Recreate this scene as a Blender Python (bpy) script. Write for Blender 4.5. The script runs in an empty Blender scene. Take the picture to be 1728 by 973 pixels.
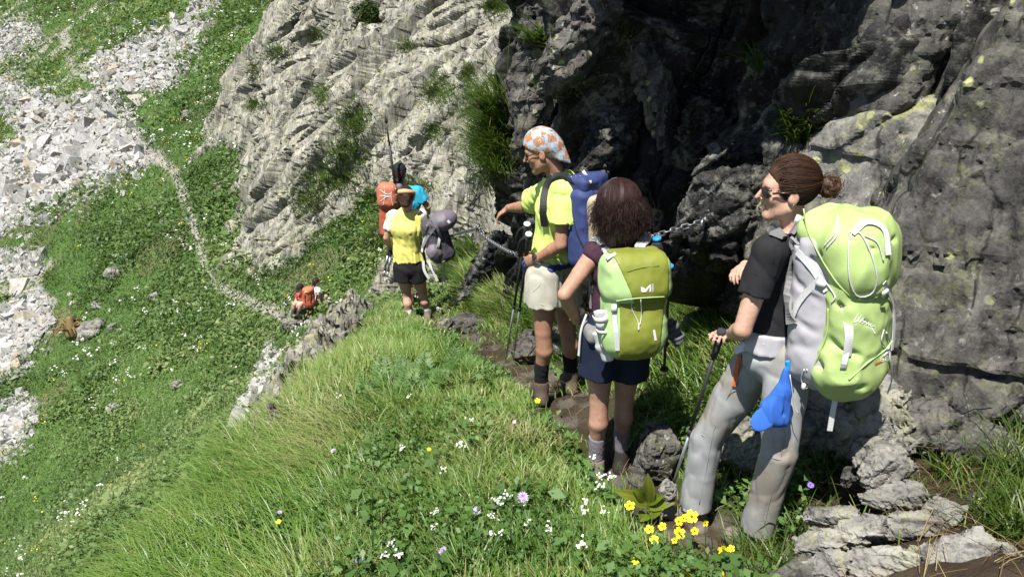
import bpy, math, random
import numpy as np
from mathutils import Vector, Matrix
from mathutils.bvhtree import BVHTree

# ------------------------------------------------------------------ camera, sky, sun, exposure
scene = bpy.context.scene
COL = scene.collection
PITCH = math.radians(20.0)
FOC = 1400.0
CW, CH = 1728.0, 973.0
cam_d = bpy.data.cameras.new("camera")
cam = bpy.data.objects.new("camera", cam_d)
COL.objects.link(cam)
cam.location = (0, 0, 0)
cam.rotation_euler = (math.pi / 2 - PITCH, 0, 0)
cam_d.sensor_width = 36.0
cam_d.lens = 36.0 * FOC / CW
cam_d.clip_start = 0.05
cam_d.clip_end = 2000
scene.camera = cam

SUN_DIR = Vector((-0.22, -0.42, 0.88)).normalized()      # towards the sun
SUN_EL = math.asin(SUN_DIR.z)
SUN_AZ = math.atan2(SUN_DIR.x, SUN_DIR.y)                # clockwise from +Y
world = bpy.data.worlds.new("World")
scene.world = world
world.use_nodes = True
wn = world.node_tree
wn.nodes.clear()
w_out = wn.nodes.new("ShaderNodeOutputWorld")
w_bg = wn.nodes.new("ShaderNodeBackground")
w_sky = wn.nodes.new("ShaderNodeTexSky")
w_sky.sky_type = 'NISHITA'
w_sky.sun_disc = False
w_sky.sun_elevation = SUN_EL
w_sky.sun_rotation = SUN_AZ
w_sky.altitude = 2000
w_bg.inputs['Strength'].default_value = 0.07
wn.links.new(w_sky.outputs[0], w_bg.inputs[0])
wn.links.new(w_bg.outputs[0], w_out.inputs[0])
sun_d = bpy.data.lights.new("sun", 'SUN')
sun_d.energy = 5.0
sun_d.angle = math.radians(0.53)
sun_d.color = (1.0, 0.955, 0.88)
sun = bpy.data.objects.new("sun", sun_d)
COL.objects.link(sun)
sun.rotation_euler = (-SUN_DIR).to_track_quat('-Z', 'Y').to_euler()
scene.view_settings.view_transform = 'Standard'
scene.view_settings.look = 'None'
scene.view_settings.exposure = 0.88
scene.view_settings.gamma = 1.0
scene.view_settings.use_curve_mapping = False
try:
    scene.cycles.max_bounces = 6
    scene.cycles.transparent_max_bounces = 6
    scene.cycles.use_denoising = True
except Exception:
    pass

# ------------------------------------------------------------------ helpers: points, noise
CP, SP = math.cos(PITCH), math.sin(PITCH)
def A(*v):
    return np.array(v, dtype=np.float64)
def P(px, py, F):
    """surveyed bearing (as read off the photograph) + forward distance in metres -> point in the place"""
    u = (px - CW / 2) / FOC
    v = (py - CH / 2) / FOC
    s = F / (CP - v * SP)
    return A(u * s, F, -(SP + v * CP) * s)
def pix(p):
    p = np.asarray(p, dtype=np.float64)
    X, Y, Z = p[..., 0], p[..., 1], p[..., 2]
    d = Y * CP - Z * SP
    d = np.where(np.abs(d) < 1e-6, 1e-6, d)
    up = Y * SP + Z * CP
    return CW / 2 + FOC * X / d, CH / 2 - FOC * up / d, d
def mpp(F, py=486):
    v = (py - CH / 2) / FOC
    return F / (CP - v * SP) / FOC
def unit(v):
    v = np.asarray(v, dtype=np.float64)
    return v / (np.linalg.norm(v) + 1e-12)

def _h(i, j, k, seed):
    n = (i.astype(np.int64) * 374761393 + j.astype(np.int64) * 668265263 + k.astype(np.int64) * 1274126177 + seed * 69069 + 12345) & 0xffffffff
    n = ((n ^ (n >> 13)) * 1274126177) & 0xffffffff
    n = ((n ^ (n >> 16)) * 2246822519) & 0xffffffff
    n = n ^ (n >> 15)
    return (n & 0xffffff).astype(np.float64) / 16777215.0
def vnoise(p, seed=0):
    p = np.asarray(p, dtype=np.float64)
    i = np.floor(p).astype(np.int64)
    f = p - i
    w = f * f * f * (f * (f * 6 - 15) + 10)
    x, y, z = i[..., 0], i[..., 1], i[..., 2]
    wx, wy, wz = w[..., 0], w[..., 1], w[..., 2]
    def c(a, b, d):
        return _h(x + a, y + b, z + d, seed)
    r = ((c(0,0,0)*(1-wx)+c(1,0,0)*wx)*(1-wy)+(c(0,1,0)*(1-wx)+c(1,1,0)*wx)*wy)*(1-wz) + \
        ((c(0,0,1)*(1-wx)+c(1,0,1)*wx)*(1-wy)+(c(0,1,1)*(1-wx)+c(1,1,1)*wx)*wy)*wz
    return r * 2 - 1
def fbm(p, octv=4, seed=0, gain=0.5, lac=2.03):
    p = np.asarray(p, dtype=np.float64)
    r, a = 0, 1.0
    for o in range(octv):
        r = r + a * vnoise(p, seed + o * 17)
        p = p * lac + 3.7
        a *= gain
    return r
def n2(x, y, sc, seed=0, octv=4):
    p = np.stack([np.asarray(x) / sc, np.asarray(y) / sc, np.zeros_like(np.asarray(x, dtype=float))], -1)
    return fbm(p, octv, seed)
def worley(u, v, seed=0):
    iu, iv = np.floor(u).astype(np.int64), np.floor(v).astype(np.int64)
    b1 = np.full(u.shape, 9.0); b2 = np.full(u.shape, 9.0)
    ci = np.zeros(u.shape, dtype=np.int64); cj = np.zeros(u.shape, dtype=np.int64)
    cu = np.zeros(u.shape); cv = np.zeros(u.shape)
    z = np.zeros_like(iu)
    for a in (-1, 0, 1):
        for b in (-1, 0, 1):
            i, j = iu + a, iv + b
            pu = i + _h(i, j, z, seed); pv = j + _h(i, j, z + 1, seed)
            d = (u - pu) ** 2 + (v - pv) ** 2
            m = d < b1
            b2 = np.where(m, b1, np.minimum(b2, d))
            b1 = np.where(m, d, b1)
            ci = np.where(m, i, ci); cj = np.where(m, j, cj)
            cu = np.where(m, pu, cu); cv = np.where(m, pv, cv)
    return np.sqrt(b1), np.sqrt(b2), ci, cj, cu, cv
def facets(u, v, su, sv, rot, seed, tilt=0.35):
    """blocky rock faces: every cell is a flat facet with its own offset and tilt; returns height and joint mask"""
    c, s = math.cos(rot), math.sin(rot)
    a = (u * c + v * s) / su
    b = (-u * s + v * c) / sv
    f1, f2, ci, cj, cu, cv = worley(a, b, seed)
    z = np.zeros_like(ci)
    h = _h(ci, cj, z + 2, seed) * 2 - 1
    ta = (_h(ci, cj, z + 3, seed) * 2 - 1) * tilt
    tb = (_h(ci, cj, z + 4, seed) * 2 - 1) * tilt
    hh = h + ta * (a - cu) * 2 + tb * (b - cv) * 2
    joint = np.clip(1 - (f2 - f1) / 0.12, 0, 1)
    return hh, joint
def smooth(a, b, x):
    t = np.clip((x - a) / (b - a), 0, 1)
    return t * t * (3 - 2 * t)
def inpoly(x, y, poly):
    x = np.asarray(x); y = np.asarray(y)
    r = np.zeros(x.shape, dtype=bool)
    n = len(poly)
    for i in range(n):
        x1, y1 = poly[i]; x2, y2 = poly[(i + 1) % n]
        c = ((y1 > y) != (y2 > y))
        with np.errstate(divide='ignore', invalid='ignore'):
            xi = (x2 - x1) * (y - y1) / ((y2 - y1) if y2 != y1 else 1e-9) + x1
        r ^= c & (x < xi)
    return r
def polydist(x, y, pts):
    d = np.full(np.shape(x), 1e9)
    for (x1, y1), (x2, y2) in zip(pts[:-1], pts[1:]):
        dx, dy = x2 - x1, y2 - y1
        t = np.clip(((x - x1) * dx + (y - y1) * dy) / (dx * dx + dy * dy), 0, 1)
        d = np.minimum(d, np.hypot(x - x1 - t * dx, y - y1 - t * dy))
    return d

# ------------------------------------------------------------------ helpers: mesh objects
def np_mesh(name, V, faces, attrs=None, smooth_=True):
    """faces: list of int arrays (n,3) or (n,4)"""
    V = np.ascontiguousarray(V, dtype=np.float32)
    me = bpy.data.meshes.new(name)
    me.vertices.add(len(V))
    me.vertices.foreach_set('co', V.ravel())
    loops = []; starts = []; o = 0
    for f in faces:
        f = np.asarray(f, dtype=np.int32)
        if len(f) == 0:
            continue
        k = f.shape[1]
        loops.append(f.ravel())
        starts.append(o + np.arange(len(f), dtype=np.int32) * k)
        o += f.size
    if loops:
        L = np.concatenate(loops); S = np.concatenate(starts)
        me.loops.add(len(L)); me.loops.foreach_set('vertex_index', L)
        me.polygons.add(len(S)); me.polygons.foreach_set('loop_start', S)
        me.update(calc_edges=True)
        me.polygons.foreach_set('use_smooth', np.full(len(S), bool(smooth_)))
    if attrs:
        for k, a in attrs.items():
            at = me.attributes.new(k, 'FLOAT', 'POINT')
            at.data.foreach_set('value', np.ascontiguousarray(a, dtype=np.float32))
    me.validate()
    return me
def link(name, me, mat=None, parent=None):
    o = bpy.data.objects.new(name, me)
    COL.objects.link(o)
    if mat is not None and me is not None and len(me.materials) == 0:
        me.materials.append(mat)
    if parent is not None:
        o.parent = parent
    return o
def tag(o, label=None, cat=None, group=None, kind=None):
    if label: o['label'] = label
    if cat: o['category'] = cat
    if group: o['group'] = group
    if kind: o['kind'] = kind
    return o
def empty(name, label, cat, group=None):
    # an Empty at the world origin: its parts are modelled straight in the place's coordinates
    o = bpy.data.objects.new(name, None)
    COL.objects.link(o)
    o.empty_display_size = 0.1
    return tag(o, label, cat, group)
def recenter(o, base):
    """put the Empty at the thing's base and keep its parts where they are"""
    b = Vector([float(q) for q in base])
    o.location = b
    for c in o.children:
        c.location = c.location - b

class MB:
    """collects vertices / quads / tris, then links them as ONE mesh"""
    def __init__(s):
        s.v = []; s.q = []; s.t = []; s.n = 0; s.at = []
    def add(s, V, quads=None, tris=None, a=0.5):
        V = np.asarray(V, dtype=np.float64).reshape(-1, 3)
        if quads is not None and len(quads): s.q.append(np.asarray(quads) + s.n)
        if tris is not None and len(tris): s.t.append(np.asarray(tris) + s.n)
        s.v.append(V); s.n += len(V)
        s.at.append(np.full(len(V), a) if np.isscalar(a) else np.asarray(a))
    def build(s, name, mat=None, parent=None, smooth_=True):
        fs = []
        if s.q: fs.append(np.concatenate(s.q))
        if s.t: fs.append(np.concatenate(s.t))
        me = np_mesh(name, np.concatenate(s.v), fs, {'rnd': np.concatenate(s.at)}, smooth_)
        return link(name, me, mat, parent)
    def tube(s, pts, r, n=8, a=0.5, caps=True, flat=None):
        pts = np.asarray(pts, dtype=np.float64)
        m = len(pts)
        r = np.full(m, r) if np.isscalar(r) else np.asarray(r, dtype=np.float64)
        T = np.gradient(pts, axis=0)
        T /= np.linalg.norm(T, axis=1)[:, None] + 1e-12
        ref = A(0, 0, 1) if abs(T[0, 2]) < 0.9 else A(1, 0, 0)
        N = np.cross(T[0], ref); N /= np.linalg.norm(N)
        V = []
        ang = np.arange(n) * 2 * math.pi / n
        for i in range(m):
            N = N - T[i] * np.dot(N, T[i]); N /= np.linalg.norm(N) + 1e-12
            B = np.cross(T[i], N)
            V.append(pts[i] + r[i] * (np.cos(ang)[:, None] * N + np.sin(ang)[:, None] * B))
        V = np.concatenate(V)
        q = []
        for i in range(m - 1):
            for j in range(n):
                k = (j + 1) % n
                q.append((i*n+j, i*n+k, (i+1)*n+k, (i+1)*n+j))
        t = []
        if caps:
            V = np.concatenate([V, pts[:1], pts[-1:]])
            for j in range(n):
                k = (j + 1) % n
                t.append((m*n, k, j)); t.append((m*n+1, (m-1)*n+j, (m-1)*n+k))
        s.add(V, q, t, a)
    def ribbon(s, pts, nrm, w, th=0.002, a=0.5):
        """a strap: flat band of width w and thickness th lying along pts, facing nrm"""
        pts = np.asarray(pts, dtype=np.float64)
        m = len(pts)
        nrm = np.asarray(nrm, dtype=np.float64)
        if nrm.ndim == 1: nrm = np.tile(nrm, (m, 1))
        w = np.full(m, w) if np.isscalar(w) else np.asarray(w)
        T = np.gradient(pts, axis=0)
        T /= np.linalg.norm(T, axis=1)[:, None] + 1e-12
        S = np.cross(T, nrm); S /= np.linalg.norm(S, axis=1)[:, None] + 1e-12
        N = np.cross(S, T)
        hw = (w / 2)[:, None]
        V = np.stack([pts - S*hw, pts + S*hw, pts + S*hw + N*th, pts - S*hw + N*th], 1).reshape(-1, 3)
        q = []
        for i in range(m - 1):
            for j in range(4):
                k = (j + 1) % 4
                q.append((i*4+j, i*4+k, (i+1)*4+k, (i+1)*4+j))
        q.append((3, 2, 1, 0)); q.append(((m-1)*4, (m-1)*4+1, (m-1)*4+2, (m-1)*4+3))
        s.add(V, q, None, a)
    def box(s, c, ax, h, a=0.5):
        c = np.asarray(c); V = []
        for x, y, z in ((-1,-1,-1),(1,-1,-1),(1,1,-1),(-1,1,-1),(-1,-1,1),(1,-1,1),(1,1,1),(-1,1,1)):
            V.append(c + ax[0]*h[0]*x + ax[1]*h[1]*y + ax[2]*h[2]*z)
        s.add(V, [(0,3,2,1),(4,5,6,7),(0,1,5,4),(1,2,6,5),(2,3,7,6),(3,0,4,7)], None, a)
    def disc(s, c, n, r, th, seg=14, a=0.5, r2=None):
        n = unit(n); c = np.asarray(c)
        s.tube([c, c + n*th*0.3, c + n*th*0.85, c + n*th], [r*0.94, r, r if r2 is None else r2, (r if r2 is None else r2)*0.9], seg, a)
def spline(pts, n=24):
    """Catmull-Rom through pts"""
    p = np.asarray(pts, dtype=np.float64)
    p = np.concatenate([p[:1]*2 - p[1:2], p, p[-1:]*2 - p[-2:-1]])
    m = len(p) - 3
    t = np.linspace(0, m - 1e-6, n)
    i = t.astype(int); f = (t - i)[:, None]
    a, b, c, d = p[i], p[i+1], p[i+2], p[i+3]
    return 0.5*((2*b) + (c-a)*f + (2*a-5*b+4*c-d)*f*f + (3*b-a-3*c+d)*f**3)

# ------------------------------------------------------------------ helpers: solids modelled as fields, meshed with surface nets
class Field:
    def __init__(s, lo, hi, res):
        s.lo = np.asarray(lo, dtype=np.float64) - 3*res
        s.res = res
        s.n = np.ceil((np.asarray(hi) + 3*res - s.lo) / res).astype(int) + 1
        s.f = np.full(tuple(s.n), 1.0, dtype=np.float32)
    def ax(s, sl=None):
        o = []
        for d in range(3):
            i = np.arange(s.n[d]) if sl is None else np.arange(sl[d].start, sl[d].stop)
            sh = [1, 1, 1]; sh[d] = -1
            o.append((s.lo[d] + i*s.res).reshape(sh).astype(np.float32))
        return o
    def win(s, lo, hi):
        a = np.clip(np.floor((np.asarray(lo) - s.lo)/s.res).astype(int), 0, s.n)
        b = np.clip(np.ceil((np.asarray(hi) - s.lo)/s.res).astype(int) + 1, 0, s.n)
        return tuple(slice(int(x), int(y)) for x, y in zip(a, b))
    def add(s, prim, op='u'):
        lo, hi, fn, k = prim
        m = k + 4*s.res
        w = s.win(lo - m, hi + m)
        if any(q.stop <= q.start for q in w): return
        d = fn(*s.ax(w)).astype(np.float32)
        o = s.f[w]
        if op == 'u':
            if k > 1e-5:
                h = np.clip(0.5 + 0.5*(o - d)/k, 0, 1)
                s.f[w] = o*(1-h) + d*h - k*h*(1-h)
            else:
                s.f[w] = np.minimum(o, d)
        elif op == 'd':
            if k > 1e-5:
                h = np.clip(0.5 - 0.5*(o + d)/k, 0, 1)
                s.f[w] = o*(1-h) + (-d)*h + k*h*(1-h)
            else:
                s.f[w] = np.maximum(o, -d)
    def cut(s, p, n, k=0.0):
        """keep the side the normal points away from"""
        X, Y, Z = s.ax(); n = unit(n)
        d = (X-p[0])*n[0] + (Y-p[1])*n[1] + (Z-p[2])*n[2]
        s.f = np.maximum(s.f, d.astype(np.float32))
    def warp(s, fn, band):
        idx = np.argwhere(np.abs(s.f) < band)
        p = s.lo + idx*s.res
        s.f[idx[:,0], idx[:,1], idx[:,2]] += fn(p).astype(np.float32)
    def mesh(s):
        f = s.f
        f[0], f[-1], f[:,0], f[:,-1], f[:,:,0], f[:,:,-1] = (np.maximum(f[0],.01), np.maximum(f[-1],.01), np.maximum(f[:,0],.01), np.maximum(f[:,-1],.01), np.maximum(f[:,:,0],.01), np.maximum(f[:,:,-1],.01))
        ins = f < 0
        c = np.zeros(tuple(s.n - 1), dtype=np.int8)
        offs = [(a,b,d) for a in (0,1) for b in (0,1) for d in (0,1)]
        N = s.n - 1
        for a, b, d in offs:
            c += ins[a:a+N[0], b:b+N[1], d:d+N[2]]
        act = np.argwhere((c > 0) & (c < 8))
        vid = np.full(tuple(N), -1, dtype=np.int32)
        vid[act[:,0], act[:,1], act[:,2]] = np.arange(len(act))
        cv = {o: f[act[:,0]+o[0], act[:,1]+o[1], act[:,2]+o[2]].astype(np.float64) for o in offs}
        acc = np.zeros((len(act), 3)); cnt = np.zeros(len(act))
        for o in offs:
            for d in range(3):
                if o[d] == 0:
                    e = list(o); e[d] = 1; e = tuple(e)
                    a, b = cv[o], cv[e]
                    m = (a < 0) != (b < 0)
                    t = np.where(m, a/np.where(m, a-b, 1), 0)
                    q = np.tile(np.array(o, dtype=np.float64), (len(act), 1))
                    q[:, d] += t
                    acc += q*m[:, None]; cnt += m
        V = s.lo + (act + acc/np.maximum(cnt, 1)[:, None])*s.res
        Q = []
        for d in range(3):
            e1, e2 = (d+1) % 3, (d+2) % 3
            sl0 = [slice(1, None)]*3; sl1 = [slice(1, None)]*3
            sl0[d] = slice(0, -1); sl1[d] = slice(1, None)
            a, b = ins[tuple(sl0)], ins[tuple(sl1)]
            ed = np.argwhere(a != b)
            if len(ed) == 0: continue
            inside = a[ed[:,0], ed[:,1], ed[:,2]]
            ed = ed + 1; ed[:, d] -= 1
            def g(o1, o2):
                q = ed.copy(); q[:, e1] -= o1; q[:, e2] -= o2
                q = np.minimum(q, N - 1)
                return vid[q[:,0], q[:,1], q[:,2]]
            q = np.stack([g(1,1), g(0,1), g(0,0), g(1,0)], 1)
            q[~inside] = q[~inside][:, ::-1]
            Q.append(q[(q >= 0).all(1)])
        return V, np.concatenate(Q)
def relax(V, Q, it=1, lam=0.5):
    """a little Laplacian smoothing"""
    for _ in range(it):
        acc = np.zeros_like(V); cnt = np.zeros(len(V))
        for a, b in ((0,1),(1,2),(2,3),(3,0)):
            np.add.at(acc, Q[:,a], V[Q[:,b]]); np.add.at(acc, Q[:,b], V[Q[:,a]])
            np.add.at(cnt, Q[:,a], 1); np.add.at(cnt, Q[:,b], 1)
        V = V*(1-lam) + lam*acc/np.maximum(cnt, 1)[:, None]
    return V

def cone(a, ra, b, rb, k=0.02, flat=False):
    a = np.asarray(a, dtype=np.float64); b = np.asarray(b, dtype=np.float64)
    R = max(ra, rb)
    d = b - a; L2 = float(d @ d); L = math.sqrt(L2)
    def fn(X, Y, Z):
        tt = ((X-a[0])*d[0] + (Y-a[1])*d[1] + (Z-a[2])*d[2])/L2
        t = np.clip(tt, 0, 1)
        r = np.sqrt((X-a[0]-t*d[0])**2 + (Y-a[1]-t*d[1])**2 + (Z-a[2]-t*d[2])**2) - (ra + (rb-ra)*t)
        if flat:
            tc = np.clip(tt, 0, 1.3)
            r2 = np.sqrt((X-a[0]-tc*d[0])**2 + (Y-a[1]-tc*d[1])**2 + (Z-a[2]-tc*d[2])**2) - (ra + (rb-ra)*tc)
            r = np.maximum(r2, (tt-1)*L)
        return r
    return np.minimum(a, b) - R, np.maximum(a, b) + R, fn, k
def econe(a, ra, b, rb, side, k=0.03, flat=False):
    """elliptic cone; ra, rb = (half width along side, half depth)"""
    a = np.asarray(a, dtype=np.float64); b = np.asarray(b, dtype=np.float64)
    d = b - a; L2 = float(d @ d); L = math.sqrt(L2); ax = d/L
    s = np.asarray(side, dtype=np.float64); s = unit(s - ax*(s @ ax)); f = np.cross(ax, s)
    R = max(max(ra), max(rb))
    def fn(X, Y, Z):
        x, y, z = X-a[0], Y-a[1], Z-a[2]
        tt = (x*d[0] + y*d[1] + z*d[2])/L2
        t = np.clip(tt, 0, 1)
        qs = x*s[0] + y*s[1] + z*s[2]
        qf = x*f[0] + y*f[1] + z*f[2]
        qa = (tt - t)*L
        A_ = ra[0] + (rb[0]-ra[0])*t; B_ = ra[1] + (rb[1]-ra[1])*t
        m = np.minimum(A_, B_)
        if flat:
            r = (np.sqrt((qs/A_)**2 + (qf/B_)**2 + (np.minimum(qa, 0)/m)**2) - 1)*m
            return np.maximum(r, (tt-1)*L)
        return (np.sqrt((qs/A_)**2 + (qf/B_)**2 + (qa/m)**2) - 1)*m
    return np.minimum(a, b) - R, np.maximum(a, b) + R, fn, k
def ell(c, r, ax=None, k=0.02):
    c = np.asarray(c, dtype=np.float64)
    ax = np.eye(3) if ax is None else np.asarray(ax)
    R = max(r); m = min(r)
    def fn(X, Y, Z):
        x, y, z = X-c[0], Y-c[1], Z-c[2]
        q = [(x*ax[i][0] + y*ax[i][1] + z*ax[i][2])/r[i] for i in range(3)]
        l = np.sqrt(q[0]**2 + q[1]**2 + q[2]**2)
        g = np.sqrt((q[0]/r[0])**2 + (q[1]/r[1])**2 + (q[2]/r[2])**2) + 1e-6
        return l*(l-1)/g
    return c - R, c + R, fn, k
def rbox(c, h, ax=None, r=0.02, k=0.02):
    c = np.asarray(c, dtype=np.float64)
    ax = np.eye(3) if ax is None else np.asarray(ax)
    R = float(np.linalg.norm(h))
    def fn(X, Y, Z):
        x, y, z = X-c[0], Y-c[1], Z-c[2]
        q = [np.abs(x*ax[i][0] + y*ax[i][1] + z*ax[i][2]) - (h[i]-r) for i in range(3)]
        return np.sqrt(np.maximum(q[0],0)**2 + np.maximum(q[1],0)**2 + np.maximum(q[2],0)**2) + np.minimum(np.maximum(np.maximum(q[0],q[1]),q[2]),0) - r
    return c - R, c + R, fn, k
def solid(prims, res, warp=None, band=0.03, cuts=(), subs=(), it=1, pad=0.0):
    lo = np.min([p[0] for p in prims], 0) - pad; hi = np.max([p[1] for p in prims], 0) + pad
    F = Field(lo, hi, res)
    for p in prims: F.add(p)
    for p in subs: F.add(p, 'd')
    if warp is not None: F.warp(warp, band)
    for p, n in cuts: F.cut(p, n)
    V, Q = F.mesh()
    if it: V = relax(V, Q, it)
    return V, Q
def sobj(name, prims, res, mat, parent=None, **kw):
    V, Q = solid(prims, res, **kw)
    o = link(name, np_mesh(name, V, [Q]), mat, parent)
    o_geo[o.name] = (V, Q)
    return o
o_geo = {}
_bvh = {}
def bvh_of(objs):
    """ray-cast helper for laying straps and prints onto surfaces"""
    key = tuple(sorted(o.name for o in objs))
    if key not in _bvh:
        vs = []; fs = []; n = 0
        for o in objs:
            V, Q = o_geo[o.name]
            vs += V.tolist(); fs += (np.asarray(Q) + n).tolist(); n += len(V)
        _bvh[key] = BVHTree.FromPolygons(vs, fs)
    return _bvh[key]
def lay(bvh, pts, lift=0.004, fallback=None):
    """lay bearings (px,py) onto a surface; returns points and normals; a bearing that misses takes its neighbour's distance"""
    out = [None]*len(pts); nr = [None]*len(pts); Fd = [None]*len(pts)
    for i, p in enumerate(pts):
        if len(p) == 3:
            out[i] = P(*p); Fd[i] = p[2]; continue
        d = unit(P(p[0], p[1], 1.0))
        h = bvh.ray_cast(Vector((0,0,0)), Vector(d))
        if h[0] is not None:
            n = np.array(h[1]); n = n if n @ d < 0 else -n
            out[i] = np.array(h[0]) + n*lift; nr[i] = n; Fd[i] = out[i][1]
    for i, p in enumerate(pts):
        if out[i] is None:
            js = [j for j in range(len(pts)) if Fd[j] is not None]
            F = Fd[min(js, key=lambda j: abs(j-i))] if js else (fallback or 3.0)
            out[i] = P(p[0], p[1], F + .015)
    good = [n for n in nr if n is not None]
    df = unit(np.mean(good, 0)) if good else -unit(out[0])
    nr = [df if n is None else n for n in nr]
    return np.array(out), np.array(nr)
# ------------------------------------------------------------------ materials (all node based)
class NT:
    def __init__(s, name):
        s.m = bpy.data.materials.new(name); s.m.use_nodes = True
        s.t = s.m.node_tree; s.t.nodes.clear()
        s.out = s.n('ShaderNodeOutputMaterial')
        s.b = s.n('ShaderNodeBsdfPrincipled')
        s.l(s.b.outputs[0], s.out.inputs[0])
    def n(s, typ, **kw):
        o = s.t.nodes.new(typ)
        for k, v in kw.items(): setattr(o, k, v)
        return o
    def l(s, a, b): s.t.links.new(a, b)
    def pos(s, scale=(1,1,1), rot=(0,0,0), obj=False):
        if obj: src = s.n('ShaderNodeTexCoord').outputs['Object']
        else: src = s.n('ShaderNodeNewGeometry').outputs['Position']
        mp = s.n('ShaderNodeMapping')
        mp.inputs['Scale'].default_value = scale; mp.inputs['Rotation'].default_value = rot
        s.l(src, mp.inputs[0])
        return mp.outputs[0]
    def noise(s, vec, sc, det=5, rough=0.6, dist=0.0):
        o = s.n('ShaderNodeTexNoise')
        o.inputs['Scale'].default_value = sc; o.inputs['Detail'].default_value = det
        o.inputs['Roughness'].default_value = rough; o.inputs['Distortion'].default_value = dist
        s.l(vec, o.inputs['Vector'])
        return o.outputs['Fac']
    def ridged(s, vec, sc, det=2.5):
        o = s.n('ShaderNodeTexNoise'); o.noise_type = 'RIDGED_MULTIFRACTAL'; o.normalize = True
        o.inputs['Scale'].default_value = sc; o.inputs['Detail'].default_value = det; o.inputs['Distortion'].default_value = .6
        s.l(vec, o.inputs['Vector'])
        m = s.n('ShaderNodeMath', operation='POWER'); s.l(o.outputs['Fac'], m.inputs[0]); m.inputs[1].default_value = 2.0
        return m.outputs[0]
    def voro(s, vec, sc, feature='F1', rnd=1.0):
        o = s.n('ShaderNodeTexVoronoi', feature=feature)
        o.inputs['Scale'].default_value = sc; o.inputs['Randomness'].default_value = rnd
        s.l(vec, o.inputs['Vector'])
        return o.outputs['Distance']
    def ramp(s, fac, stops, interp='LINEAR'):
        o = s.n('ShaderNodeValToRGB'); e = o.color_ramp
        e.interpolation = interp
        while len(e.elements) > len(stops): e.elements.remove(e.elements[-1])
        while len(e.elements) < len(stops): e.elements.new(0.5)
        for el, (p, c) in zip(e.elements, stops):
            el.position = p
            c = (c, c, c) if not hasattr(c, '__len__') else c
            el.color = (*c, 1)
        s.l(fac, o.inputs[0])
        return o.outputs[0]
    def mix(s, fac, a, b, blend='MIX'):
        o = s.n('ShaderNodeMix', data_type='RGBA', blend_type=blend)
        s.put(o.inputs[0], fac); s.put(o.inputs[6], a); s.put(o.inputs[7], b)
        return o.outputs[2]
    def math(s, op, a, b=0.5, clamp=False):
        o = s.n('ShaderNodeMath', operation=op); o.use_clamp = clamp
        s.put(o.inputs[0], a); s.put(o.inputs[1], b)
        return o.outputs[0]
    def put(s, inp, v):
        if hasattr(v, 'is_linked') or isinstance(v, bpy.types.NodeSocket): s.l(v, inp)
        elif hasattr(v, '__len__'): inp.default_value = (*v, 1) if len(v) == 3 else v
        else: inp.default_value = v
    def attr(s, name):
        o = s.n('ShaderNodeAttribute'); o.attribute_name = name
        return o.outputs['Fac']
    def bump(s, h, strength=0.5, dist=0.01, prev=None):
        o = s.n('ShaderNodeBump'); o.inputs['Strength'].default_value = strength
        o.inputs['Distance'].default_value = dist
        s.l(h, o.inputs['Height'])
        if prev is not None: s.l(prev, o.inputs['Normal'])
        return o.outputs[0]
    def fin(s, col=None, rough=None, bump=None, spec=None, metal=None):
        if col is not None: s.put(s.b.inputs['Base Color'], col)
        if rough is not None: s.put(s.b.inputs['Roughness'], rough)
        if spec is not None: s.put(s.b.inputs['Specular IOR Level'], spec)
        if metal is not None: s.put(s.b.inputs['Metallic'], metal)
        if bump is not None: s.l(bump, s.b.inputs['Normal'])
        return s.m
def rgb(r, g, b):
    """sRGB 0-255 -> linear"""
    return tuple(((c/255)/12.92 if c/255 <= 0.04045 else ((c/255+0.055)/1.055)**2.4) for c in (r, g, b))

def leaf_mat(name, stops, rough=0.5, trans=0.35, spec=0.35):
    t = NT(name)
    c = t.ramp(t.attr('rnd'), stops)
    n = t.noise(t.pos(), 1.3, 3)
    c = t.mix(t.math('MULTIPLY', n, 0.55), c, t.mix(0.5, c, (0.10, 0.09, 0.02)))
    t.fin(c, rough, spec=spec)
    tr = t.n('ShaderNodeBsdfTranslucent')
    t.l(t.mix(0.5, c, (0.16, 0.22, 0.02)), tr.inputs[0])
    mx = t.n('ShaderNodeMixShader'); mx.inputs[0].default_value = trans
    t.l(t.b.outputs[0], mx.inputs[1]); t.l(tr.outputs[0], mx.inputs[2]); t.l(mx.outputs[0], t.out.inputs[0])
    return t.m
M = {}
M['grass'] = leaf_mat('grass_blades', [(0, (.05,.115,.016)), (.3, (.105,.225,.034)), (.6, (.185,.315,.06)), (.85, (.30,.36,.12)), (1, (.42,.38,.20))], 0.42, 0.35, 0.5)
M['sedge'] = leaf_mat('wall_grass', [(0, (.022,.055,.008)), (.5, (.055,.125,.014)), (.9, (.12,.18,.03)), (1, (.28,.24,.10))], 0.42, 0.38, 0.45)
M['meadow'] = leaf_mat('meadow_leaves', [(0, (.055,.115,.032)), (.4, (.115,.205,.06)), (.75, (.19,.285,.095)), (1, (.31,.36,.15))], 0.5, 0.35)
M['herb'] = leaf_mat('herb_leaves', [(0, (.035,.10,.02)), (.5, (.08,.18,.04)), (1, (.16,.27,.08))], 0.5, 0.3)
M['shrub'] = leaf_mat('shrub_leaves', [(0, (.012,.035,.010)), (.5, (.03,.065,.018)), (1, (.07,.11,.03))], 0.55, 0.2)
M['lilyleaf'] = leaf_mat('yellow_green_leaf', [(0, (.16,.24,.025)), (.5, (.26,.32,.04)), (1, (.46,.48,.09))], 0.4, 0.55)
M['dry'] = leaf_mat('dry_grass', [(0, (.12,.075,.03)), (.5, (.24,.16,.07)), (1, (.42,.32,.16))], 0.6, 0.25)
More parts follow.
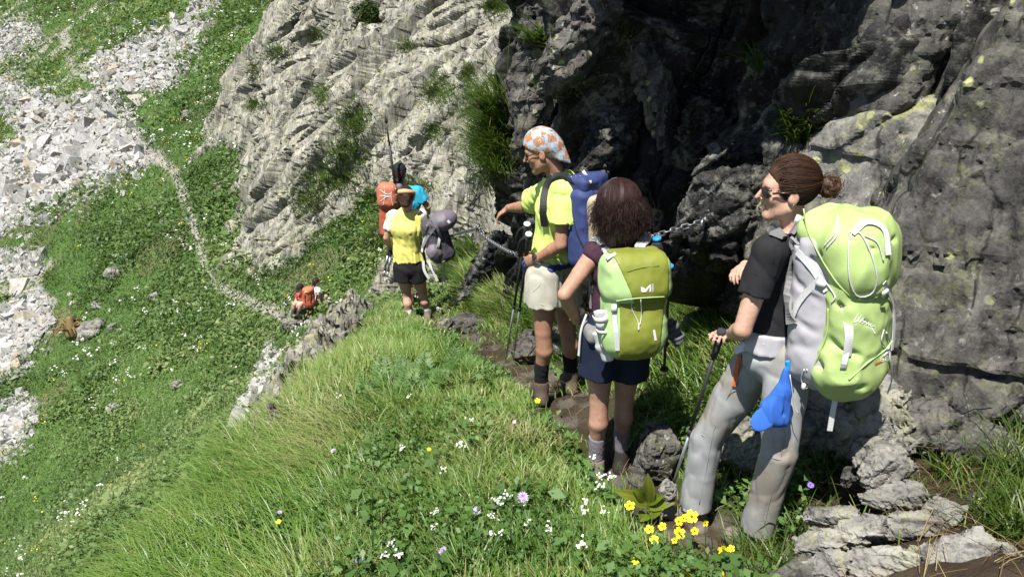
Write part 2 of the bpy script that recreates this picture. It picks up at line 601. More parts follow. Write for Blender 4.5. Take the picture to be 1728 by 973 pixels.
def petal(name, a, b):
    t = NT(name)
    c = t.ramp(t.attr('rnd'), [(0, a), (1, b)])
    return t.fin(c, 0.6, spec=0.2)
M['white_petal'] = petal('white_petal', (.62,.64,.55), (.82,.82,.78))
M['yellow_petal'] = petal('yellow_petal', (.80,.58,.01), (.92,.78,.03))
M['mauve_petal'] = petal('mauve_petal', (.36,.22,.52), (.62,.46,.74))
M['pink_petal'] = petal('pink_petal', (.55,.35,.5), (.7,.55,.65))
M['violet_petal'] = petal('violet_petal', (.16,.1,.42), (.3,.2,.6))

def rock_mat(name, base, dark, lichen, lichen_amt=0.5, scale=1.0, stretch=None, rust=0.25, bumpd=0.03, wet=None, rough=0.85, pal=None, cracks=1.1):
    t = NT(name)
    p = t.pos()
    ps = p if stretch is None else t.pos(*stretch)
    n1 = t.noise(ps, 1.6*scale, 8, 0.68, 0.3)
    n2_ = t.noise(ps, 7.0*scale, 8, 0.7, 0.2)
    n3 = t.noise(p, 40*scale, 5, 0.7)
    c = t.ramp(n1, [(.30, dark), (.43, tuple(.5*a+.5*b for a, b in zip(base, dark))), (.52, base), (.66, tuple(min(1, a*1.7) for a in base))])
    c = t.mix(t.ramp(n2_, [(.36, 0.85), (.5, 0.0)]), c, tuple(d*0.9 for d in dark))
    c = t.mix(t.math('MULTIPLY', t.ramp(n3, [(.42, 0.0), (.62, 1.0)]), 0.35), c, tuple(min(1, a*1.5) for a in base))
    if rust:
        nr = t.noise(p, 2.3*scale, 6, 0.65)
        c = t.mix(t.math('MULTIPLY', t.ramp(nr, [(.58, 0.0), (.70, 1.0)]), rust), c, (.17, .085, .035))
    if lichen is not None:
        lw = t.noise(p, 3.1*scale, 7, 0.72, 0.5)
        lv = t.noise(p, 17*scale, 4, 0.6)
        lm = t.math('MULTIPLY', t.ramp(lw, [(.50, 0.0), (.60, 1.0)]), t.ramp(lv, [(.40, 0.0), (.52, 1.0)]))
        c = t.mix(t.math('MULTIPLY', lm, lichen_amt), c, lichen)
    # joints and hairline cracks, their shade painted in as dark lines
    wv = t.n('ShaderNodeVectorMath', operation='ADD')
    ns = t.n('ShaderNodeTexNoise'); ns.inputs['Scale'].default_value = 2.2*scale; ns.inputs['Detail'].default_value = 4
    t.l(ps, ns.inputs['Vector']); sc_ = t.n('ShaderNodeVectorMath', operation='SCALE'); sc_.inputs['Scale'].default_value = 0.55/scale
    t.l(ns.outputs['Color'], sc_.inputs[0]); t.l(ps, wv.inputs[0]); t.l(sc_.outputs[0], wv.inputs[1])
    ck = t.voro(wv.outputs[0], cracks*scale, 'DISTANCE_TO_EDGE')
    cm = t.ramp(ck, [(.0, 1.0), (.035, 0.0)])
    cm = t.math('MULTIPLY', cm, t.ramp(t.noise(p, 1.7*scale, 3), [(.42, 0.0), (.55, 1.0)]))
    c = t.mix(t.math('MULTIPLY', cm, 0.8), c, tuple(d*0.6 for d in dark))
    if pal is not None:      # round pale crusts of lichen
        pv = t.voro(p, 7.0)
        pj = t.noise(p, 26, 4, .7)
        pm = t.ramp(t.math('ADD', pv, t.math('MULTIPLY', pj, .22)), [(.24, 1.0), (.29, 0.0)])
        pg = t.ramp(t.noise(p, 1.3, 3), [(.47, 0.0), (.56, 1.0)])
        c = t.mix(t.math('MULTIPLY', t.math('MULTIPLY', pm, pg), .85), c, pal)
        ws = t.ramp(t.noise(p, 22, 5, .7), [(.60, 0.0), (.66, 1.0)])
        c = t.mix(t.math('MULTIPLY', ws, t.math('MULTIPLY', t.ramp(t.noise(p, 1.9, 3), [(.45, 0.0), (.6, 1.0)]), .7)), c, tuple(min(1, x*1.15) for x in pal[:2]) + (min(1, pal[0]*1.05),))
    r = rough
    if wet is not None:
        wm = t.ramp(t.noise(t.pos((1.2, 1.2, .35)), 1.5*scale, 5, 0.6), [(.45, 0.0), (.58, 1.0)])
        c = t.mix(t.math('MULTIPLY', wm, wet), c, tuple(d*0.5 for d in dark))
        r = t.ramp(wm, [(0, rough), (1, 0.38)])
    b = t.bump(n2_, 0.6, bumpd)
    b = t.bump(n3, 0.45, bumpd*0.3, b)
    b = t.bump(t.math('SUBTRACT', 1.0, cm), 0.6, bumpd*.8, b)
    return t.fin(c, r, b, spec=0.35)
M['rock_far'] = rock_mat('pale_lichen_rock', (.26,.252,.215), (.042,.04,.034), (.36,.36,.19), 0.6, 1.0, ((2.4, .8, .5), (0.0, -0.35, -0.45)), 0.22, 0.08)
M['rock_dark'] = rock_mat('dark_wet_shaded_rock', (.022,.0215,.021), (.004,.004,.004), (.19,.19,.16), 0.8, 1.2, ((1.3, 1.3, .45), (0.25, 0.3, 0)), 0.15, 0.04, 0.7, 0.75, (.28,.28,.25))  # wet rock; shade painted into the base, lit ridges into the pale patches
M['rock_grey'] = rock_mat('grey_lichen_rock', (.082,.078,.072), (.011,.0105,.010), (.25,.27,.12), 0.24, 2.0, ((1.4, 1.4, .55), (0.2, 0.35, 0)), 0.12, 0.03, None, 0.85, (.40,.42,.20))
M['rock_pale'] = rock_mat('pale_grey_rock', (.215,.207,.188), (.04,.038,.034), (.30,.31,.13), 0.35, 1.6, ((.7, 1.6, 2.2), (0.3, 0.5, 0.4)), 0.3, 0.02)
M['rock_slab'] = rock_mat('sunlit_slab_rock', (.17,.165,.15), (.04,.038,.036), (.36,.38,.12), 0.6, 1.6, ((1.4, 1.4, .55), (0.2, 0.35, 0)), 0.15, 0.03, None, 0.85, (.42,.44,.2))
def stone_mat():
    t = NT('scree_stone')
    oi = t.n('ShaderNodeObjectInfo').outputs['Random']
    c = t.mix(1.0, t.ramp(t.math('FRACT', t.math('ADD', oi, t.attr('rnd'))), [(0, (.25,.25,.238)), (.5, (.36,.355,.34)), (.85, (.44,.43,.41)), (1, (.35,.29,.21))]),
              t.ramp(t.noise(t.pos(), 6, 6, 0.7), [(.35, .62), (.6, 1.08)]), 'MULTIPLY')
    b = t.bump(t.noise(t.pos(), 14, 6, 0.7), 0.6, 0.03)
    return t.fin(c, 0.9, b, spec=0.25)
M['stone'] = stone_mat()
def ground_mat(name, green, soil, grit):
    t = NT(name)
    p = t.pos()
    n1 = t.noise(p, 0.7, 6, 0.65); n2_ = t.noise(p, 5, 8, 0.7); n3 = t.noise(p, 28, 5, 0.7)
    g = t.ramp(n2_, [(.3, tuple(x*.55 for x in green)), (.55, green), (.75, tuple(x*1.6 for x in green))])
    so = t.ramp(n2_, [(.3, tuple(x*.55 for x in soil)), (.5, soil), (.75, tuple(x*1.5 for x in soil))])
    gr = t.ramp(n3, [(.3, tuple(x*.5 for x in grit)), (.5, grit), (.7, tuple(min(1, x*1.3) for x in grit))])
    c = t.mix(t.attr('soil'), g, so)
    c = t.mix(t.attr('grit'), c, gr)
    b = t.bump(n2_, 0.7, 0.06); b = t.bump(n3, 0.6, 0.015, b)
    return t.fin(c, 0.95, b, spec=0.15)
M['hill'] = ground_mat('meadow_ground', (.065,.12,.028), (.14,.12,.07), (.26,.245,.21))
M['ledge'] = ground_mat('ledge_ground', (.045,.062,.016), (.050,.036,.024), (.11,.10,.085))

def fabric(name, col, rough=0.8, weave=900, amt=0.15, bump=0.0012, var=0.12, spec=0.25, sheen=0.0, crease=0.45):
    t = NT(name)
    p = t.pos()
    n = t.noise(p, 9, 4, 0.6)
    w = t.noise(p, weave*0.4, 2)
    c = t.mix(1.0, col, t.ramp(n, [(.3, 1-var), (.7, 1+var*0.3)]), 'MULTIPLY')
    c = t.mix(1.0, c, t.ramp(w, [(.35, 1-amt), (.65, 1.0)]), 'MULTIPLY')
    cr = t.ridged(t.pos((1.0, 1.25, 1.7), (.5, .6, .3)), 5.5)
    b = t.bump(n, 0.3, 0.006); b = t.bump(cr, crease, 0.010, b); b = t.bump(w, 0.25, bump, b)
    if sheen: t.b.inputs['Sheen Weight'].default_value = sheen
    return t.fin(c, rough, b, spec=spec)
def plain(name, col, rough=0.5, metal=0.0, spec=0.5, scr=0.1):
    t = NT(name)
    n = t.noise(t.pos(), 60, 4, 0.65)
    c = t.mix(1.0, col, t.ramp(n, [(.3, 1-scr*2), (.65, 1.0)]), 'MULTIPLY')
    return t.fin(c, t.ramp(n, [(.3, min(1, rough+.1)), (.7, rough)]), metal=metal, spec=spec)
def skin(name, col, col2):
    t = NT(name)
    p = t.pos()
    n = t.noise(p, 14, 5, 0.6); m = t.noise(p, 130, 4, 0.6)
    c = t.mix(t.ramp(n, [(.38, 0.0), (.68, 1.0)]), col, col2)
    c = t.mix(t.math('MULTIPLY', t.ramp(t.noise(p, 45, 4, .7), [(.45, 0.0), (.62, 1.0)]), .35), c, tuple(x*.72 for x in col2))
    c = t.mix(t.math('MULTIPLY', t.ramp(m, [(.52, 0.0), (.70, 1.0)]), 0.22), c, tuple(x*.6 for x in col2))
    t.b.inputs['Subsurface Weight'].default_value = 0.12
    t.b.inputs['Subsurface Radius'].default_value = (.012, .005, .003)
    b = t.bump(t.noise(p, 32, 3, .5), .22, .006); b = t.bump(m, 0.2, 0.002, b)
    return t.fin(c, 0.58, b, spec=0.25)
M['skin_fair'] = skin('fair_skin', (.53,.335,.25), (.46,.25,.18))
M['skin_tan'] = skin('tanned_skin', (.40,.225,.15), (.32,.16,.10))
M['skin_mid'] = skin('warm_skin', (.46,.275,.195), (.39,.20,.14))
M['lip'] = skin('lips', (.46,.21,.17), (.40,.17,.14))
def hair_mat(name, a, b, rough=0.55):
    t = NT(name)
    c = t.mix(t.attr('rnd'), a, b)
    n = t.noise(t.pos((1, 1, 1)), 160, 3, 0.7)
    c = t.mix(t.math('MULTIPLY', n, 0.5), c, a)
    return t.fin(c, rough, t.bump(n, 0.3, 0.002), spec=0.3)
M['hair_brown'] = hair_mat('brown_hair', (.018,.009,.006), (.10,.045,.022))
M['hair_dark'] = hair_mat('dark_auburn_hair', (.008,.004,.004), (.055,.022,.018))
M['hair_red'] = hair_mat('chestnut_hair', (.014,.007,.004), (.06,.026,.012))
# ------------------------------------------------------------------ the land: height functions
rng = np.random.default_rng(7)
random.seed(7)
RIDGE = [(-0.6, 9.2, -3.75), (-1.3, 11.0, -4.35), (-2.7, 14.5, -6.0), (-4.3, 18.5, -7.9), (-5.8, 22.0, -8.95), (-7.5, 25.0, -9.3)]
def hill_z(X, Y, detail=True):
    X = np.asarray(X, dtype=np.float64); Y = np.asarray(Y, dtype=np.float64)
    z = -9.0 + 0.5*(X + 5.8) + 0.414*(Y - 22)
    best = np.full(X.shape, -1e3)
    for a, b in zip(RIDGE[:-1], RIDGE[1:]):
        dx, dy = b[0]-a[0], b[1]-a[1]
        t = np.clip(((X-a[0])*dx + (Y-a[1])*dy)/(dx*dx+dy*dy), 0, 1)
        d = np.hypot(X-a[0]-t*dx, Y-a[1]-t*dy)
        zz = a[2] + t*(b[2]-a[2]) - 0.75*np.maximum(d-0.5, 0) + np.where(X > a[0]+t*dx, 0.3*np.minimum(d, 2.5), 0)
        best = np.maximum(best, zz)
    k = 1.2
    h = np.clip(0.5 + 0.5*(best - z)/k, 0, 1)
    z = z*(1-h) + best*h + k*h*(1-h)
    amp = np.clip((Y-10)/14, 0.15, 1)
    z = z + amp*0.55*n2(X*0.75+Y*0.3, Y, 9.0, 3, 3) - 0.1
    if detail:
        z = z + 0.10*n2(X, Y, 1.4, 11, 4)
    return z
def hill_hit(px, py, detail=True):
    """where the bearing meets the hillside (vectorised march)"""
    px = np.asarray(px, dtype=np.float64); py = np.asarray(py, dtype=np.float64)
    u = (px - CW/2)/FOC; v = (py - CH/2)/FOC
    dx = u/(CP - v*SP); dz = -(SP + v*CP)/(CP - v*SP)
    Fs = 7.0*np.power(190/7.0, np.linspace(0, 1, 150))
    if px.size <= 64:
        G = np.broadcast_to(Fs, (px.size, len(Fs)))
        B = dz.reshape(-1, 1)*G < hill_z(dx.reshape(-1, 1)*G, G, False)
        i = np.maximum(B.argmax(1), 1)
        lo, hi, done = Fs[i-1], Fs[i], B.any(1)
        for _ in range(12):
            m = 0.5*(lo+hi); b = dz*m < hill_z(dx*m, m, detail)
            hi = np.where(b, m, hi); lo = np.where(b, lo, m)
        F = 0.5*(lo+hi)
        return dx*F, F, hill_z(dx*F, F), done
    F0 = np.full(px.shape, 190.0); done = np.zeros(px.shape, dtype=bool); prev = np.full(px.shape, 7.0)
    for F in Fs:
        below = (dz*F < hill_z(dx*F, np.full(px.shape, F), False)) & ~done
        F0 = np.where(below, F, F0)
        prev = np.where(done | below, prev, F)
        done |= below
    lo, hi = prev, F0
    for _ in range(14):
        m = 0.5*(lo+hi)
        b = dz*m < hill_z(dx*m, m, detail)
        hi = np.where(b, m, hi); lo = np.where(b, lo, m)
    F = 0.5*(lo+hi)
    return dx*F, F, hill_z(dx*F, F), done

_ctl = [P(*q) for q in [
    (1170,880,3.19),(1278,918,2.97),(1005,795,3.9),(1050,778,3.97),(912,672,4.85),(962,655,4.95),(690,545,8.95),(722,538,9.1),(740,508,10.2),
    (864,973,2.75),(1150,973,2.62),(1500,973,2.15),(1728,973,1.95),(600,973,3.0),(400,973,3.2),(250,973,3.45),(700,800,3.9),(600,800,4.1),(500,800,4.3),
    (430,760,4.75),(440,735,5.05),(700,650,5.4),(560,650,5.8),(540,620,6.4),(800,590,6.4),(640,570,7.8),(600,556,8.3),(1100,700,4.3),(1150,610,4.95),(1230,660,4.35),
    (1400,770,3.4),(1600,770,3.0),(1728,770,2.85),(850,530,7.8),(780,505,9.3),(850,760,3.9),(950,850,3.3),(1000,640,5.4),(900,580,6.2)]]
_ctl += [A(0,0.3,-1.75), A(-1.2,0.5,-2.2), A(1.6,0.2,-1.35), A(-2,1.6,-2.7), A(2.6,2.0,-1.4), A(2.4,3.6,-1.6), A(1.9,5.2,-1.8), A(1.0,8.5,-2.9), A(0,-1.5,-1.5), A(1.5,-1.5,-1.2), A(-1.5,-1.5,-1.9)]
_ctl = np.array(_ctl)
def _tps_fit(C, lam=0.02):
    n = len(C)
    D = np.hypot(C[:,0][:,None]-C[:,0][None], C[:,1][:,None]-C[:,1][None])
    K = np.where(D > 0, D*D*np.log(D+1e-9), 0) + lam*np.eye(n)
    Pm = np.c_[np.ones(n), C[:,0], C[:,1]]
    Am = np.zeros((n+3, n+3)); Am[:n,:n] = K; Am[:n,n:] = Pm; Am[n:,:n] = Pm.T
    return np.linalg.solve(Am, np.r_[C[:,2], 0, 0, 0])
_W = _tps_fit(_ctl)
def edge_x(Y):
    return np.interp(Y, [-2, 1, 3, 4.5, 6, 8, 9.5, 10.5, 12], [-2.3, -2.2, -1.95, -1.66, -1.52, -1.55, -1.55, -1.55, -1.5]) + 0.10*n2(Y, Y*0, 0.8, 31, 3)
def ledge_z(X, Y, detail=True):
    X = np.asarray(X, dtype=np.float64); Y = np.asarray(Y, dtype=np.float64)
    z = _W[-3] + _W[-2]*X + _W[-1]*Y
    for i in range(len(_ctl)):
        d = np.hypot(X-_ctl[i,0], Y-_ctl[i,1])
        z = z + _W[i]*np.where(d > 0, d*d*np.log(d+1e-9), 0)
    e = edge_x(Y)
    d = np.maximum(e - X, 0)
    z = z - 2.4*d - 0.35*np.minimum(d, 0.5)
    far = np.maximum(Y - 10.6, 0)
    z = z - 1.3*far
    if detail:
        z = z + 0.035*n2(X, Y, 0.45, 21, 4)
    return z
TRAIL = [(1.25, 1.0), (1.05, 2.3), (0.80, 3.1), (0.60, 3.9), (0.33, 4.85), (0.05, 5.8), (-0.45, 7.2), (-1.02, 9.0), (-0.98, 10.3)]
def trail_d(X, Y): return polydist(X, Y, TRAIL)
def ledge_hit(px, py):
    px = np.asarray(px, dtype=np.float64); py = np.asarray(py, dtype=np.float64)
    u = (px - CW/2)/FOC; v = (py - CH/2)/FOC
    dx = u/(CP - v*SP); dz = -(SP + v*CP)/(CP - v*SP)
    Fs = np.linspace(1.2, 12.0, 220)
    if px.size <= 64:
        G = np.broadcast_to(Fs, (px.size, len(Fs)))
        B = dz.reshape(-1, 1)*G < ledge_z(dx.reshape(-1, 1)*G, G, False)
        i = np.maximum(B.argmax(1), 1)
        lo, hi, done = Fs[i-1], Fs[i], B.any(1)
        for _ in range(10):
            m = 0.5*(lo+hi); b = dz*m < ledge_z(dx*m, m, False)
            hi = np.where(b, m, hi); lo = np.where(b, lo, m)
        F = 0.5*(lo+hi)
        return dx*F, F, ledge_z(dx*F, F), done
    F0 = np.full(px.shape, 12.0); done = np.zeros(px.shape, dtype=bool); prev = np.full(px.shape, 1.2)
    for F in np.linspace(1.2, 12.0, 220):
        b = (dz*F < ledge_z(dx*F, np.full(px.shape, F), False)) & ~done
        F0 = np.where(b, F, F0); prev = np.where(done | b, prev, F); done |= b
    lo, hi = prev, F0
    for _ in range(12):
        m = 0.5*(lo+hi); b = dz*m < ledge_z(dx*m, m, False)
        hi = np.where(b, m, hi); lo = np.where(b, lo, m)
    F = 0.5*(lo+hi)
    return dx*F, F, ledge_z(dx*F, F), done

def grid_faces(nu, nv):
    i = np.arange(nu*nv).reshape(nu, nv)
    return np.stack([i[:-1,:-1].ravel(), i[1:,:-1].ravel(), i[1:,1:].ravel(), i[:-1,1:].ravel()], 1)

# regions of bare stone on the far hillside, as bearings
SCREE = [
    [(-160,330),(0,262),(60,200),(130,165),(190,152),(236,236),(262,268),(215,285),(135,330),(60,368),(0,392),(-160,430)],
    [(140,132),(175,95),(240,68),(292,40),(362,32),(352,66),(318,92),(300,112),(286,150),(232,152),(190,156)],
    [(-120,60),(0,40),(52,22),(76,68),(40,96),(0,108),(-120,120)],
    [(-160,560),(0,545),(60,490),(90,515),(62,560),(36,610),(0,640),(-160,660)],
    [(-160,720),(0,690),(46,660),(60,700),(22,750),(0,770),(-160,800)],
    [(-160,450),(0,452),(48,418),(78,440),(40,462),(0,474),(-160,500)],
    [(452,600),(492,585),(500,615),(470,660),(440,700),(402,745),(392,720),(420,668)],
    [(0,120),(60,150),(120,175),(70,200),(20,215),(0,200)],
    [(330,0),(372,0),(360,20),(320,28)],
]
PATHPX = [(555,545),(500,545),(455,522),(400,500),(362,478),(345,440),(328,380),(312,335),(296,290),(258,262),(222,240),(200,205),(190,170)]
PATH2PX = [(110,60),(116,90),(124,125)]

def build_hillside():
    nb, nf = 480, 520
    b = np.linspace(-1.12, 0.28, nb)
    f = 4.0*np.power(230/4.0, np.linspace(0, 1, nf)**0.75)
    T, Fm = np.meshgrid(np.tan(b), f, indexing='ij')
    X = T*Fm; Y = Fm
    Z = hill_z(X, Y)
    px, py, d = pix(np.stack([X, Y, Z], -1))
    jx = 14*n2(X, Y, 1.2, 41, 3); jy = 14*n2(X, Y, 1.2, 47, 3)
    grit = np.zeros(X.shape)
    for poly in SCREE:
        grit = np.maximum(grit, inpoly(px+jx, py+jy, poly).astype(float))
    streak = n2(X*1.0 - Y*0.9, X*0.15 + Y*0.15, 1.6, 55, 4)          # thin bands of stone running down the fall line
    lw = smooth(240, 0, px)*0.28 + smooth(300, 60, py)*0.22
    grit = np.maximum(grit, (streak + 0.3*n2(X, Y, .9, 57, 3) + lw > 1.02 + 0.6*smooth(150, 260, px)).astype(float))
    dp = polydist(px, py, PATHPX); dp2 = polydist(px, py, PATH2PX)
    wpx = 5 + 6*smooth(150, 520, py) + 12*smooth(300, 240, py)*smooth(180, 240, px)
    grit = np.maximum(grit, smooth(1.15, 0.75, (dp + 3*n2(X, Y, .7, 61, 2))/wpx))
    grit = np.maximum(grit, smooth(1.2, 0.7, dp2/8))
    soil = smooth(0.45, 0.85, n2(X, Y, 2.2, 71, 4) + 0.15)*0.6
    soil = np.where(Y < 12, np.maximum(soil, .5), soil)
    V = np.stack([X, Y, Z], -1).reshape(-1, 3)
    me = np_mesh('hillside', V, [grid_faces(nb, nf)], {'grit': grit.ravel(), 'soil': soil.ravel()})
    o = link('hillside', me, M['hill'])
    return tag(o, 'steep green alpine hillside falling away below the ledge', None, None, 'structure')
hillside = build_hillside()

def build_ledge():
    xs = np.concatenate([np.linspace(-5.6, -2.4, 40)[:-1], np.linspace(-2.4, 3.6, 330)])
    ys = np.concatenate([np.linspace(-2.5, 1.5, 40)[:-1], np.linspace(1.5, 11.6, 420), np.linspace(11.7, 14, 10)])
    X, Y = np.meshgrid(xs, ys, indexing='ij')
    Z = ledge_z(X, Y)
    td = trail_d(X, Y) + 0.10*n2(X, Y, .35, 81, 3)
    tr = smooth(0.22, 0.08, td)*smooth(1.9, 2.6, Y)
    Z = Z - 0.05*tr
    soil = np.maximum(tr, 0.75*smooth(0.5, 0.9, n2(X, Y, .8, 83, 4)))
    px, py, _ = pix(np.stack([X, Y, Z], -1))
    soil = np.maximum(soil, smooth(0.98, 1.2, X)*smooth(4.2, 3.6, Y))          # rubbly brown earth at the foot of the buttress
    grit = tr*smooth(0.1, 0.5, n2(X, Y, .12, 87, 3))*0.8
    me = np_mesh('ledge', np.stack([X, Y, Z], -1).reshape(-1, 3), [grid_faces(len(xs), len(ys))], {'soil': soil.ravel(), 'grit': grit.ravel()})
    o = link('ledge', me, M['ledge'])
    return tag(o, 'grassy ledge with a narrow earth footpath beside the rock wall', None, None, 'structure')
ledge = build_ledge()

# ------------------------------------------------------------------ cliffs
def sheet(base, hs, lean, disp, ns, nv):
    """a rock wall over a base line: base (x,y,z) points, hs heights, lean(t,h) metres outwards, disp(s,h,P) metres outwards"""
    base = np.asarray(base, dtype=np.float64)
    seg = np.r_[0, np.cumsum(np.hypot(np.diff(base[:,0]), np.diff(base[:,1])))]
    if callable(ns): s = ns(seg[-1])
    else: s = np.linspace(0, seg[-1], ns)
    bx, by, bz = (np.interp(s, seg, base[:,i]) for i in range(3))
    k = max(3, len(s)//60)
    ker = np.ones(2*k+1)/(2*k+1)
    def sm(a): return np.convolve(np.pad(a, k, mode='reflect', reflect_type='odd'), ker, 'valid')
    bx, by, bz = sm(bx), sm(by), sm(bz)
    tx, ty = np.gradient(bx, s), np.gradient(by, s)
    l = np.hypot(tx, ty)
    nx, ny = ty/l, -tx/l                     # one of the two sides
    S, H = np.meshgrid(s, hs, indexing='ij')
    return S, H, bx, by, bz, nx, ny

def blur(a, n=1):
    for _ in range(n):
        p = np.pad(a, 1, mode='edge')
        a = (p[:-2,1:-1] + p[2:,1:-1] + p[1:-1,:-2] + p[1:-1,2:] + 2*p[1:-1,1:-1])/6
    return a
def build_far_cliff():
    base = [(0.9, 7.9, -3.9), (-0.2, 9.8, -4.2), (-1.2, 13.2, -5.4), (-3.1, 18.2, -7.9), (-6.1, 23.8, -9.6), (-9.0, 27.2, -9.6), (-12.0, 31.5, -8.6), (-14.0, 35.2, -7.8), (-14.8, 37.5, -7.6), (-14.2, 40.5, -6.3), (-12.5, 46, -4.3), (-11, 54, -2)]
    ns, nv = 760, 330
    def par(L):
        return L*np.linspace(0, 1, ns)**1.15
    hs = np.linspace(-1.2, 15.5, nv)
    S, H, bx, by, bz, nx, ny = sheet(base, hs, None, None, par, nv)
    # right-hand side of the line of travel is 'into the hill'
    ix, iy = -(-nx), ny
    ix, iy = nx.copy(), ny.copy()
    into = np.stack([ix, iy], 1)
    sgn = np.sign(into[:,0].mean()); into *= sgn
    lean = 0.70*np.maximum(H, 0) + 0.35*np.minimum(H, 0)
    lean = lean + 0.35*np.maximum(0, H-5)*smooth(4, 10, S)
    # foliation planes: long slabs dipping to the lower left, plus smaller broken facets
    S0, H0 = S, H
    S = S0 + 0.55*n2(S0, H0, 2.6, 121, 3); H = H0 + 0.55*n2(S0, H0, 2.6, 123, 3)
    f1, j1 = facets(S, H, 3.6, 1.3, -1.42, 101, 0.5)
    f2, j2 = facets(S, H, 1.25, 0.5, -1.38, 103, 0.8)
    f3, j3 = facets(S + .1*n2(S0, H0, .5, 125, 2), H + .1*n2(S0, H0, .5, 127, 2), 0.42, 0.2, -1.2, 107, 0.9)
    ridg = n2(S*0.12 - H*0.99, (S*0.99 + H*0.12)*4.5, 3.2, 109, 5)
    big = n2(S, H, 5.5, 113, 3)
    dsp = 0.75*big + 0.42*f1 + 0.15*f2 + 0.06*f3 + 0.15*ridg - 0.32*j1 - 0.17*j2 - 0.05*j3
    S, H = S0, H0
    dsp = dsp*smooth(-1.2, 0.6, H+0.8)
    off = lean - dsp
    X = bx[:,None] + into[:,0:1]*off; Y = by[:,None] + into[:,1:2]*off; Z = bz[:,None] + H + 0.25*dsp
    fc = grid_faces(len(bx), nv)
    me = np_mesh('cliff', np.stack([X, Y, Z], -1).reshape(-1, 3), [fc], None, False)
    o = link('far_cliff', me, M['rock_far'])
    o_geo[o.name] = (np.stack([X, Y, Z], -1).reshape(-1, 3), fc)
    return tag(o, 'pale lichen-covered rock face slanting up behind the hikers in yellow and blue', 'cliff')
far_cliff = build_far_cliff()

def build_dark_wall():
    base = [(3.6, 0.6, -1.3), (2.75, 2.6, -1.6), (2.15, 3.5, -1.9), (1.75, 4.2, -2.1), (1.5, 5.0, -2.4), (1.05, 6.0, -2.7), (0.5, 7.0, -3.0), (0.12, 7.8, -3.2), (0.1, 8.2, -3.3), (0.7, 8.7, -3.3), (1.9, 9.2, -3.2), (3.5, 9.6, -3)]
    nv = 390
    hs = np.concatenate([np.linspace(-0.6, 3.6, 330), np.linspace(3.65, 6.6, 60)])
    S, H, bx, by, bz, nx, ny = sheet(base, hs, None, None, lambda L: np.linspace(0, L, 760), nv)
    out = np.stack([nx, ny], 1)
    out *= -np.sign(out[100:400, 0].mean())
    zz = bz[:,None] + H
    seg_mid = smooth(3.0, 4.1, S)*smooth(9.4, 7.4, S)
    lean = 0.12*np.maximum(H, 0) + (0.25 + 0.95*np.exp(-((S-4.7)/.75)**2))*smooth(-0.05, 0.9, zz)*seg_mid + 0.10*np.maximum(zz-0.8, 0)*seg_mid  # unseen overhang above the view, added to shade the wall below
    lean = lean*seg_mid + (1-seg_mid)*(-0.18*H)
    S0, H0 = S, H
    S = S0 + .16*n2(S0, H0, .7, 221, 3); H = H0 + .16*n2(S0, H0, .7, 223, 3)
    f1, j1 = facets(S, H, 0.62, 1.5, 0.42, 201, 0.7)
    f2, j2 = facets(S, H, 0.26, 0.60, 0.5, 203, 0.8)
    f3, j3 = facets(S, H, 0.09, 0.19, 0.35, 207, 0.8)
    S, H = S0, H0
    rib = n2(S*3.2 + H*1.3, H*0.9 - S*0.3, 1.0, 209, 4)
    big = n2(S, H, 1.6, 213, 3)
    dsp = 0.18*big + 0.26*f1 + 0.14*f2 + 0.05*f3 + 0.07*rib - 0.14*j1 - 0.07*j2 - 0.02*j3
    dsp = blur(dsp, 2)
    off = lean + dsp
    X = bx[:,None] + out[:,0:1]*off; Y = by[:,None] + out[:,1:2]*off; Z = zz + 0.2*dsp
    V = np.stack([X, Y, Z], -1).reshape(-1, 3)
    fc = grid_faces(len(bx), nv)
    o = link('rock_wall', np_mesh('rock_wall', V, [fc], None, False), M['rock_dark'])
    o_geo[o.name] = (V, fc)
    return tag(o, 'dark wet shaded rock wall with jagged ribs and an added shading overhang beside the footpath', 'cliff')
rock_wall = build_dark_wall()

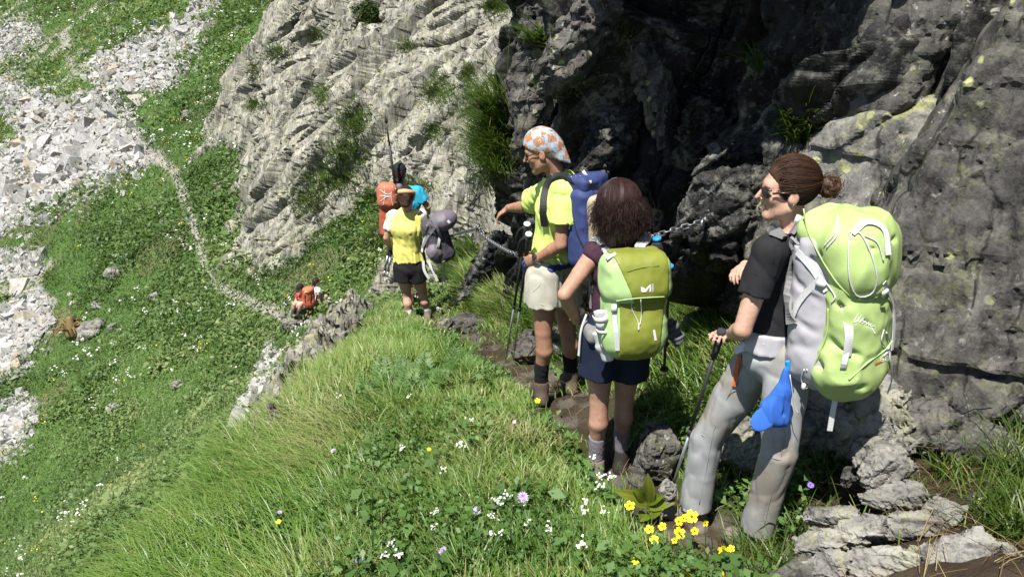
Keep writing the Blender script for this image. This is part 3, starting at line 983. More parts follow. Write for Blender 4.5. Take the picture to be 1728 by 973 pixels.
def rock_solid(c, h, ax, seed, res=None, nplanes=14, rough=0.12, chop=0.82, lam=1.0):
    """an angular block: an ellipsoid-ish hull chopped by random planes, roughened"""
    r = np.random.default_rng(seed)
    c = np.asarray(c, dtype=np.float64); h = np.asarray(h, dtype=np.float64); ax = np.asarray(ax)
    R = float(max(h))*1.15
    res = res or max(h)/22
    lo = c - np.abs(ax.T*h).sum(1)*1.12; hi = c + np.abs(ax.T*h).sum(1)*1.12
    F = Field(lo, hi, res)
    X, Y, Z = F.ax()
    q = [((X-c[0])*ax[i][0] + (Y-c[1])*ax[i][1] + (Z-c[2])*ax[i][2])/h[i] for i in range(3)]
    m = float(min(h))
    f = np.maximum(np.maximum(np.abs(q[0]), np.abs(q[1])), np.abs(q[2])) - 1.0
    for _ in range(nplanes*2):
        n = unit(r.normal(size=3)*np.array([1, 1, .8])); d = r.uniform(chop-.04, chop+0.34)
        f = np.maximum(f, q[0]*n[0] + q[1]*n[1] + q[2]*n[2] - d)
    F.f = (f*m).astype(np.float32)
    s = seed % 97
    def wp(p):
        g = (p - c) @ ax.T
        k = np.array([0.35, 0.5, 2.6])
        lay_ = g[:, 0]/(0.34*m)*lam + 0.8*fbm(g/(0.9*m)+s, 3, seed+3)
        saw = lay_ - np.floor(lay_)
        chip, _j = facets(g[:, 1] + 0.4*g[:, 2], g[:, 2] - .3*g[:, 0], 0.55*m, 0.34*m, 0.4, seed, 0.7)
        chip2, j2_ = facets(g[:, 0] - .5*g[:, 2], g[:, 1] + .2*g[:, 2], 0.9*m, 0.6*m, 1.1, seed+11, 0.9)
        return m*rough*(0.35*fbm(g/(0.22*m)+s, 4, seed, 0.6) + 0.8*saw*(0.6+0.4*vnoise(g/m*1.5, seed+8)) + 0.6*chip + 0.8*chip2 + 0.5*_j + .6*j2_)
    F.warp(wp, m*0.5)
    V, Q = F.mesh()
    return V, Q
def frame(zdir, xdir):
    z = unit(zdir); x = np.asarray(xdir, dtype=np.float64); x = unit(x - z*(x @ z)); y = np.cross(z, x)
    return np.array([x, y, z])
def rock(name, c, h, ax, seed, mat, label=None, parent=None, group=None, cat='rock', **kw):
    V, Q = rock_solid(c, h, ax, seed, **kw)
    o = link(name, np_mesh(name, V, [Q], None, False), mat, parent)
    o_geo[o.name] = (V, Q)
    if label: tag(o, label, cat, group)
    return o
def tilt_frame(yaw, pitch, roll):
    """yaw about z, then pitch about x', then roll about y' (degrees)"""
    m = Matrix.Rotation(math.radians(yaw), 3, 'Z') @ Matrix.Rotation(math.radians(pitch), 3, 'X') @ Matrix.Rotation(math.radians(roll), 3, 'Y')
    return np.array(m).T

# the big leaning bodies of rock along the wall
rock('rock_buttress', P(1700, 330, 3.75), (0.52, 0.62, 1.75), tilt_frame(-28, -8, 17), 301, M['rock_grey'],
     'massive grey buttress with round lichen spots beside the near woman with the big pack', cat='rock', res=0.026, nplanes=9, rough=0.055, chop=0.92)
rock('rock_slab', P(1425, 330, 4.35), (0.40, 0.42, 0.72), tilt_frame(-35, -12, 24), 302, M['rock_slab'],
     'sunlit grey slab with lichen just behind the near woman\'s head', cat='rock', res=0.02, nplanes=8, rough=0.06, chop=0.9)
rock('rock_block', P(1560, 40, 4.35), (0.30, 0.40, 0.75), tilt_frame(-30, -5, 20), 303, M['rock_grey'],
     'tall lichen-spotted block at the top edge above the grey slab', cat='rock', res=0.02, nplanes=8, rough=0.06, chop=0.9)
RIBS = [  # bearing, forward distance, half sizes, yaw/pitch/roll, seed
    ((975, 70, 6.6), (0.15, 0.2, 0.42), (-20, 5, 28), 311, 'sunlit pale rib of rock at the top of the dark wall', 'rock_grey'),
    ((1110, 150, 6.0), (0.11, 0.2, 0.34), (-20, 0, -14), 312, 'narrow upright grey rib in the middle of the dark wall', 'rock_grey'),
    ((905, 160, 7.2), (0.20, 0.25, 0.60), (-15, 0, 8), 313, 'light grey upright slab above the hiker in the bandana', 'rock_grey'),
    ((915, 330, 6.9), (0.17, 0.25, 0.42), (-15, 0, 4), 314, 'light grey rock face behind the outstretched arm', 'rock_grey'),
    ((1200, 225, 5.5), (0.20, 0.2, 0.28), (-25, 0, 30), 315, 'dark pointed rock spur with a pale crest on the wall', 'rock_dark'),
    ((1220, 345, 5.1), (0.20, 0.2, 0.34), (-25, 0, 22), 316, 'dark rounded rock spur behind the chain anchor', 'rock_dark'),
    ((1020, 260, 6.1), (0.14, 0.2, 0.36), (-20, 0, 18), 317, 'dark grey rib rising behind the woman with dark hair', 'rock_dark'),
    ((1300, 350, 4.6), (0.17, 0.2, 0.22), (-25, 0, 10), 318, 'lichen-covered boulder in front of the near woman\'s face', 'rock_grey'),
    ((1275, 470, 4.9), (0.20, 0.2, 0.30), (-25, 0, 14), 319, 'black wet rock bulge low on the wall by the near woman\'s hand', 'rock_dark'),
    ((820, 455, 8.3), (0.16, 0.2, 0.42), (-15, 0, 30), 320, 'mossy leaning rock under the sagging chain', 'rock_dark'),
]
_wb = bvh_of([rock_wall])
for (b, h, ypr, sd, lab, mt) in RIBS:
    _h4 = _wb.ray_cast(Vector((0,0,0)), Vector(unit(P(b[0], b[1], 1.0))))
    _c = P(b[0], b[1], b[2]) if _h4[0] is None else P(b[0], b[1], _h4[0].y - 0.02)
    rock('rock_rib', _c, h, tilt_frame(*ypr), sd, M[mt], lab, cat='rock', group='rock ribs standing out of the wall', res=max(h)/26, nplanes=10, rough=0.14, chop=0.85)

def lrock(b, h, ypr, sd, lab, mt='rock_pale', group=None, name='rock', **kw):
    kw.setdefault('res', max(h)/26); kw.setdefault('nplanes', 10); kw.setdefault('rough', .10)
    return rock(name, P(*b), h, tilt_frame(*ypr), sd, M[mt], lab, group=group, **kw)
# ------------------------------------------------------------------ loose stone
import bmesh
def hull_mesh(seed, n=11, flat=0.6):
    r = np.random.default_rng(seed)
    bm = bmesh.new()
    for _ in range(n):
        v = r.uniform(-1, 1, 3); v /= max(np.abs(v).max(), 1e-6)
        v *= r.uniform(0.72, 1.0)
        bm.verts.new((v[0]*0.5, v[1]*0.42, v[2]*0.5*flat))
    bmesh.ops.convex_hull(bm, input=bm.verts)
    bmesh.ops.delete(bm, geom=[v for v in bm.verts if not v.link_faces], context='VERTS')
    bmesh.ops.triangulate(bm, faces=bm.faces)
    bm.verts.index_update()
    V = np.array([v.co[:] for v in bm.verts]); T = np.array([[v.index for v in f.verts] for f in bm.faces])
    bm.free()
    return V, T
HULLS = [hull_mesh(500+i, 10 + i % 4, (0.45, 0.6, 0.8)[i % 3]) for i in range(10)]
HULL_ME = []
for i, (V, T) in enumerate(HULLS):
    me = np_mesh('stone', V, [T], {'rnd': np.full(len(V), 0.0)}, False)
    me.materials.append(M['stone']); HULL_ME.append(me)
def rotm(a, b, c):
    return np.array((Matrix.Rotation(a, 3, 'Z') @ Matrix.Rotation(b, 3, 'X') @ Matrix.Rotation(c, 3, 'Y')))
def scatter_stones():
    pts = []
    r = np.random.default_rng(91)
    for k, poly in enumerate(SCREE):
        xs = [p[0] for p in poly]; ys = [p[1] for p in poly]
        area = 0.5*abs(sum(poly[i][0]*poly[(i+1) % len(poly)][1]-poly[(i+1) % len(poly)][0]*poly[i][1] for i in range(len(poly))))
        n = int(area/6.5)
        x = r.uniform(min(xs), max(xs), n*3); y = r.uniform(min(ys), max(ys), n*3)
        m = inpoly(x + r.normal(0, 13, len(x)), y + r.normal(0, 13, len(x)), poly)
        x, y = x[m][:n], y[m][:n]
        X, Y, Z, ok = hill_hit(x, y)
        sz = np.exp(r.normal(-1.72, 0.48, len(X)))*np.clip(Y/30, .75, 1.4)
        if k == 6: sz *= 0.7
        sz = np.minimum(sz, .62*np.clip(Y/30, .6, 1.5))
        pts.append(np.c_[X, Y, Z, sz][ok])
    # strays
    x = r.uniform(-150, 470, 420); y = r.uniform(-40, 900, 420)
    X, Y, Z, ok = hill_hit(x, y)
    keep = ok & (Y > 15) & ((n2(X, Y, 6, 93, 2) > 0.15))
    pts.append(np.c_[X, Y, Z, np.exp(r.normal(-1.8, 0.5, len(X)))*np.clip(Y/30, .7, 1.6)][keep])
    # path gravel
    pp = np.array(PATHPX, dtype=float)
    t = r.uniform(0, len(pp)-1.001, 260); i = t.astype(int)
    q = pp[i]*(1-(t-i))[:, None] + pp[i+1]*(t-i)[:, None]
    q += r.normal(0, 5, q.shape)
    X, Y, Z, ok = hill_hit(q[:,0], q[:,1])
    pts.append(np.c_[X, Y, Z, r.uniform(.04, .11, len(X))*np.clip(Y/28, .8, 2)][ok])
    pts = np.concatenate(pts)
    pts = pts[np.argsort(-pts[:,3]/pts[:,1])]
    mb = MB()
    for j, (x, y, z, s) in enumerate(pts):
        h = int(r.integers(0, 10))
        yaw, rx, ry = r.uniform(0, 6.28), r.normal(0.35, 0.35), r.normal(-0.3, 0.35)
        if j < 300:
            o = bpy.data.objects.new('stone', HULL_ME[h]); COL.objects.link(o)
            o.location = (x, y, z + 0.08*s); o.rotation_euler = (rx, ry, yaw); o.scale = (s*1.25, s*1.25, s*1.25)
            o.parent = hillside
        else:
            V, T = HULLS[h]
            mb.add((V*s*1.2) @ rotm(yaw, rx, ry).T + A(x, y, z + 0.1*s), None, T, r.uniform(0, 1))
    o = mb.build('scree', M['stone'], None, False)
    tag(o, 'pale grey scree stones strewn down the hillside', None, None, 'stuff')
scatter_stones()

# boulders on the hillside, each a thing of its own
BOULD = [
    (318, 190, 24, 'pale flat-topped boulder among white flowers to the right of the scree'),
    (405, 46, 16, 'small pale boulder alone in the bright green grass near the cliff top'),
    (156, 548, 44, 'broad lichen-yellow boulder beside the uprooted stump'),
    (192, 548, 22, 'grey block touching the broad lichen boulder'),
    (192, 680, 25, 'pale square stone in the grass low on the slope'),
    (300, 645, 22, 'pale stone behind yellow-green leaves on the lower slope'),
    (336, 770, 20, 'small pale stone in the grass near the grassy ledge edge'),
    (403, 648, 24, 'pointed grey stone in the grass near the stony gully'),
    (100, 300, 30, 'large pale boulder at the lower edge of the scree field'),
    (138, 308, 26, 'grey boulder with a dark underside at the scree field edge'),
    (76, 190, 30, 'blocky boulder at the upper left of the scree field'),
    (112, 172, 26, 'flat slab leaning at the top of the scree field'),
    (168, 165, 24, 'pale wedge of rock at the head of the scree beside the path'),
    (148, 88, 18, 'rounded boulder beside the upper stretch of path'),
    (96, 62, 13, 'pale stone at the top of the upper stretch of path'),
    (200, 48, 20, 'pale boulder in the grass above the upper scree'),
    (260, 80, 22, 'largest pale boulder in the upper scree patch'),
    (185, 128, 34, 'long flat slab at the left end of the upper scree patch'),
    (276, 372, 14, 'low pale stone in the meadow left of the footpath'),
    (190, 455, 30, 'lichen-spotted outcrop slab in the meadow below the scree'),
    (262, 496, 24, 'flat grey outcrop in the meadow left of the path bend'),
    (480, 528, 18, 'grey stone at the edge of the path by the seated hikers'),
    (455, 575, 22, 'grey angular stone at the top of the stony gully'),
    (440, 640, 20, 'bluish grey stone halfway down the stony gully'),
    (425, 690, 18, 'brownish stone at the foot of the stony gully'),
    (592, 492, 22, 'pale flat stone above the slanting slab'),
    (555, 508, 20, 'grey stone beside the boy in the white shirt'),
]
for i, (px_, py_, w, lab) in enumerate(BOULD):
    X, Y, Z, ok = (q[0] for q in hill_hit([px_], [py_ + w*0.3]))
    s = w*mpp(Y, py_)
    r_ = random.Random(600+i)
    rock('boulder', A(X, Y, Z + s*0.10), (s*0.55, s*0.5, s*0.38), tilt_frame(r_.uniform(-60, 60), r_.uniform(-15, 25), r_.uniform(-30, 5)), 600+i,
         M['rock_pale'], lab, cat='boulder', group='boulders on the hillside', res=s/17, nplanes=11, rough=0.10)

# ------------------------------------------------------------------ grass and leaves as meshes
def blades(base, L, az, lean, bend, w, rnd, up=None):
    """curved tapering blades; returns verts, quads, attribute"""
    n = len(base)
    d = np.stack([np.cos(az), np.sin(az), np.zeros(n)], 1)
    side = np.stack([-np.sin(az), np.cos(az), np.zeros(n)], 1)
    tw = np.random.default_rng(n).uniform(-1, 1, n)[:, None]
    side = side*np.cos(tw) + d*np.sin(tw)
    ts = (0.0, 0.38, 0.72, 1.0); ws = (0.8, 1.0, 0.62, 0.06)
    rows = []
    for t, q in zip(ts, ws):
        h = L*(t - 0.5*bend*t*t*(0.7+0.3*t))
        o = L*(lean*t + bend*t*t*0.75)
        c = base + d*o[:, None]; c[:, 2] += h
        rows.append(c - side*(w*q*0.5)[:, None]); rows.append(c + side*(w*q*0.5)[:, None])
    V = np.stack(rows, 1).reshape(-1, 3)
    i = np.arange(n)[:, None]*8
    Q = np.concatenate([i + np.array([0,1,3,2]), i + np.array([2,3,5,4]), i + np.array([4,5,7,6])])
    return V, Q, np.repeat(rnd, 8)
def leaves(base, size, rnd, r, upness=0.6, asp=0.5):
    n = len(base)
    nn = r.normal(size=(n, 3)); nn[:, 2] = np.abs(nn[:, 2]) + upness
    nn /= np.linalg.norm(nn, axis=1)[:, None]
    t = np.cross(nn, r.normal(size=(n, 3))); t /= np.linalg.norm(t, axis=1)[:, None] + 1e-9
    s = np.cross(nn, t)
    L = size[:, None]
    V = np.stack([base - t*L*0.5, base + s*L*asp*0.5 + nn*L*0.08, base + t*L*0.5 - nn*L*0.06, base - s*L*asp*0.5 + nn*L*0.08], 1).reshape(-1, 3)
    Q = np.arange(n)[:, None]*4 + np.array([0,1,2,3])
    return V, Q, np.repeat(rnd, 4)
def put(name, V, Q, a, mat, label=None, kind=None, parent=None, cat=None):
    o = link(name, np_mesh(name, V, [Q], {'rnd': np.clip(a, 0, 1)}, True), mat, parent)
    return tag(o, label, cat, None, kind)

def stuff_far():
    r = np.random.default_rng(17)
    n = 95000
    b = np.tan(r.uniform(-0.72, -0.02, n)); F = 8.5*np.power(135/8.5, r.uniform(0, 1, n)**0.85)
    X = b*F; Y = F; Z = hill_z(X, Y)
    px, py, _ = pix(np.stack([X, Y, Z], -1))
    ok = (px > -260) & (py > -120) & (py < 1150)
    X, Y, Z, px, py = X[ok], Y[ok], Z[ok], px[ok], py[ok]
    jx = 14*n2(X, Y, 1.2, 41, 3); jy = 14*n2(X, Y, 1.2, 47, 3)
    bare = np.zeros(len(X), dtype=bool)
    for poly in SCREE: bare |= inpoly(px+jx, py+jy, poly)
    streak = n2(X*1.0 - Y*0.9, X*0.15 + Y*0.15, 1.6, 55, 4)
    lw = smooth(240, 0, px)*0.28 + smooth(300, 60, py)*0.22
    bare |= (streak + 0.3*n2(X, Y, .9, 57, 3) + lw > 0.98 + 0.6*smooth(150, 260, px))
    dp = polydist(px, py, PATHPX); wpx = 4.5 + 6*smooth(150, 520, py) + 10*smooth(300, 240, py)*smooth(180, 240, px)
    on = (dp < wpx) | (polydist(px, py, PATH2PX) < 6)
    keep = (~bare | (r.uniform(size=len(X)) < 0.22*(n2(X, Y, 1.5, 59, 3) > .05))) & (~on)
    X, Y, Z, px, py = X[keep], Y[keep], Z[keep], px[keep], py[keep]
    n = len(X)
    tone = 0.42 + 0.34*n2(X, Y, 3.2, 131, 4) + 0.22*n2(X, Y, .9, 135, 2) + r.normal(0, .10, n)
    lush = smooth(-0.1, 0.35, n2(X, Y, 2.0, 133, 3) + 0.35*smooth(250, 420, px))
    base = np.stack([X, Y, Z], 1)
    k = 7
    sz = (0.020 + 0.0030*Y)
    spread = (0.05 + 0.007*Y)
    B = np.repeat(base, k, 0); big = np.where((r.uniform(size=n) < .05) & (n2(X, Y, 1.8, 137, 2) > .1), 2.3, 1.0)
    S = np.repeat(sz*(0.7+0.7*lush)*big, k)*r.uniform(.6, 1.4, n*k)
    B = B + r.normal(size=(n*k, 3))*np.repeat(spread, k)[:, None]*np.array([1, 1, 0.25])
    B[:, 2] += np.repeat((0.03 + 0.20*lush)*r.uniform(0.2, 1.1, n), k)*r.uniform(.3, 1, n*k)
    V, Q, a = leaves(B, S, np.repeat(tone, k) + r.normal(0, .08, n*k), r, 0.7, 0.55)
    put('meadow_vegetation', V, Q, a, M['meadow'], 'low leafy meadow plants covering the hillside', 'stuff')
    # grass tufts between the leaves
    m = r.uniform(size=n) < 0.6
    bb = np.repeat(base[m], 3, 0) + r.normal(size=(m.sum()*3, 3))*np.repeat(spread[m], 3)[:, None]*np.array([1, 1, 0.1])
    YY = np.repeat(Y[m], 3); q = len(bb)
    V, Q, a = blades(bb, (0.10+0.004*YY)*r.uniform(.6, 1.5, q), r.uniform(0, 6.28, q), r.uniform(0.1, .5, q), r.uniform(.1, .7, q), 0.004+0.0007*YY, np.repeat(tone[m], 3)+r.normal(0, .1, q))
    put('meadow_grass', V, Q, a, M['meadow'], 'short meadow grass on the hillside', 'stuff')
    # tiny flowers, uncountable
    for name, mat, num, lab, w in (('white_meadow_flowers', 'white_petal', 1500, 'tiny white umbel flowers dotted over the meadow', 1.0), ('yellow_meadow_flowers', 'yellow_petal', 420, 'tiny yellow flowers dotted over the meadow', .6)):
        g = smooth(0.0, 0.5, n2(X, Y, 3.0, 141 if w == 1 else 149, 3) + (0.55*smooth(240, 330, px)*smooth(560, 430, py)*smooth(120, 220, py) if w == 1 else 0.1))
        idx = r.choice(n, num, p=(g+.02)*Y**1.6/((g+.02)*Y**1.6).sum())
        c = base[idx] + np.c_[r.normal(0, .1, (num, 2)), r.uniform(.18, .34, num)]
        kk = 6
        C = np.repeat(c, kk, 0) + r.normal(size=(num*kk, 3))*np.repeat((0.018+.0012*Y[idx]), kk)[:, None]
        V, Q, a = leaves(C, np.repeat((.022+.0021*Y[idx])*w, kk)*r.uniform(.6, 1.3, num*kk), r.uniform(0, 1, num*kk), r, 2.0, 0.9)
        put(name, V, Q, a, M[mat], lab, 'stuff')
stuff_far()

WALLX = lambda Y: np.interp(Y, [0.6, 2.6, 3.5, 4.2, 5.0, 6.0, 7.0, 7.8, 8.5], [3.6, 2.75, 2.15, 1.75, 1.5, 1.05, 0.5, 0.15, 0.2])
ROCKY = [(1325,975),(1360,860),(1420,770),(1470,690),(1728,660),(1980,660),(1980,1200),(1290,1200)]
def ledge_pts(r, n, f0=1.5, f1=11.3, over=0.75):
    F = f0*np.power(f1/f0, r.uniform(0, 1, n))
    lo = edge_x(F) - np.where((F > 4.7) & (F < 9.3), 0.02, over); hi = np.where(F < 8.3, WALLX(F), -0.1) - 0.03
    X = lo + (hi-lo)*r.uniform(0, 1, n)
    return X, F
FERN = []
for _p, _r in (((690,655),.40),((610,700),.26),((635,800),.2)):
    _h3 = ledge_hit([_p[0]], [_p[1]]); FERN.append((_h3[0][0], _h3[1][0], _r))
def grass_near():
    r = np.random.default_rng(23)
    n = 150000
    X, Y = ledge_pts(r, n)
    Z = ledge_z(X, Y)
    px, py, _ = pix(np.stack([X, Y, Z], -1))
    ok = (px > -300) & (px < 2000) & (py < 1350)
    td = trail_d(X, Y) + 0.10*n2(X, Y, .35, 81, 3)
    tr = smooth(0.34, 0.14, td)
    ok &= r.uniform(size=n) > tr*0.93
    rocky = inpoly(px, py, ROCKY)
    ok &= ~rocky | (r.uniform(size=n) < 0.10*(n2(X, Y, .5, 151, 2) > .1))
    patch = n2(X, Y, .55, 153, 3)
    ok &= r.uniform(size=n) < smooth(-0.75, -0.1, patch) + .15
    for (fx, fy, fr) in FERN: ok &= (np.hypot(X-fx, Y-fy) > fr) | (r.uniform(size=n) < .12)
    X, Y, Z, px, py, patch = X[ok], Y[ok], Z[ok], px[ok], py[ok], patch[ok]; n = len(X)
    tdk = trail_d(X, Y)
    longz = smooth(-0.55, -1.15, X)*smooth(7.5, 5, Y)                        # the long combed grass on the outer edge
    wall = smooth(0.25, 0.5, X - np.interp(Y, [3, 4, 5, 6, 7.5, 9], [1.0, .62, .35, 0.0, -.5, -1.0]))*smooth(3.7, 4.2, Y)
    fern = smooth(0.55, 0.2, np.hypot((X+0.62)/1.2, (Y-5.2)/1.0))
    clump = n2(X, Y, .24, 157, 3)
    L = 0.105 + 0.07*r.uniform(size=n) + .045*clump + 0.17*longz*r.uniform(.5, 1.2, n) + 0.20*wall*r.uniform(.4, 1.2, n) + 0.03*patch
    L *= smooth(0.1, 0.5, tdk)*0.6 + 0.4
    L = np.maximum(L, 0.04)*(1 + 0.05*np.maximum(Y-4, 0))
    flow = 2.5 + 0.9*n2(X, Y, .7, 161, 2)                                      # outwards and down the slope
    az = np.where(r.uniform(size=n) < 0.35+0.5*longz, flow + r.normal(0, .5, n), r.uniform(0, 6.283, n))
    bend = np.clip(r.normal(0.45, .22, n) + 0.4*longz, 0.05, 1.15)
    w = (0.0032 + 0.0009*Y)*r.uniform(.7, 1.3, n)*(1+.3*wall)
    rnd = 0.40 + 0.22*n2(X, Y, .9, 163, 4) + r.normal(0, .16, n) + 0.12*longz
    dryp = smooth(0.0, 0.6, n2(X, Y, .8, 167, 3) + .35*smooth(5.2, 6.5, Y))
    rnd = rnd + .18*dryp
    rnd = np.where(r.uniform(size=n) < 0.05 + .14*dryp, r.uniform(.86, 1, n), rnd)
    V, Q, a = blades(np.stack([X, Y, Z-0.01], 1), L, az, r.uniform(0.05, .45, n), bend, w, rnd)
    put('ledge_grass', V, Q, a, M['grass'], 'sunlit grass growing all over the ledge', 'stuff')
    # low herbs with small round leaves
    n = 70000
    X, Y = ledge_pts(r, n, 1.6, 9.5, 0.2)
    Z = ledge_z(X, Y)
    px, py, _ = pix(np.stack([X, Y, Z], -1))
    g = n2(X, Y, .6, 171, 3) + 0.5*smooth(-1.4, -0.5, X)*smooth(4.9, 3.6, Y)
    ok = (g > 0.05) & (trail_d(X, Y) > 0.22) & ~inpoly(px, py, ROCKY) & (px > -200) & (py < 1300)
    X, Y, Z, g = X[ok], Y[ok], Z[ok], g[ok]; n = len(X)
    B = np.stack([X, Y, Z + r.uniform(.02, .17, n)*smooth(0, .6, g)], 1)
    V, Q, a = leaves(B, np.exp(r.normal(-3.75, .42, n))*(1+.06*Y), 0.45 + 0.25*n2(X, Y, .4, 173, 2) + r.normal(0, .18, n), r, 0.9, 0.62)
    put('ledge_herbs', V, Q, a, M['herb'], 'low leafy herbs between the grass on the ledge', 'stuff')
    # tall sedge in front of the dark wall
    n = 15000
    F = r.uniform(3.9, 8.4, n); X = WALLX(F) - np.abs(r.normal(0.10, .26, n)) - 0.02
    keep = (X > np.interp(F, [3, 4, 5, 6, 7.5, 9], [1.15, .95, .72, 0.30, -.25, -.75]))
    X, F = X[keep], F[keep]; n = len(X)
    cl = n2(X, F, .22, 181, 2)
    keep = cl > -0.35
    X, F, cl = X[keep], F[keep], cl[keep]; n = len(X)
    Z = ledge_z(X, F)
    V, Q, a = blades(np.stack([X, F, Z-.01], 1), (0.24+.12*cl)*r.uniform(.6, 1.35, n), r.normal(3.5, 1.0, n), r.uniform(.05, .45, n), r.uniform(.1, .9, n), (0.0048+.0006*F)*r.uniform(.7, 1.3, n), 0.5+.2*cl+r.normal(0, .2, n))
    put('wall_grass', V, Q, a, M['sedge'], 'tall fresh green grass along the foot of the dark rock wall', 'stuff')
    # tufts among the corner rocks
    Bs = []; Ls = []
    for (x, y, k, L, sp) in ((1535,850,70,.13,.02),(1690,860,160,.2,.06),(1725,800,160,.24,.06),(1700,900,120,.18,.05),(1590,790,60,.15,.05),(1400,800,70,.12,.04),(1360,800,60,.14,.04),(1440,800,50,.12,.03),(1300,860,120,.16,.06),(1330,905,120,.18,.06),(1260,930,120,.14,.06),(1250,760,90,.17,.05),(1310,960,140,.15,.06),(1720,720,80,.2,.05),(1620,800,50,.16,.05)):
        x0, y0, z0, _ = (q[0] for q in ledge_hit([x], [y]))
        for _i in range(k):
            bx, by = x0 + r.normal(0, sp), y0 + r.normal(0, sp)
            Bs.append((bx, by, 0)); Ls.append(L*r.uniform(.5, 1.3))
    B = np.array(Bs); B[:, 2] = ledge_z(B[:, 0], B[:, 1]); n = len(B)
    V, Q, a = blades(B, np.array(Ls), r.uniform(0, 6.28, n), r.uniform(.1, .6, n), r.uniform(.2, 1.0, n), r.uniform(.004, .008, n), .5 + r.normal(0, .25, n))
    put('corner_grass', V, Q, a, M['sedge'], 'grass tufts between the rocks and around the near woman\'s boots', 'stuff')
    # straw litter
    n = 5200
    X, Y = ledge_pts(r, n, 1.7, 8, 0)
    Z = ledge_z(X, Y)
    g = smooth(0.6, 0.2, np.hypot(X-1.0, Y-4.25)) + 0.7*smooth(1.1, 1.5, X)*smooth(4, 3.3, Y) + 0.12
    keep = r.uniform(size=n) < g
    X, Y, Z = X[keep], Y[keep], Z[keep]; n = len(X)
    V, Q, a = blades(np.stack([X, Y, Z+.008], 1), r.uniform(.05, .15, n), r.uniform(0, 6.28, n), r.uniform(.7, 1.1, n), r.uniform(.9, 1.5, n), np.full(n, .0028), r.uniform(0, 1, n))
    put('dry_grass', V, Q, a, M['dry'], 'dry straw-coloured grass lying by the path and under the buttress', 'stuff')
grass_near()

# grass growing in cracks of the cliffs, laid on the rock by ray casting
def crack_grass():
    r = np.random.default_rng(29)
    bv = bvh_of([far_cliff, rock_wall])
    spots = [(832,240,26,70,900,.30),(600,205,26,30,420,.16),(590,262,34,26,420,.16),(742,155,26,26,330,.15),(800,168,16,40,220,.14),(840,12,22,16,260,.16),(560,305,40,22,420,.16),(690,318,40,14,260,.15),
             (520,340,30,26,320,.16),(470,90,18,14,130,.15),(530,60,16,12,100,.14),(625,345,22,22,260,.18),(615,385,30,20,330,.2),(640,415,30,18,330,.2),(960,130,18,26,330,.14),(905,70,12,14,90,.14),(945,110,10,12,80,.14),
             (1350,225,22,20,130,.13),(1280,120,14,16,40,.13),(1060,70,14,14,60,.12),(690,80,14,10,90,.12),(735,225,14,16,120,.12),(790,120,10,14,80,.12),(430,120,10,20,90,.15),(430,180,14,14,90,.15),(545,160,14,20,130,.15),(790,440,18,26,360,.22),(770,465,22,16,300,.22)]
    Bs = []; Ls = []; Rn = []
    for (x, y, sx, sy, n, L) in spots:
        for _ in range(int(n*1.7)):
            d = unit(P(x + r.normal(0, sx*.6), y + r.normal(0, sy*.6), 1.0))
            h = bv.ray_cast(Vector((0, 0, 0)), Vector(d))
            if h[0] is None: continue
            Bs.append(np.array(h[0])); Ls.append(1.25*L*r.uniform(.5, 1.3)*(1 + h[0].y*0.02)); Rn.append(0.5 + r.normal(0, .18))
    B = np.array(Bs); n = len(B)
    V, Q, a = blades(B, np.array(Ls), r.normal(3.6, 1.1, n), r.uniform(.2, .8, n), r.uniform(.4, 1.3, n), 0.004+0.0008*B[:, 1], np.array(Rn))
    put('crack_grass', V, Q, a, M['sedge'], 'tufts of grass rooted in cracks of the rock faces', 'stuff')
crack_grass()

# ------------------------------------------------------------------ countable plants
def frond(mb, r, base, d, L, n=11, wl=0.26, a=.5, droop=.5):
    ax = unit(d); side = unit(np.cross(ax, A(0, 0, 1))); up = np.cross(side, ax)
    pts = []
    for i in range(n+1):
        t = i/n
        pts.append(base + ax*L*t + A(0, 0, 1)*(-droop*L*t*t*.5))
    pts = np.array(pts)
    mb.tube(pts, np.linspace(.0022, .0008, n+1), 4, a)
    for i in range(2, n+1):
        t = i/n
        l = L*wl*(1.15-t)*(.6+.4*math.sin(t*3))
        for sg in (-1, 1):
            dv = unit(side*sg + ax*.7 + up*.18*r.uniform(-1, 1))
            c = pts[i]; wv = unit(np.cross(dv, up))*l*.17
            mb.add([c, c+dv*l*.5+wv, c+dv*l, c+dv*l*.5-wv], [(0,1,2,3)], None, np.clip(a + r.uniform(-.2, .2), 0, 1))
def feathery(px_, py_, spread, nf, L, lab, seed):
    r = np.random.default_rng(seed)
    X, Y, Z, ok = (q[0] for q in ledge_hit([px_], [py_]))
    e = empty('feathery_plant', lab, 'plant', 'feathery green plants on the ledge')
    lf = MB()
    for i in range(nf):
        az = r.uniform(0, 6.28); el = r.uniform(.25, 1.1)
        b = A(X + r.normal(0, spread), Y + r.normal(0, spread), 0); b[2] = ledge_z(b[0], b[1])
        frond(lf, r, b, A(math.cos(az)*math.cos(el), math.sin(az)*math.cos(el), math.sin(el)), L*r.uniform(.6, 1.2), 10, .3, r.uniform(.2, .8), r.uniform(.3, 1))
    lf.build('frond', M['herb'], e)['kind'] = 'stuff'
    recenter(e, (X, Y, Z))
feathery(690, 655, .24, 170, .34, 'large clump of dark feathery leaves in the middle of the ledge', 1)
feathery(610, 700, .17, 90, .30, 'lower left clump of feathery leaves beside the large one', 2)
feathery(635, 800, .14, 70, .24, 'bluish feathery herb in the grass near the bottom of the ledge', 3)
feathery(830, 790, .14, 36, .16, 'small feathery herb among white flowers', 4)

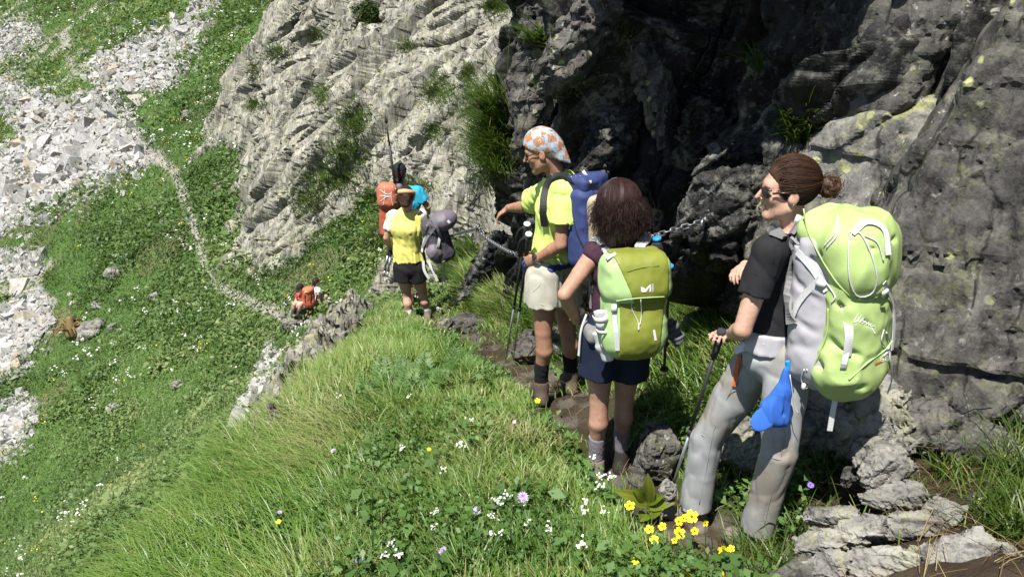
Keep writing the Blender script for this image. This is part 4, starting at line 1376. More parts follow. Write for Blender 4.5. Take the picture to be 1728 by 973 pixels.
def flower(kind, px_, py_, lab, group, seed, h=.16, size=.02):
    r = np.random.default_rng(seed)
    X, Y, Z, ok = (q[0] for q in ledge_hit([px_ + r.uniform(-8, 8)], [py_ + h/mpp(3.6)*0.8]))
    top = P(px_, py_, Y - 0.10)
    base = A(X, Y, Z)
    nm = {'yellow': 'yellow_flower', 'white': 'white_flower', 'mauve': 'mauve_flower', 'pink': 'pink_flower', 'violet': 'bell_flower'}[kind]
    e = empty(nm, lab, 'flower', group)
    st = MB(); st.tube(spline([base, (base+top)/2 + r.normal(0, .008, 3), top], 7), np.linspace(.0016, .0011, 7), 5, .4); st.build('stem', M['herb'], e)
    mb = MB()
    nrm = unit(A(-.2, -.55, .8) + r.normal(0, .42, 3)); size = size*r.uniform(.82, 1.1)
    u = unit(np.cross(nrm, A(1, .2, 0))); v = np.cross(nrm, u)
    if kind == 'yellow':
        for i in range(5):
            t = i*2*math.pi/5 + r.uniform(-.1, .1)
            d = u*math.cos(t) + v*math.sin(t); s = np.cross(nrm, d)
            q = [top, top+d*size*.5+s*size*.46+nrm*size*.10, top+d*size*1.05+s*size*.34+nrm*size*.28, top+d*size*1.1-s*size*.34+nrm*size*.28, top+d*size*.5-s*size*.46+nrm*size*.10]
            mb.add(q, [(0,1,2,3)], [(0,3,4)], r.uniform(.2, 1))
        mb.build('petal', M['yellow_petal'], e)
        c = MB(); c.disc(top+nrm*size*.05, nrm, size*.26, size*.18, 8, .1); c.build('flower_centre', M['lilyleaf'], e)
    elif kind == 'white':
        for i in range(9):
            c = top + r.normal(0, size*.75, 3)*A(1, 1, .7)
            for j in range(4):
                t = j*math.pi/2 + r.uniform(0, 1); d = u*math.cos(t)+v*math.sin(t); s = np.cross(nrm, d); z = size*.42
                mb.add([c, c+d*z*.6+s*z*.4, c+d*z+nrm*z*.2, c+d*z*.6-s*z*.4], [(0,1,2,3)], None, r.uniform(0, 1))
        mb.build('petal', M['white_petal'], e)
    else:
        z = size
        for ring, (k, l) in enumerate(((14, 1.0), (11, .68), (8, .38))):
            for i in range(k):
                t = i*2*math.pi/k + ring*.4; d = unit(u*math.cos(t)+v*math.sin(t) + nrm*(.25+.55*ring)); s = unit(np.cross(nrm, d))
                mb.add([top, top+d*z*l*.6+s*z*.17, top+d*z*l, top+d*z*l*.6-s*z*.17], [(0,1,2,3)], None, r.uniform(0, 1))
        mb.build('petal', M[{'mauve': 'mauve_petal', 'pink': 'pink_petal', 'violet': 'violet_petal'}[kind]], e)
    recenter(e, base)
YEL = [(1063,853,.020),(1186,818,.020),(1270,861,.021),(1167,871,.024),(1145,879,.020),(1153,874,.015),(1118,888,.019),(1096,893,.020),(1146,899,.023),(1104,911,.020),(1138,911,.012),(1172,895,.015),(1190,882,.013),(1074,945,.019),(1163,967,.026),(1219,969,.018),(1221,927,.019),(1234,925,.014),(470,880,.014),(724,758,.012),(907,676,.016),(1126,924,.010)]
ORD = 'first second third fourth fifth sixth seventh eighth ninth tenth eleventh twelfth thirteenth fourteenth fifteenth sixteenth seventeenth eighteenth nineteenth twentieth twenty-first twenty-second twenty-third twenty-fourth twenty-fifth twenty-sixth twenty-seventh twenty-eighth twenty-ninth thirtieth'.split()
YEL.sort(); 
for i, (x, y, s) in enumerate(YEL):
    flower('yellow', x, y, 'yellow cup flower on the ledge, %s from the left' % ORD[i], 'yellow flowers on the ledge', 700+i, .12, s)
WHI = [(1013,803),(1030,804),(1013,818),(987,847),(1020,861),(983,916),(925,888),(792,708),(775,750),(749,790),(679,756),(837,843),(874,847),(832,871),(735,863),(732,890),(661,914),(671,935),(824,898),(846,896),(891,884),(988,860),(571,667),(646,937),(845,845),(1000,770),(690,668),(740,520),(700,500),(855,835)]
WHI.sort()
for i, (x, y) in enumerate(WHI):
    flower('white', x, y, 'small white flower cluster in the ledge grass, %s from the left' % ORD[i], 'white flower clusters on the ledge', 730+i, .10, .016)
for i, (k, x, y, s, lab) in enumerate((('mauve', 563, 760, .022, 'mauve scabious flower over the long combed grass'), ('mauve', 883, 838, .026, 'mauve scabious flower beside white blossoms'), ('mauve', 805, 861, .022, 'deep mauve scabious flower left of the white blossoms'),
        ('mauve', 748, 930, .024, 'lowest mauve scabious flower in the middle of the ledge'), ('mauve', 472, 864, .014, 'small faint mauve flower in the long grass'), ('pink', 868, 711, .013, 'small pink flower near the hiking pole tips'),
        ('violet', 602, 945, .010, 'small violet flower in the grass at the bottom edge'), ('violet', 1362, 806, .016, 'violet bell flower by the near woman\'s trouser leg'), ('violet', 1368, 818, .016, 'lower violet bell flower under its twin by the trouser leg'), ('violet', 1350, 797, .013, 'topmost violet bell flower beside the trouser leg'))):
    flower(k, x, y, lab, None, 770+i, .10, s)

def lily():
    e = empty('broadleaf_plant', 'yellow-green plant with broad pointed leaves in front of the near woman\'s legs', 'plant')
    X, Y, Z, ok = (q[0] for q in ledge_hit([1094], [868]))
    base = A(X, Y, Z)
    r = np.random.default_rng(5)
    st = MB(); st.tube(spline([base, P(1094, 850, Y), P(1093, 822, Y)], 6), .0045, 6, .4); st.build('stem', M['lilyleaf'], e)
    for (p0, p1, w, a) in (((1094,848),(1093,797),.030,.8), ((1092,850),(1036,828),.032,.7), ((1095,848),(1122,835),.02,.3), ((1096,855),(1140,848),.026,.6), ((1095,866),(1118,862),.03,.35), ((1090,866),(1080,880),.03,.2), ((1090,845),(1066,822),.022,.5)):
        q0 = P(*p0, Y); q1 = P(*p1, Y - .05)
        d = q1 - q0; L = np.linalg.norm(d); mid = (q0+q1)/2 + A(0, -.2, .25)*L*.35
        cv = spline([q0, mid, q1], 9)
        prof = np.sin(np.linspace(0.12, 1, 9)**.8*math.pi)*w + .0006
        T = np.gradient(cv, axis=0); T /= np.linalg.norm(T, axis=1)[:, None]
        S = np.cross(T, A(-.2, -.7, .6)); S /= np.linalg.norm(S, axis=1)[:, None]; N = np.cross(S, T)
        mb = MB(); rows = []
        for k in (-1, -.5, 0, .5, 1):
            rows.append(cv + S*(prof*k)[:, None] + N*(prof*abs(k)*.35)[:, None])
        V = np.stack(rows, 1).reshape(-1, 3)
        Q = [(i*5+j, i*5+j+1, i*5+j+6, i*5+j+5) for i in range(8) for j in range(4)]
        mb.add(V, Q, None, np.tile([a, max(0, a-.35), a, max(0, a-.35), a], 9))
        mb.build('leaf', M['lilyleaf'], e)
    recenter(e, base)
lily()

def shrub(px_, py_, w, h, lab):
    bv = bvh_of([far_cliff])
    d = unit(P(px_, py_, 1)); hit = bv.ray_cast(Vector((0,0,0)), Vector(d))
    c = np.array(hit[0]); F = c[1]
    s = mpp(F, py_)
    r = np.random.default_rng(3)
    e = empty('cliff_shrub', lab, 'shrub')
    n = 2600
    q = r.normal(size=(n, 3)); q /= np.linalg.norm(q, axis=1)[:, None]
    q *= r.uniform(.35, 1, n)[:, None]**.5
    lump = 0.75 + 0.35*fbm(q*2.2, 3, 9)
    pts = c + q*lump[:, None]*A(w*s*.5, .5*w*s, h*s*.5) - d*0.25
    V, Q, a = leaves(pts, r.uniform(.10, .2, n)*1.0, .4 + .3*vnoise(q*4, 5) + r.normal(0, .15, n), r, .5, .45)
    put('foliage', V, Q, a, M['shrub'], None, None, e)
    st = MB()
    for i in range(7):
        st.tube(spline([c + d*.2, c + r.normal(0, .12, 3) - d*.1, c + r.normal(0, .3, 3) - d*.2], 6), np.linspace(.03, .008, 6), 5)
    st.build('stem', M['dry'], e)
    recenter(e, c)
shrub(622, 30, 62, 72, 'dark green shrub growing from the top of the pale cliff')

def stump():
    X, Y, Z, ok = (q[0] for q in hill_hit([122], [572]))
    c = A(X, Y, Z + .12); r = np.random.default_rng(8)
    e = empty('uprooted_stump', 'weathered uprooted stump with a tangle of bare roots on the slope', 'stump')
    t = MB(); t.tube(spline([c+A(0,0,.0), c+A(.05,0,.35), c+A(0,.1,.75)], 8), np.linspace(.22, .11, 8), 9); t.build('trunk', M['dry'], e)
    for i in range(24):
        az = r.uniform(0, 6.28); l = r.uniform(.4, .95)
        d = A(math.cos(az), math.sin(az), 0)
        b = c + A(0, 0, .12)
        m = MB(); m.tube(spline([b, b+d*l*.5+A(0,0,r.uniform(.15,.5)), b+d*l+A(0,0,r.uniform(-.1,.45))], 7), np.linspace(.05, .012, 7), 5); m.build('root', M['dry'], e)
    recenter(e, c)
stump()

# ------------------------------------------------------------------ rocks on and around the ledge
def edge_slab():
    a, b = P(462, 742, 5.15), P(596, 552, 9.0)
    y = unit(b - a); n = A(-.72, -.30, .62); n = unit(n - y*(n @ y)); z = np.cross(n, y); z = z if z[2] > 0 else -z
    rock('rock_slab', (a+b)/2 + n*.12 - z*.02, (.17, 2.2, .28), np.array([n, y, z]), 401, M['rock_far'],
         'long slanting foliated slab under the outer edge of the grassy ledge', res=.034, rough=.30, chop=.93, lam=2.2, nplanes=9)
edge_slab()
lrock((505, 715, 5.6), (.20, .25, .13), (10, 0, -20), 402, 'small pale outcrop in the grass right of the slanting slab')
lrock((548, 700, 5.7), (.08, .14, .10), (10, 0, -20), 403, 'narrow pale stone right of the small pale outcrop')
lrock((1117, 762, 3.75), (.11, .13, .105), (20, 10, 0), 404, 'rounded dark stone on the path between the two women', 'rock_grey')
lrock((1078, 812, 3.5), (.045, .05, .035), (20, 10, 0), 405, 'small grey stone by the heel of the woman in shorts', 'rock_grey')
lrock((1128, 826, 3.25), (.04, .04, .05), (50, 10, 0), 406, 'little pale stone beside the near woman\'s boot')
lrock((1000, 590, 5.9), (.34, .2, .15), (-20, 0, 5), 407, 'low grey stone step behind the man\'s shins', 'rock_grey')
lrock((895, 590, 6.0), (.15, .15, .14), (15, 0, 8), 408, 'grey blocky stone behind the trekking pole tips', 'rock_grey')
lrock((800, 545, 7.6), (.32, .16, .06), (-10, 0, 0), 409, 'dark flat rock step across the path behind the yellow-shirted hiker', 'rock_grey')
lrock((757, 549, 7.9), (.12, .10, .05), (-10, 0, 0), 410, 'small pale flat stone right of the yellow-shirted hiker\'s feet')
lrock((1365, 730, 3.55), (.20, .2, .20), (-15, 10, -12), 411, 'pale lichen rock seen between the near woman\'s legs')
lrock((1240, 740, 3.6), (.12, .15, .13), (15, 10, -12), 412, 'pale lichen rock left of the near woman\'s rear knee')
lrock((1445, 700, 3.3), (.05, .3, .22), (25, 10, 20), 413, 'thin upright rock blade behind the hanging strap of the big pack')
lrock((1490, 780, 2.85), (.13, .11, .085), (20, 15, -10), 414, 'angular pale lichen rock under the big green pack')
lrock((1545, 715, 3.15), (.19, .12, .07), (-20, 15, -25), 415, 'brown earthy rock hump under the buttress', 'rock_grey')
lrock((1468, 735, 3.0), (.11, .05, .10), (15, 0, -50), 426, 'slanting rock edge between the hanging strap and the buttress')
S_ = dict(lam=1.6, rough=.11, nplanes=8, chop=.86)
for (b_, h_, sd_, lab_) in (
        ((1405, 868, 2.58), (.032, .035, .105), 416, 'upper left flaky slab of the pile at the bottom corner'),
        ((1385, 912, 2.46), (.030, .05, .085), 417, 'second flaky slab down in the pile at the bottom corner'),
        ((1440, 898, 2.44), (.036, .05, .115), 429, 'pale flaky slab in the middle of the corner pile'),
        ((1505, 838, 2.66), (.034, .05, .11), 427, 'pale slab beside the grass tuft on the corner rock pile'),
        ((1520, 890, 2.46), (.036, .05, .12), 418, 'long pale sloping slab across the corner rock pile'),
        ((1480, 948, 2.24), (.036, .05, .13), 428, 'lichen-green ridge slab below the long sloping slab'),
        ((1385, 958, 2.28), (.034, .05, .10), 420, 'lichen-green slab lowest of the pile at the bottom corner'),
        ((1560, 952, 2.20), (.034, .05, .09), 430, 'dark mossy slab left of the largest corner slab')):
    lrock(b_, h_, (-22 + (sd_ % 5)*4, 18 + (sd_ % 3)*5, 58 + (sd_ % 4)*4), sd_, lab_, **S_)
lrock((1592, 868, 2.54), (.065, .06, .055), (50, 14, -18), 421, 'small rounded pale rock on top of the corner pile')
lrock((1628, 948, 2.14), (.105, .08, .055), (12, 22, -20), 419, 'largest pale slab with brown stain at the bottom corner', chop=.9)
lrock((1705, 955, 2.12), (.04, .08, .07), (-10, 14, -18), 422, 'narrow pale wedge rock at the edge of the picture')
lrock((1650, 850, 2.62), (.05, .04, .035), (10, 14, -18), 431, 'fist-sized grey stone right of the small rounded rock', 'rock_grey')
lrock((1440, 800, 2.9), (.05, .04, .04), (40, 14, -18), 432, 'small grey stone below the angular lichen rock', 'rock_grey')
lrock((1345, 985, 2.25), (.12, .08, .045), (30, 8, -18), 423, 'dark low rock slab peeking from the grass at the bottom', 'rock_grey')
lrock((1060, 975, 2.70), (.17, .12, .05), (10, 8, -5), 424, 'flat grey rock half covered by yellow flowers', 'rock_grey')
lrock((1650, 745, 3.0), (.16, .12, .05), (-20, 5, -10), 425, 'brown root-covered rock shelf at the foot of the buttress', 'rock_grey')
# ------------------------------------------------------------------ people
M['black_tee'] = fabric('black_cotton', (.018,.018,.021), .85, 700, .2)
M['grey_trousers'] = fabric('grey_nylon', (.27,.28,.285), .65, 900, .1, spec=.3)
M['purple_top'] = fabric('plum_jersey', (.055,.022,.042), .8)
M['navy_shorts'] = fabric('navy_cloth', (.012,.018,.042), .8)
M['neon_tee'] = fabric('neon_yellow_green_jersey', (.62,.79,.20), .75, 600, .12, var=.06)
M['khaki_shorts'] = fabric('pale_khaki_cotton', (.48,.46,.38), .85)
M['yellow_tee'] = fabric('pale_yellow_jersey', (.82,.77,.20), .75, 600, .1, var=.06)
M['white_cloth'] = fabric('white_cloth', (.74,.74,.74), .8)
M['black_shorts'] = fabric('black_cloth', (.014,.014,.016), .8)
M['cyan_tee'] = fabric('cyan_jersey', (.03,.36,.56), .75)
M['red_tee'] = fabric('red_jersey', (.42,.09,.06), .8)
M['beige_shorts'] = fabric('beige_cloth', (.42,.33,.24), .85)
M['grey_sock'] = fabric('grey_wool', (.24,.22,.25), .95, 400, .3)
M['black_sock'] = fabric('black_wool', (.013,.013,.015), .95)
M['boot_brown'] = fabric('brown_suede', (.10,.075,.055), .85)
M['boot_grey'] = fabric('grey_brown_suede', (.20,.17,.145), .85)
M['boot_dark'] = fabric('dark_boot_leather', (.035,.03,.028), .7)
M['rubber'] = plain('black_rubber', (.02,.02,.02), .75, spec=.3)
M['dark_lens'] = plain('dark_lens', (.015,.012,.012), .12, spec=.6, scr=.02)
M['shell'] = plain('brown_acetate', (.035,.015,.01), .25)
M['steel'] = plain('steel', (.62,.63,.65), .32, 1.0)
M['black_plastic'] = plain('black_plastic', (.022,.022,.024), .5)
M['black_cap'] = fabric('black_cap_cloth', (.018,.019,.024), .85)
def bandana_mat():
    t = NT('patterned_bandana')
    p = t.pos((1, 1, 1), (.5, .3, .7))
    v = t.n('ShaderNodeTexChecker'); v.inputs['Scale'].default_value = 20
    v.inputs[1].default_value = (.42, .17, .07, 1); v.inputs[2].default_value = (.33, .39, .45, 1)
    t.l(p, v.inputs[0])
    n = t.noise(t.pos(), 60, 4, .6)
    c = t.mix(t.ramp(n, [(.60, 0.0), (.64, 1.0)]), v.outputs[0], (.48, .52, .55))
    d = t.noise(t.pos(), 42, 3, .5)
    c = t.mix(t.ramp(d, [(.60, 0.0), (.63, 1.0)]), c, (.05, .19, .27))
    return t.fin(c, .8, t.bump(n, .3, .003), spec=.2)
M['bandana'] = bandana_mat()

HR = A(0, 0, 1)
def loc(c, f, u):
    """local head/pack frame: returns to_world(l, f, u) and axes (left, forward, up)"""
    f = unit(f); l = unit(np.cross(u, f)); u2 = np.cross(f, l)
    ax = np.array([l, f, u2]); c = np.asarray(c)
    return (lambda a, b, d: c + l*a + f*b + u2*d), ax
def head_prims(c, f, u, s=1.0, ears=True):
    W, ax = loc(c, f, u)
    w = lambda a, b, d: W(a*s, b*s, d*s)
    E = lambda p, r, k: ell(w(*p), tuple(x*s for x in r), ax, k*s)
    pr = [E((0, -.012, .028), (.074, .094, .086), .02), E((0, .036, -.030), (.058, .056, .082), .03),
          E((0, .020, -.070), (.055, .050, .045), .025), E((0, .070, -.103), (.021, .019, .017), .022),
          cone(w(.050, .005, -.065), .020*s, w(.012, .070, -.104), .017*s, .02), cone(w(-.050, .005, -.065), .020*s, w(-.012, .070, -.104), .017*s, .02),
          E((0, .078, .020), (.046, .016, .016), .02), cone(w(0, .091, .006), .0075*s, w(0, .117, -.031), .0095*s, .010),
          E((.011, .098, -.036), (.008, .010, .007), .006), E((-.011, .098, -.036), (.008, .010, .007), .006),
          E((0, .0880, -.060), (.020, .0085, .0055), .006), E((0, .0865, -.071), (.018, .0085, .0062), .006),
          E((.038, .062, -.028), (.024, .020, .022), .02), E((-.038, .062, -.028), (.024, .020, .022), .02)]
    sub = [E((.031, .094, -.004), (.017, .012, .011), .012), E((-.031, .094, -.004), (.017, .012, .011), .012)]
    if ears:
        for sg in (1, -1):
            pr += [E((sg*.077, -.006, -.018), (.008, .019, .031), .006), E((sg*.072, .004, -.030), (.012, .012, .016), .008)]
            sub.append(E((sg*.087, -.003, -.012), (.006, .010, .016), .004))
    return pr, sub
def hand_prims(wr, d, pn, sg, curl=(.35, .5, .4), s=1.0, spread=.10, thumb=(.55, .7, .35)):
    """d: wrist to knuckles, pn: the way the palm faces, sg: +1 if the thumb lies along cross(d, pn)"""
    d = unit(d); pn = unit(pn - d*(pn @ d)); lat = np.cross(d, pn)*sg
    wr = np.asarray(wr)
    kn = wr + d*.085*s
    pr = [econe(wr, (.024*s, .018*s), wr + d*.04*s, (.034*s, .015*s), lat, .012), econe(wr + d*.035*s, (.034*s, .015*s), kn - d*.006*s, (.039*s, .0125*s), lat, .01)]
    for i, (o, L) in enumerate(((.029, .068), (.0098, .078), (-.0098, .072), (-.028, .056))):
        p = kn + lat*o*s - d*.012*s; a = 0.0; sp = o*spread/.03
        q = [p]
        for j, fr in enumerate((.46, .30, .24)):
            a += curl[j] + (.06*i)
            v = unit(d*math.cos(a) + pn*math.sin(a) + lat*sp*math.cos(a))
            q.append(q[-1] + v*L*fr*s + (d*.012*s if j == 0 else 0))
        rs = (.0088*s, .0082*s, .0074*s, .0062*s)
        for j in range(3): pr.append(cone(q[j], rs[j], q[j+1], rs[j+1], .0035))
    t0 = wr + d*.028*s + lat*.026*s; v = unit(d*thumb[0] + lat*thumb[1] + pn*thumb[2])
    t1 = t0 + v*.036*s; t2 = t1 + unit(v + d*.35 + pn*.25)*.030*s
    pr += [cone(wr + d*.012*s + lat*.012*s, .014*s, t0, .0125*s, .01), cone(t0, .0120*s, t1, .0095*s, .006), cone(t1, .0092*s, t2, .0072*s, .004)]
    return pr
def body_prims(J, s=1.0, w=1.0):
    """one continuous figure: torso, limbs, neck; J holds joints in the place's coordinates, sd = towards the figure's left"""
    sd = J['sd']; up = unit(J['nk'] - J['pe'])
    pr = [econe(J['pe'] - up*.03*s, (.150*s*w, .100*s), J['wa'], (.118*s*w, .085*s), sd, .05),
          econe(J['wa'], (.118*s*w, .085*s), J['ch'], (.140*s*w, .100*s), sd, .05),
          econe(J['ch'], (.140*s*w, .100*s), J['nk'] - up*.035*s, (.095*s, .060*s), sd, .05),
          cone(J['nk'] - up*.03*s, .055*s, J['hd'] - unit(J['hu'])*.05*s - unit(J['hf'])*.015*s, .046*s, .03)]
    fd = np.cross(sd, up)
    for S in 'LR':
        sh, el, wr = J['sh'+S], J['el'+S], J['wr'+S]
        pr += [cone(J['nk'] - up*.06*s, .052*s, sh, .048*s, .05), cone(sh, .050*s, (sh+el)/2, .043*s, .015), cone((sh+el)/2, .043*s, el, .036*s, .006),
               cone(el, .036*s, el*.68+wr*.32, .038*s, .008), cone(el*.68+wr*.32, .038*s, wr, .025*s, .006)]
        hp, kn, an = J['hp'+S], J['kn'+S], J['an'+S]
        bk = -unit(np.cross(sd, unit(hp-an)))*.0
        calf = kn*.64 + an*.36 + J.get('back', A(0,0,0))*.016*s
        pr += [cone(hp, .088*s*w, (hp+kn)/2, .074*s*w, .02), cone((hp+kn)/2, .074*s*w, kn, .051*s, .006), cone(kn, .051*s, calf, .053*s, .010),
               cone(calf, .053*s, kn*.28+an*.72, .038*s, .010), cone(kn*.28+an*.72, .038*s, an, .034*s, .006), cone(an, .034*s, an + (J['to'+S]-an)*.3 - A(0,0,.03), .027*s, .01)]
    return pr
def person(label, J, hands, res, mat, s=1.0, w=1.0, head_s=1.0, group='hikers', lips=True):
    hp, sub = head_prims(J['hd'], J['hf'], J['hu'], head_s)
    pr = body_prims(J, s, w) + hp
    for h in hands: pr += h
    V, Q = solid(pr, res, subs=sub, it=1)
    me = np_mesh('person', V, [Q])
    me.materials.append(mat)
    if lips:
        me.materials.append(M['lip'])
        W, ax = loc(J['hd'], J['hf'], J['hu'])
        c = V[Q].mean(1); q = (c - J['hd']) @ ax.T / head_s
        m = (np.abs(q[:,0]) < .024) & (q[:,1] > .083) & (q[:,2] < -.056) & (q[:,2] > -.077)
        me.polygons.foreach_set('material_index', m.astype(np.int32))
    o = link('person', me, None)
    o_geo[o.name] = (V, Q)
    return tag(o, label, 'person', group)
def folds(amp, sc=(9, 9, 5), seed=0, rot=0.0):
    """cloth creases: sharp-bottomed valleys between soft rolls, running slantwise"""
    k = np.array(sc)
    def fn(p):
        q = p.copy()
        w = .05*vnoise(p*6, seed+7)
        q[:, 2] = p[:, 2] + 1.1*p[:, 0]*math.cos(rot) + 1.1*p[:, 1]*math.sin(rot) + w
        a = vnoise(q*k*np.array([1.0, 1.0, 1.1]), seed); b = vnoise(q*k*2.1+5, seed+1)
        c = vnoise(p*k*np.array([2.2, 2.2, .7]) + 9, seed+2)
        return amp*.85*((1-np.abs(a))**5 - .2) + amp*.7*((1-np.abs(c))**5 - .2) + amp*.35*b
    return fn
def J_(F, **k):
    """joints given as bearings + forward distance -> points; the rest are taken as they are"""
    o = {}
    for n, v in k.items():
        if isinstance(v, tuple) and n not in ('hf', 'hu', 'sd', 'back'): o[n] = P(v[0], v[1], (v[2] if len(v) > 2 else 1.0)*F)
        else: o[n] = unit(np.array(v, dtype=float))
    return o
def boot(parent, an, to, s, mat, res, name='boot', dirt=None):
    d = to - an; d[2] = 0; d = unit(d); L = .13*s
    g = min(an[2], to[2]) - .055*s
    b = A(an[0], an[1], 0); sd = np.cross(A(0,0,1), d)
    ax = np.array([sd, d, A(0,0,1)])
    z = lambda h: g + h*s
    heel = A(b[0], b[1], z(.03)) - d*.035*s
    toe = A(b[0], b[1], z(.03)) + d*.165*s
    pr = [cone(heel + A(0,0,.012), .040*s, A(b[0], b[1], z(.12)), .047*s, .03), cone(A(b[0],b[1],z(.12)), .047*s, A(an[0],an[1],z(.165)), .050*s, .02, True),
          econe(heel + A(0,0,.015), (.036*s,.038*s), toe, (.042*s,.030*s), sd, .03), cone(A(b[0],b[1],z(.10)) + d*.03*s, .04*s, toe, .034*s, .04)]
    o = sobj(name, pr, res, mat, parent, cuts=[(A(0,0,z(.0)), A(0,0,-1))], warp=folds(.003, (30,30,30), 3), band=.02)
    so = sobj('sole', [econe(heel - d*.008*s + A(0,0,-.024*s), (.041*s,.018*s), toe + d*.008*s + A(0,0,-.024*s), (.047*s,.018*s), sd, .01)], res, M['rubber'], o, it=0)
    mb = MB()
    for i in range(4):
        c = A(b[0], b[1], z(.145 - .02*i)) + d*(.047+.014*i)*s
        mb.tube([c - sd*.028*s, c + d*.008*s + A(0,0,.004), c + sd*.028*s], .0025*s, 4)
    mb.build('laces', M['grey_sock'], o)
    return o
def sock(parent, an, kn, mat, h=.14, r=.040, res=.007):
    t = unit(kn - an)
    return sobj('sock', [cone(an - t*.02, r, an + t*h*.6, r*.98, .01), cone(an + t*h*.5, r*.98, an + t*h, r*1.08, .01, True)], res, mat, parent, warp=folds(.0035, (14,14,70), 4), band=.02)
def strands(mb, n, W, rad, r, phi0, phi1, axis, wig=.02, rw=.0014, thr=(0, 6.283), pin=None, ends=0.0, k=9):
    """hair strands over an ellipsoid, running from angle phi0 to phi1 round the given local axis ('back' or 'down')"""
    for i in range(n):
        th = r.uniform(*thr); j = r.uniform(.97, 1.06)
        w1, w2 = r.normal(0, wig, 2)
        a0 = phi0 + r.normal(0, .12); a1 = phi1 + r.normal(0, .08)
        pts = []
        for q in np.linspace(0, 1, k):
            ph = a0 + (a1-a0)*q
            t2 = th + w1*math.sin(q*5) + w2*q*2
            if axis == 'back':
                p = (math.sin(ph)*math.sin(t2)*rad[0]*j, -math.cos(ph)*rad[1]*j, math.sin(ph)*math.cos(t2)*rad[2]*j)
            else:
                p = (math.sin(ph)*math.sin(t2)*rad[0]*j, math.sin(ph)*math.cos(t2)*rad[1]*j, math.cos(ph)*rad[2]*j)
            pts.append(W(p[0], p[1], p[2]))
        pts = np.array(pts)
        if ends:
            L = ends*r.uniform(.7, 1.1); last = pts[-1]; d = unit(pts[-1] - pts[-2]); 
            ex = []
            for q in (.25, .5, .75, 1.0):
                v = unit(d*(1-q) + A(0,0,-1)*q*1.3 + (W(0,0,0) - last)*A(1,1,0)*q*3.0)
                last = last + v*L*.25 + r.normal(0, wig*.12, 3); ex.append(last)
            pts = np.concatenate([pts, ex])
        mb.tube(pts, np.linspace(rw, rw*.6, len(pts)), 3, r.uniform(0, 1), False)

# ---- the near woman: black T-shirt, grey trousers, big green pack
KN = 1.07
JN = J_(2.9*KN, hd=(1331,318), hf=(-1,.10,-.04), hu=(-.04,0,1), sd=(-.8,-.6,0),
        nk=(1343,398,1.0), ch=(1326,462,1.0), wa=(1312,535,.995), pe=(1306,583,.99),
        shL=(1296,425,.955), elL=(1253,556,.94), wrL=(1232,566,1.03), shR=(1366,415,1.05), elR=(1292,505,1.13), wrR=(1258,448,1.08),
        hpL=(1330,602,.965), knL=(1314,762,.935), anL=(1281,884,.955), toL=(1232,893,1.0), hpR=(1284,600,1.01), knR=(1193,737,1.035), anR=(1175,848,1.04), toR=(1128,858,1.08))
hN = [hand_prims(JN['wrL'], P(1214, 560, 3.13) - JN['wrL'], A(.2, .2, -1), -1, (.5, .7, .5), .9),
      hand_prims(JN['wrR'], P(1240, 458, 3.28) - JN['wrR'], A(.3, -.3, -.9), 1, (.45, .4, .3), .9)]
woman_near = person('woman in black T-shirt and grey trousers with hair in a bun and sunglasses', JN, hN, .0058, M['skin_fair'], .95, .98)
def sleeve(sh, el, t, r0, r1, nk=None):
    e = sh + (el - sh)*t
    o = [cone(sh, r0, e, r1, .03, True)]
    return o
def tee(J, s, infl, slv, hem, mat, parent, res, seed, name='t_shirt', w=1.0, sl_r=(.066, .070), neck=.0, fold=.008, arms='LR', lowr=None):
    sd = J['sd']; up = unit(J['nk'] - J['pe'])
    hemc = J['wa'] + (J['pe'] - J['wa'])*hem
    i = infl
    low = lowr or (.150*s*w+i, .102*s+i)
    pr = [econe(J['wa'], (.122*s*w+i, .088*s+i), hemc, low, sd, .04, True),
          econe(J['wa'], (.122*s*w+i, .088*s+i), J['ch'], (.142*s*w+i, .102*s+i), sd, .05),
          econe(J['ch'], (.142*s*w+i, .102*s+i), J['nk'] - up*.04*s, (.098*s+i, .062*s+i), sd, .05)]
    for S in arms:
        pr += [cone(J['nk'] - up*.06*s, .056*s+i, J['sh'+S], .050*s+i, .05)]
        if slv: pr += sleeve(J['sh'+S], J['el'+S], slv, sl_r[0]*s, sl_r[1]*s)
    return sobj(name, pr, res, mat, parent, warp=folds(fold, (11, 11, 7), seed), band=.03,
                subs=[cone(J['nk'] - up*.012*s + unit(A(J['hf'][0], J['hf'][1], 0))*.022, .058*s, J['hd'], .085*s, .008)])
tee(JN, .95, .012, .56, .75, M['black_tee'], woman_near, .0065, 11)
def trousers(J, s, infl, mat, parent, res, seed, legs, w=1.0, name='trousers', fold=.010, top=.35, sc=(8, 8, 6), flare=(0, 0)):
    """legs: fraction of the way hip>knee>ankle (0..2) where they end"""
    sd = J['sd']; i = infl
    up = unit(J['wa'] - J['pe'])
    pr = [econe(J['pe'] - up*.04*s, (.152*s*w+i, .108*s+i), J['pe']*(1-top)+J['wa']*top, (.135*s*w+i, .095*s+i), sd, .04)]
    for S in 'LR':
        hp, kn, an = J['hp'+S], J['kn'+S], J['an'+S]
        if legs <= 1:
            e = hp + (kn-hp)*legs
            pr += [econe(hp + up*.02, (.095*s*w+i, .098*s+i), e, (.088*s*w+i+flare[0], .090*s+i+flare[1]), sd, .02, True)]
        else:
            e = kn + (an-kn)*(legs-1)
            pr += [cone(hp, .096*s*w+i, (hp+kn)/2, .084*s*w+i, .02), cone((hp+kn)/2, .084*s*w+i, kn, .067*s+i, .006), cone(kn, .067*s+i, kn*.5+e*.5, .064*s+i, .006), cone(kn*.5+e*.5, .064*s+i, e, .064*s+i+flare[0], .005, True)]
    return sobj(name, pr, res, mat, parent, warp=folds(fold, sc, seed, 1.0), band=.035)
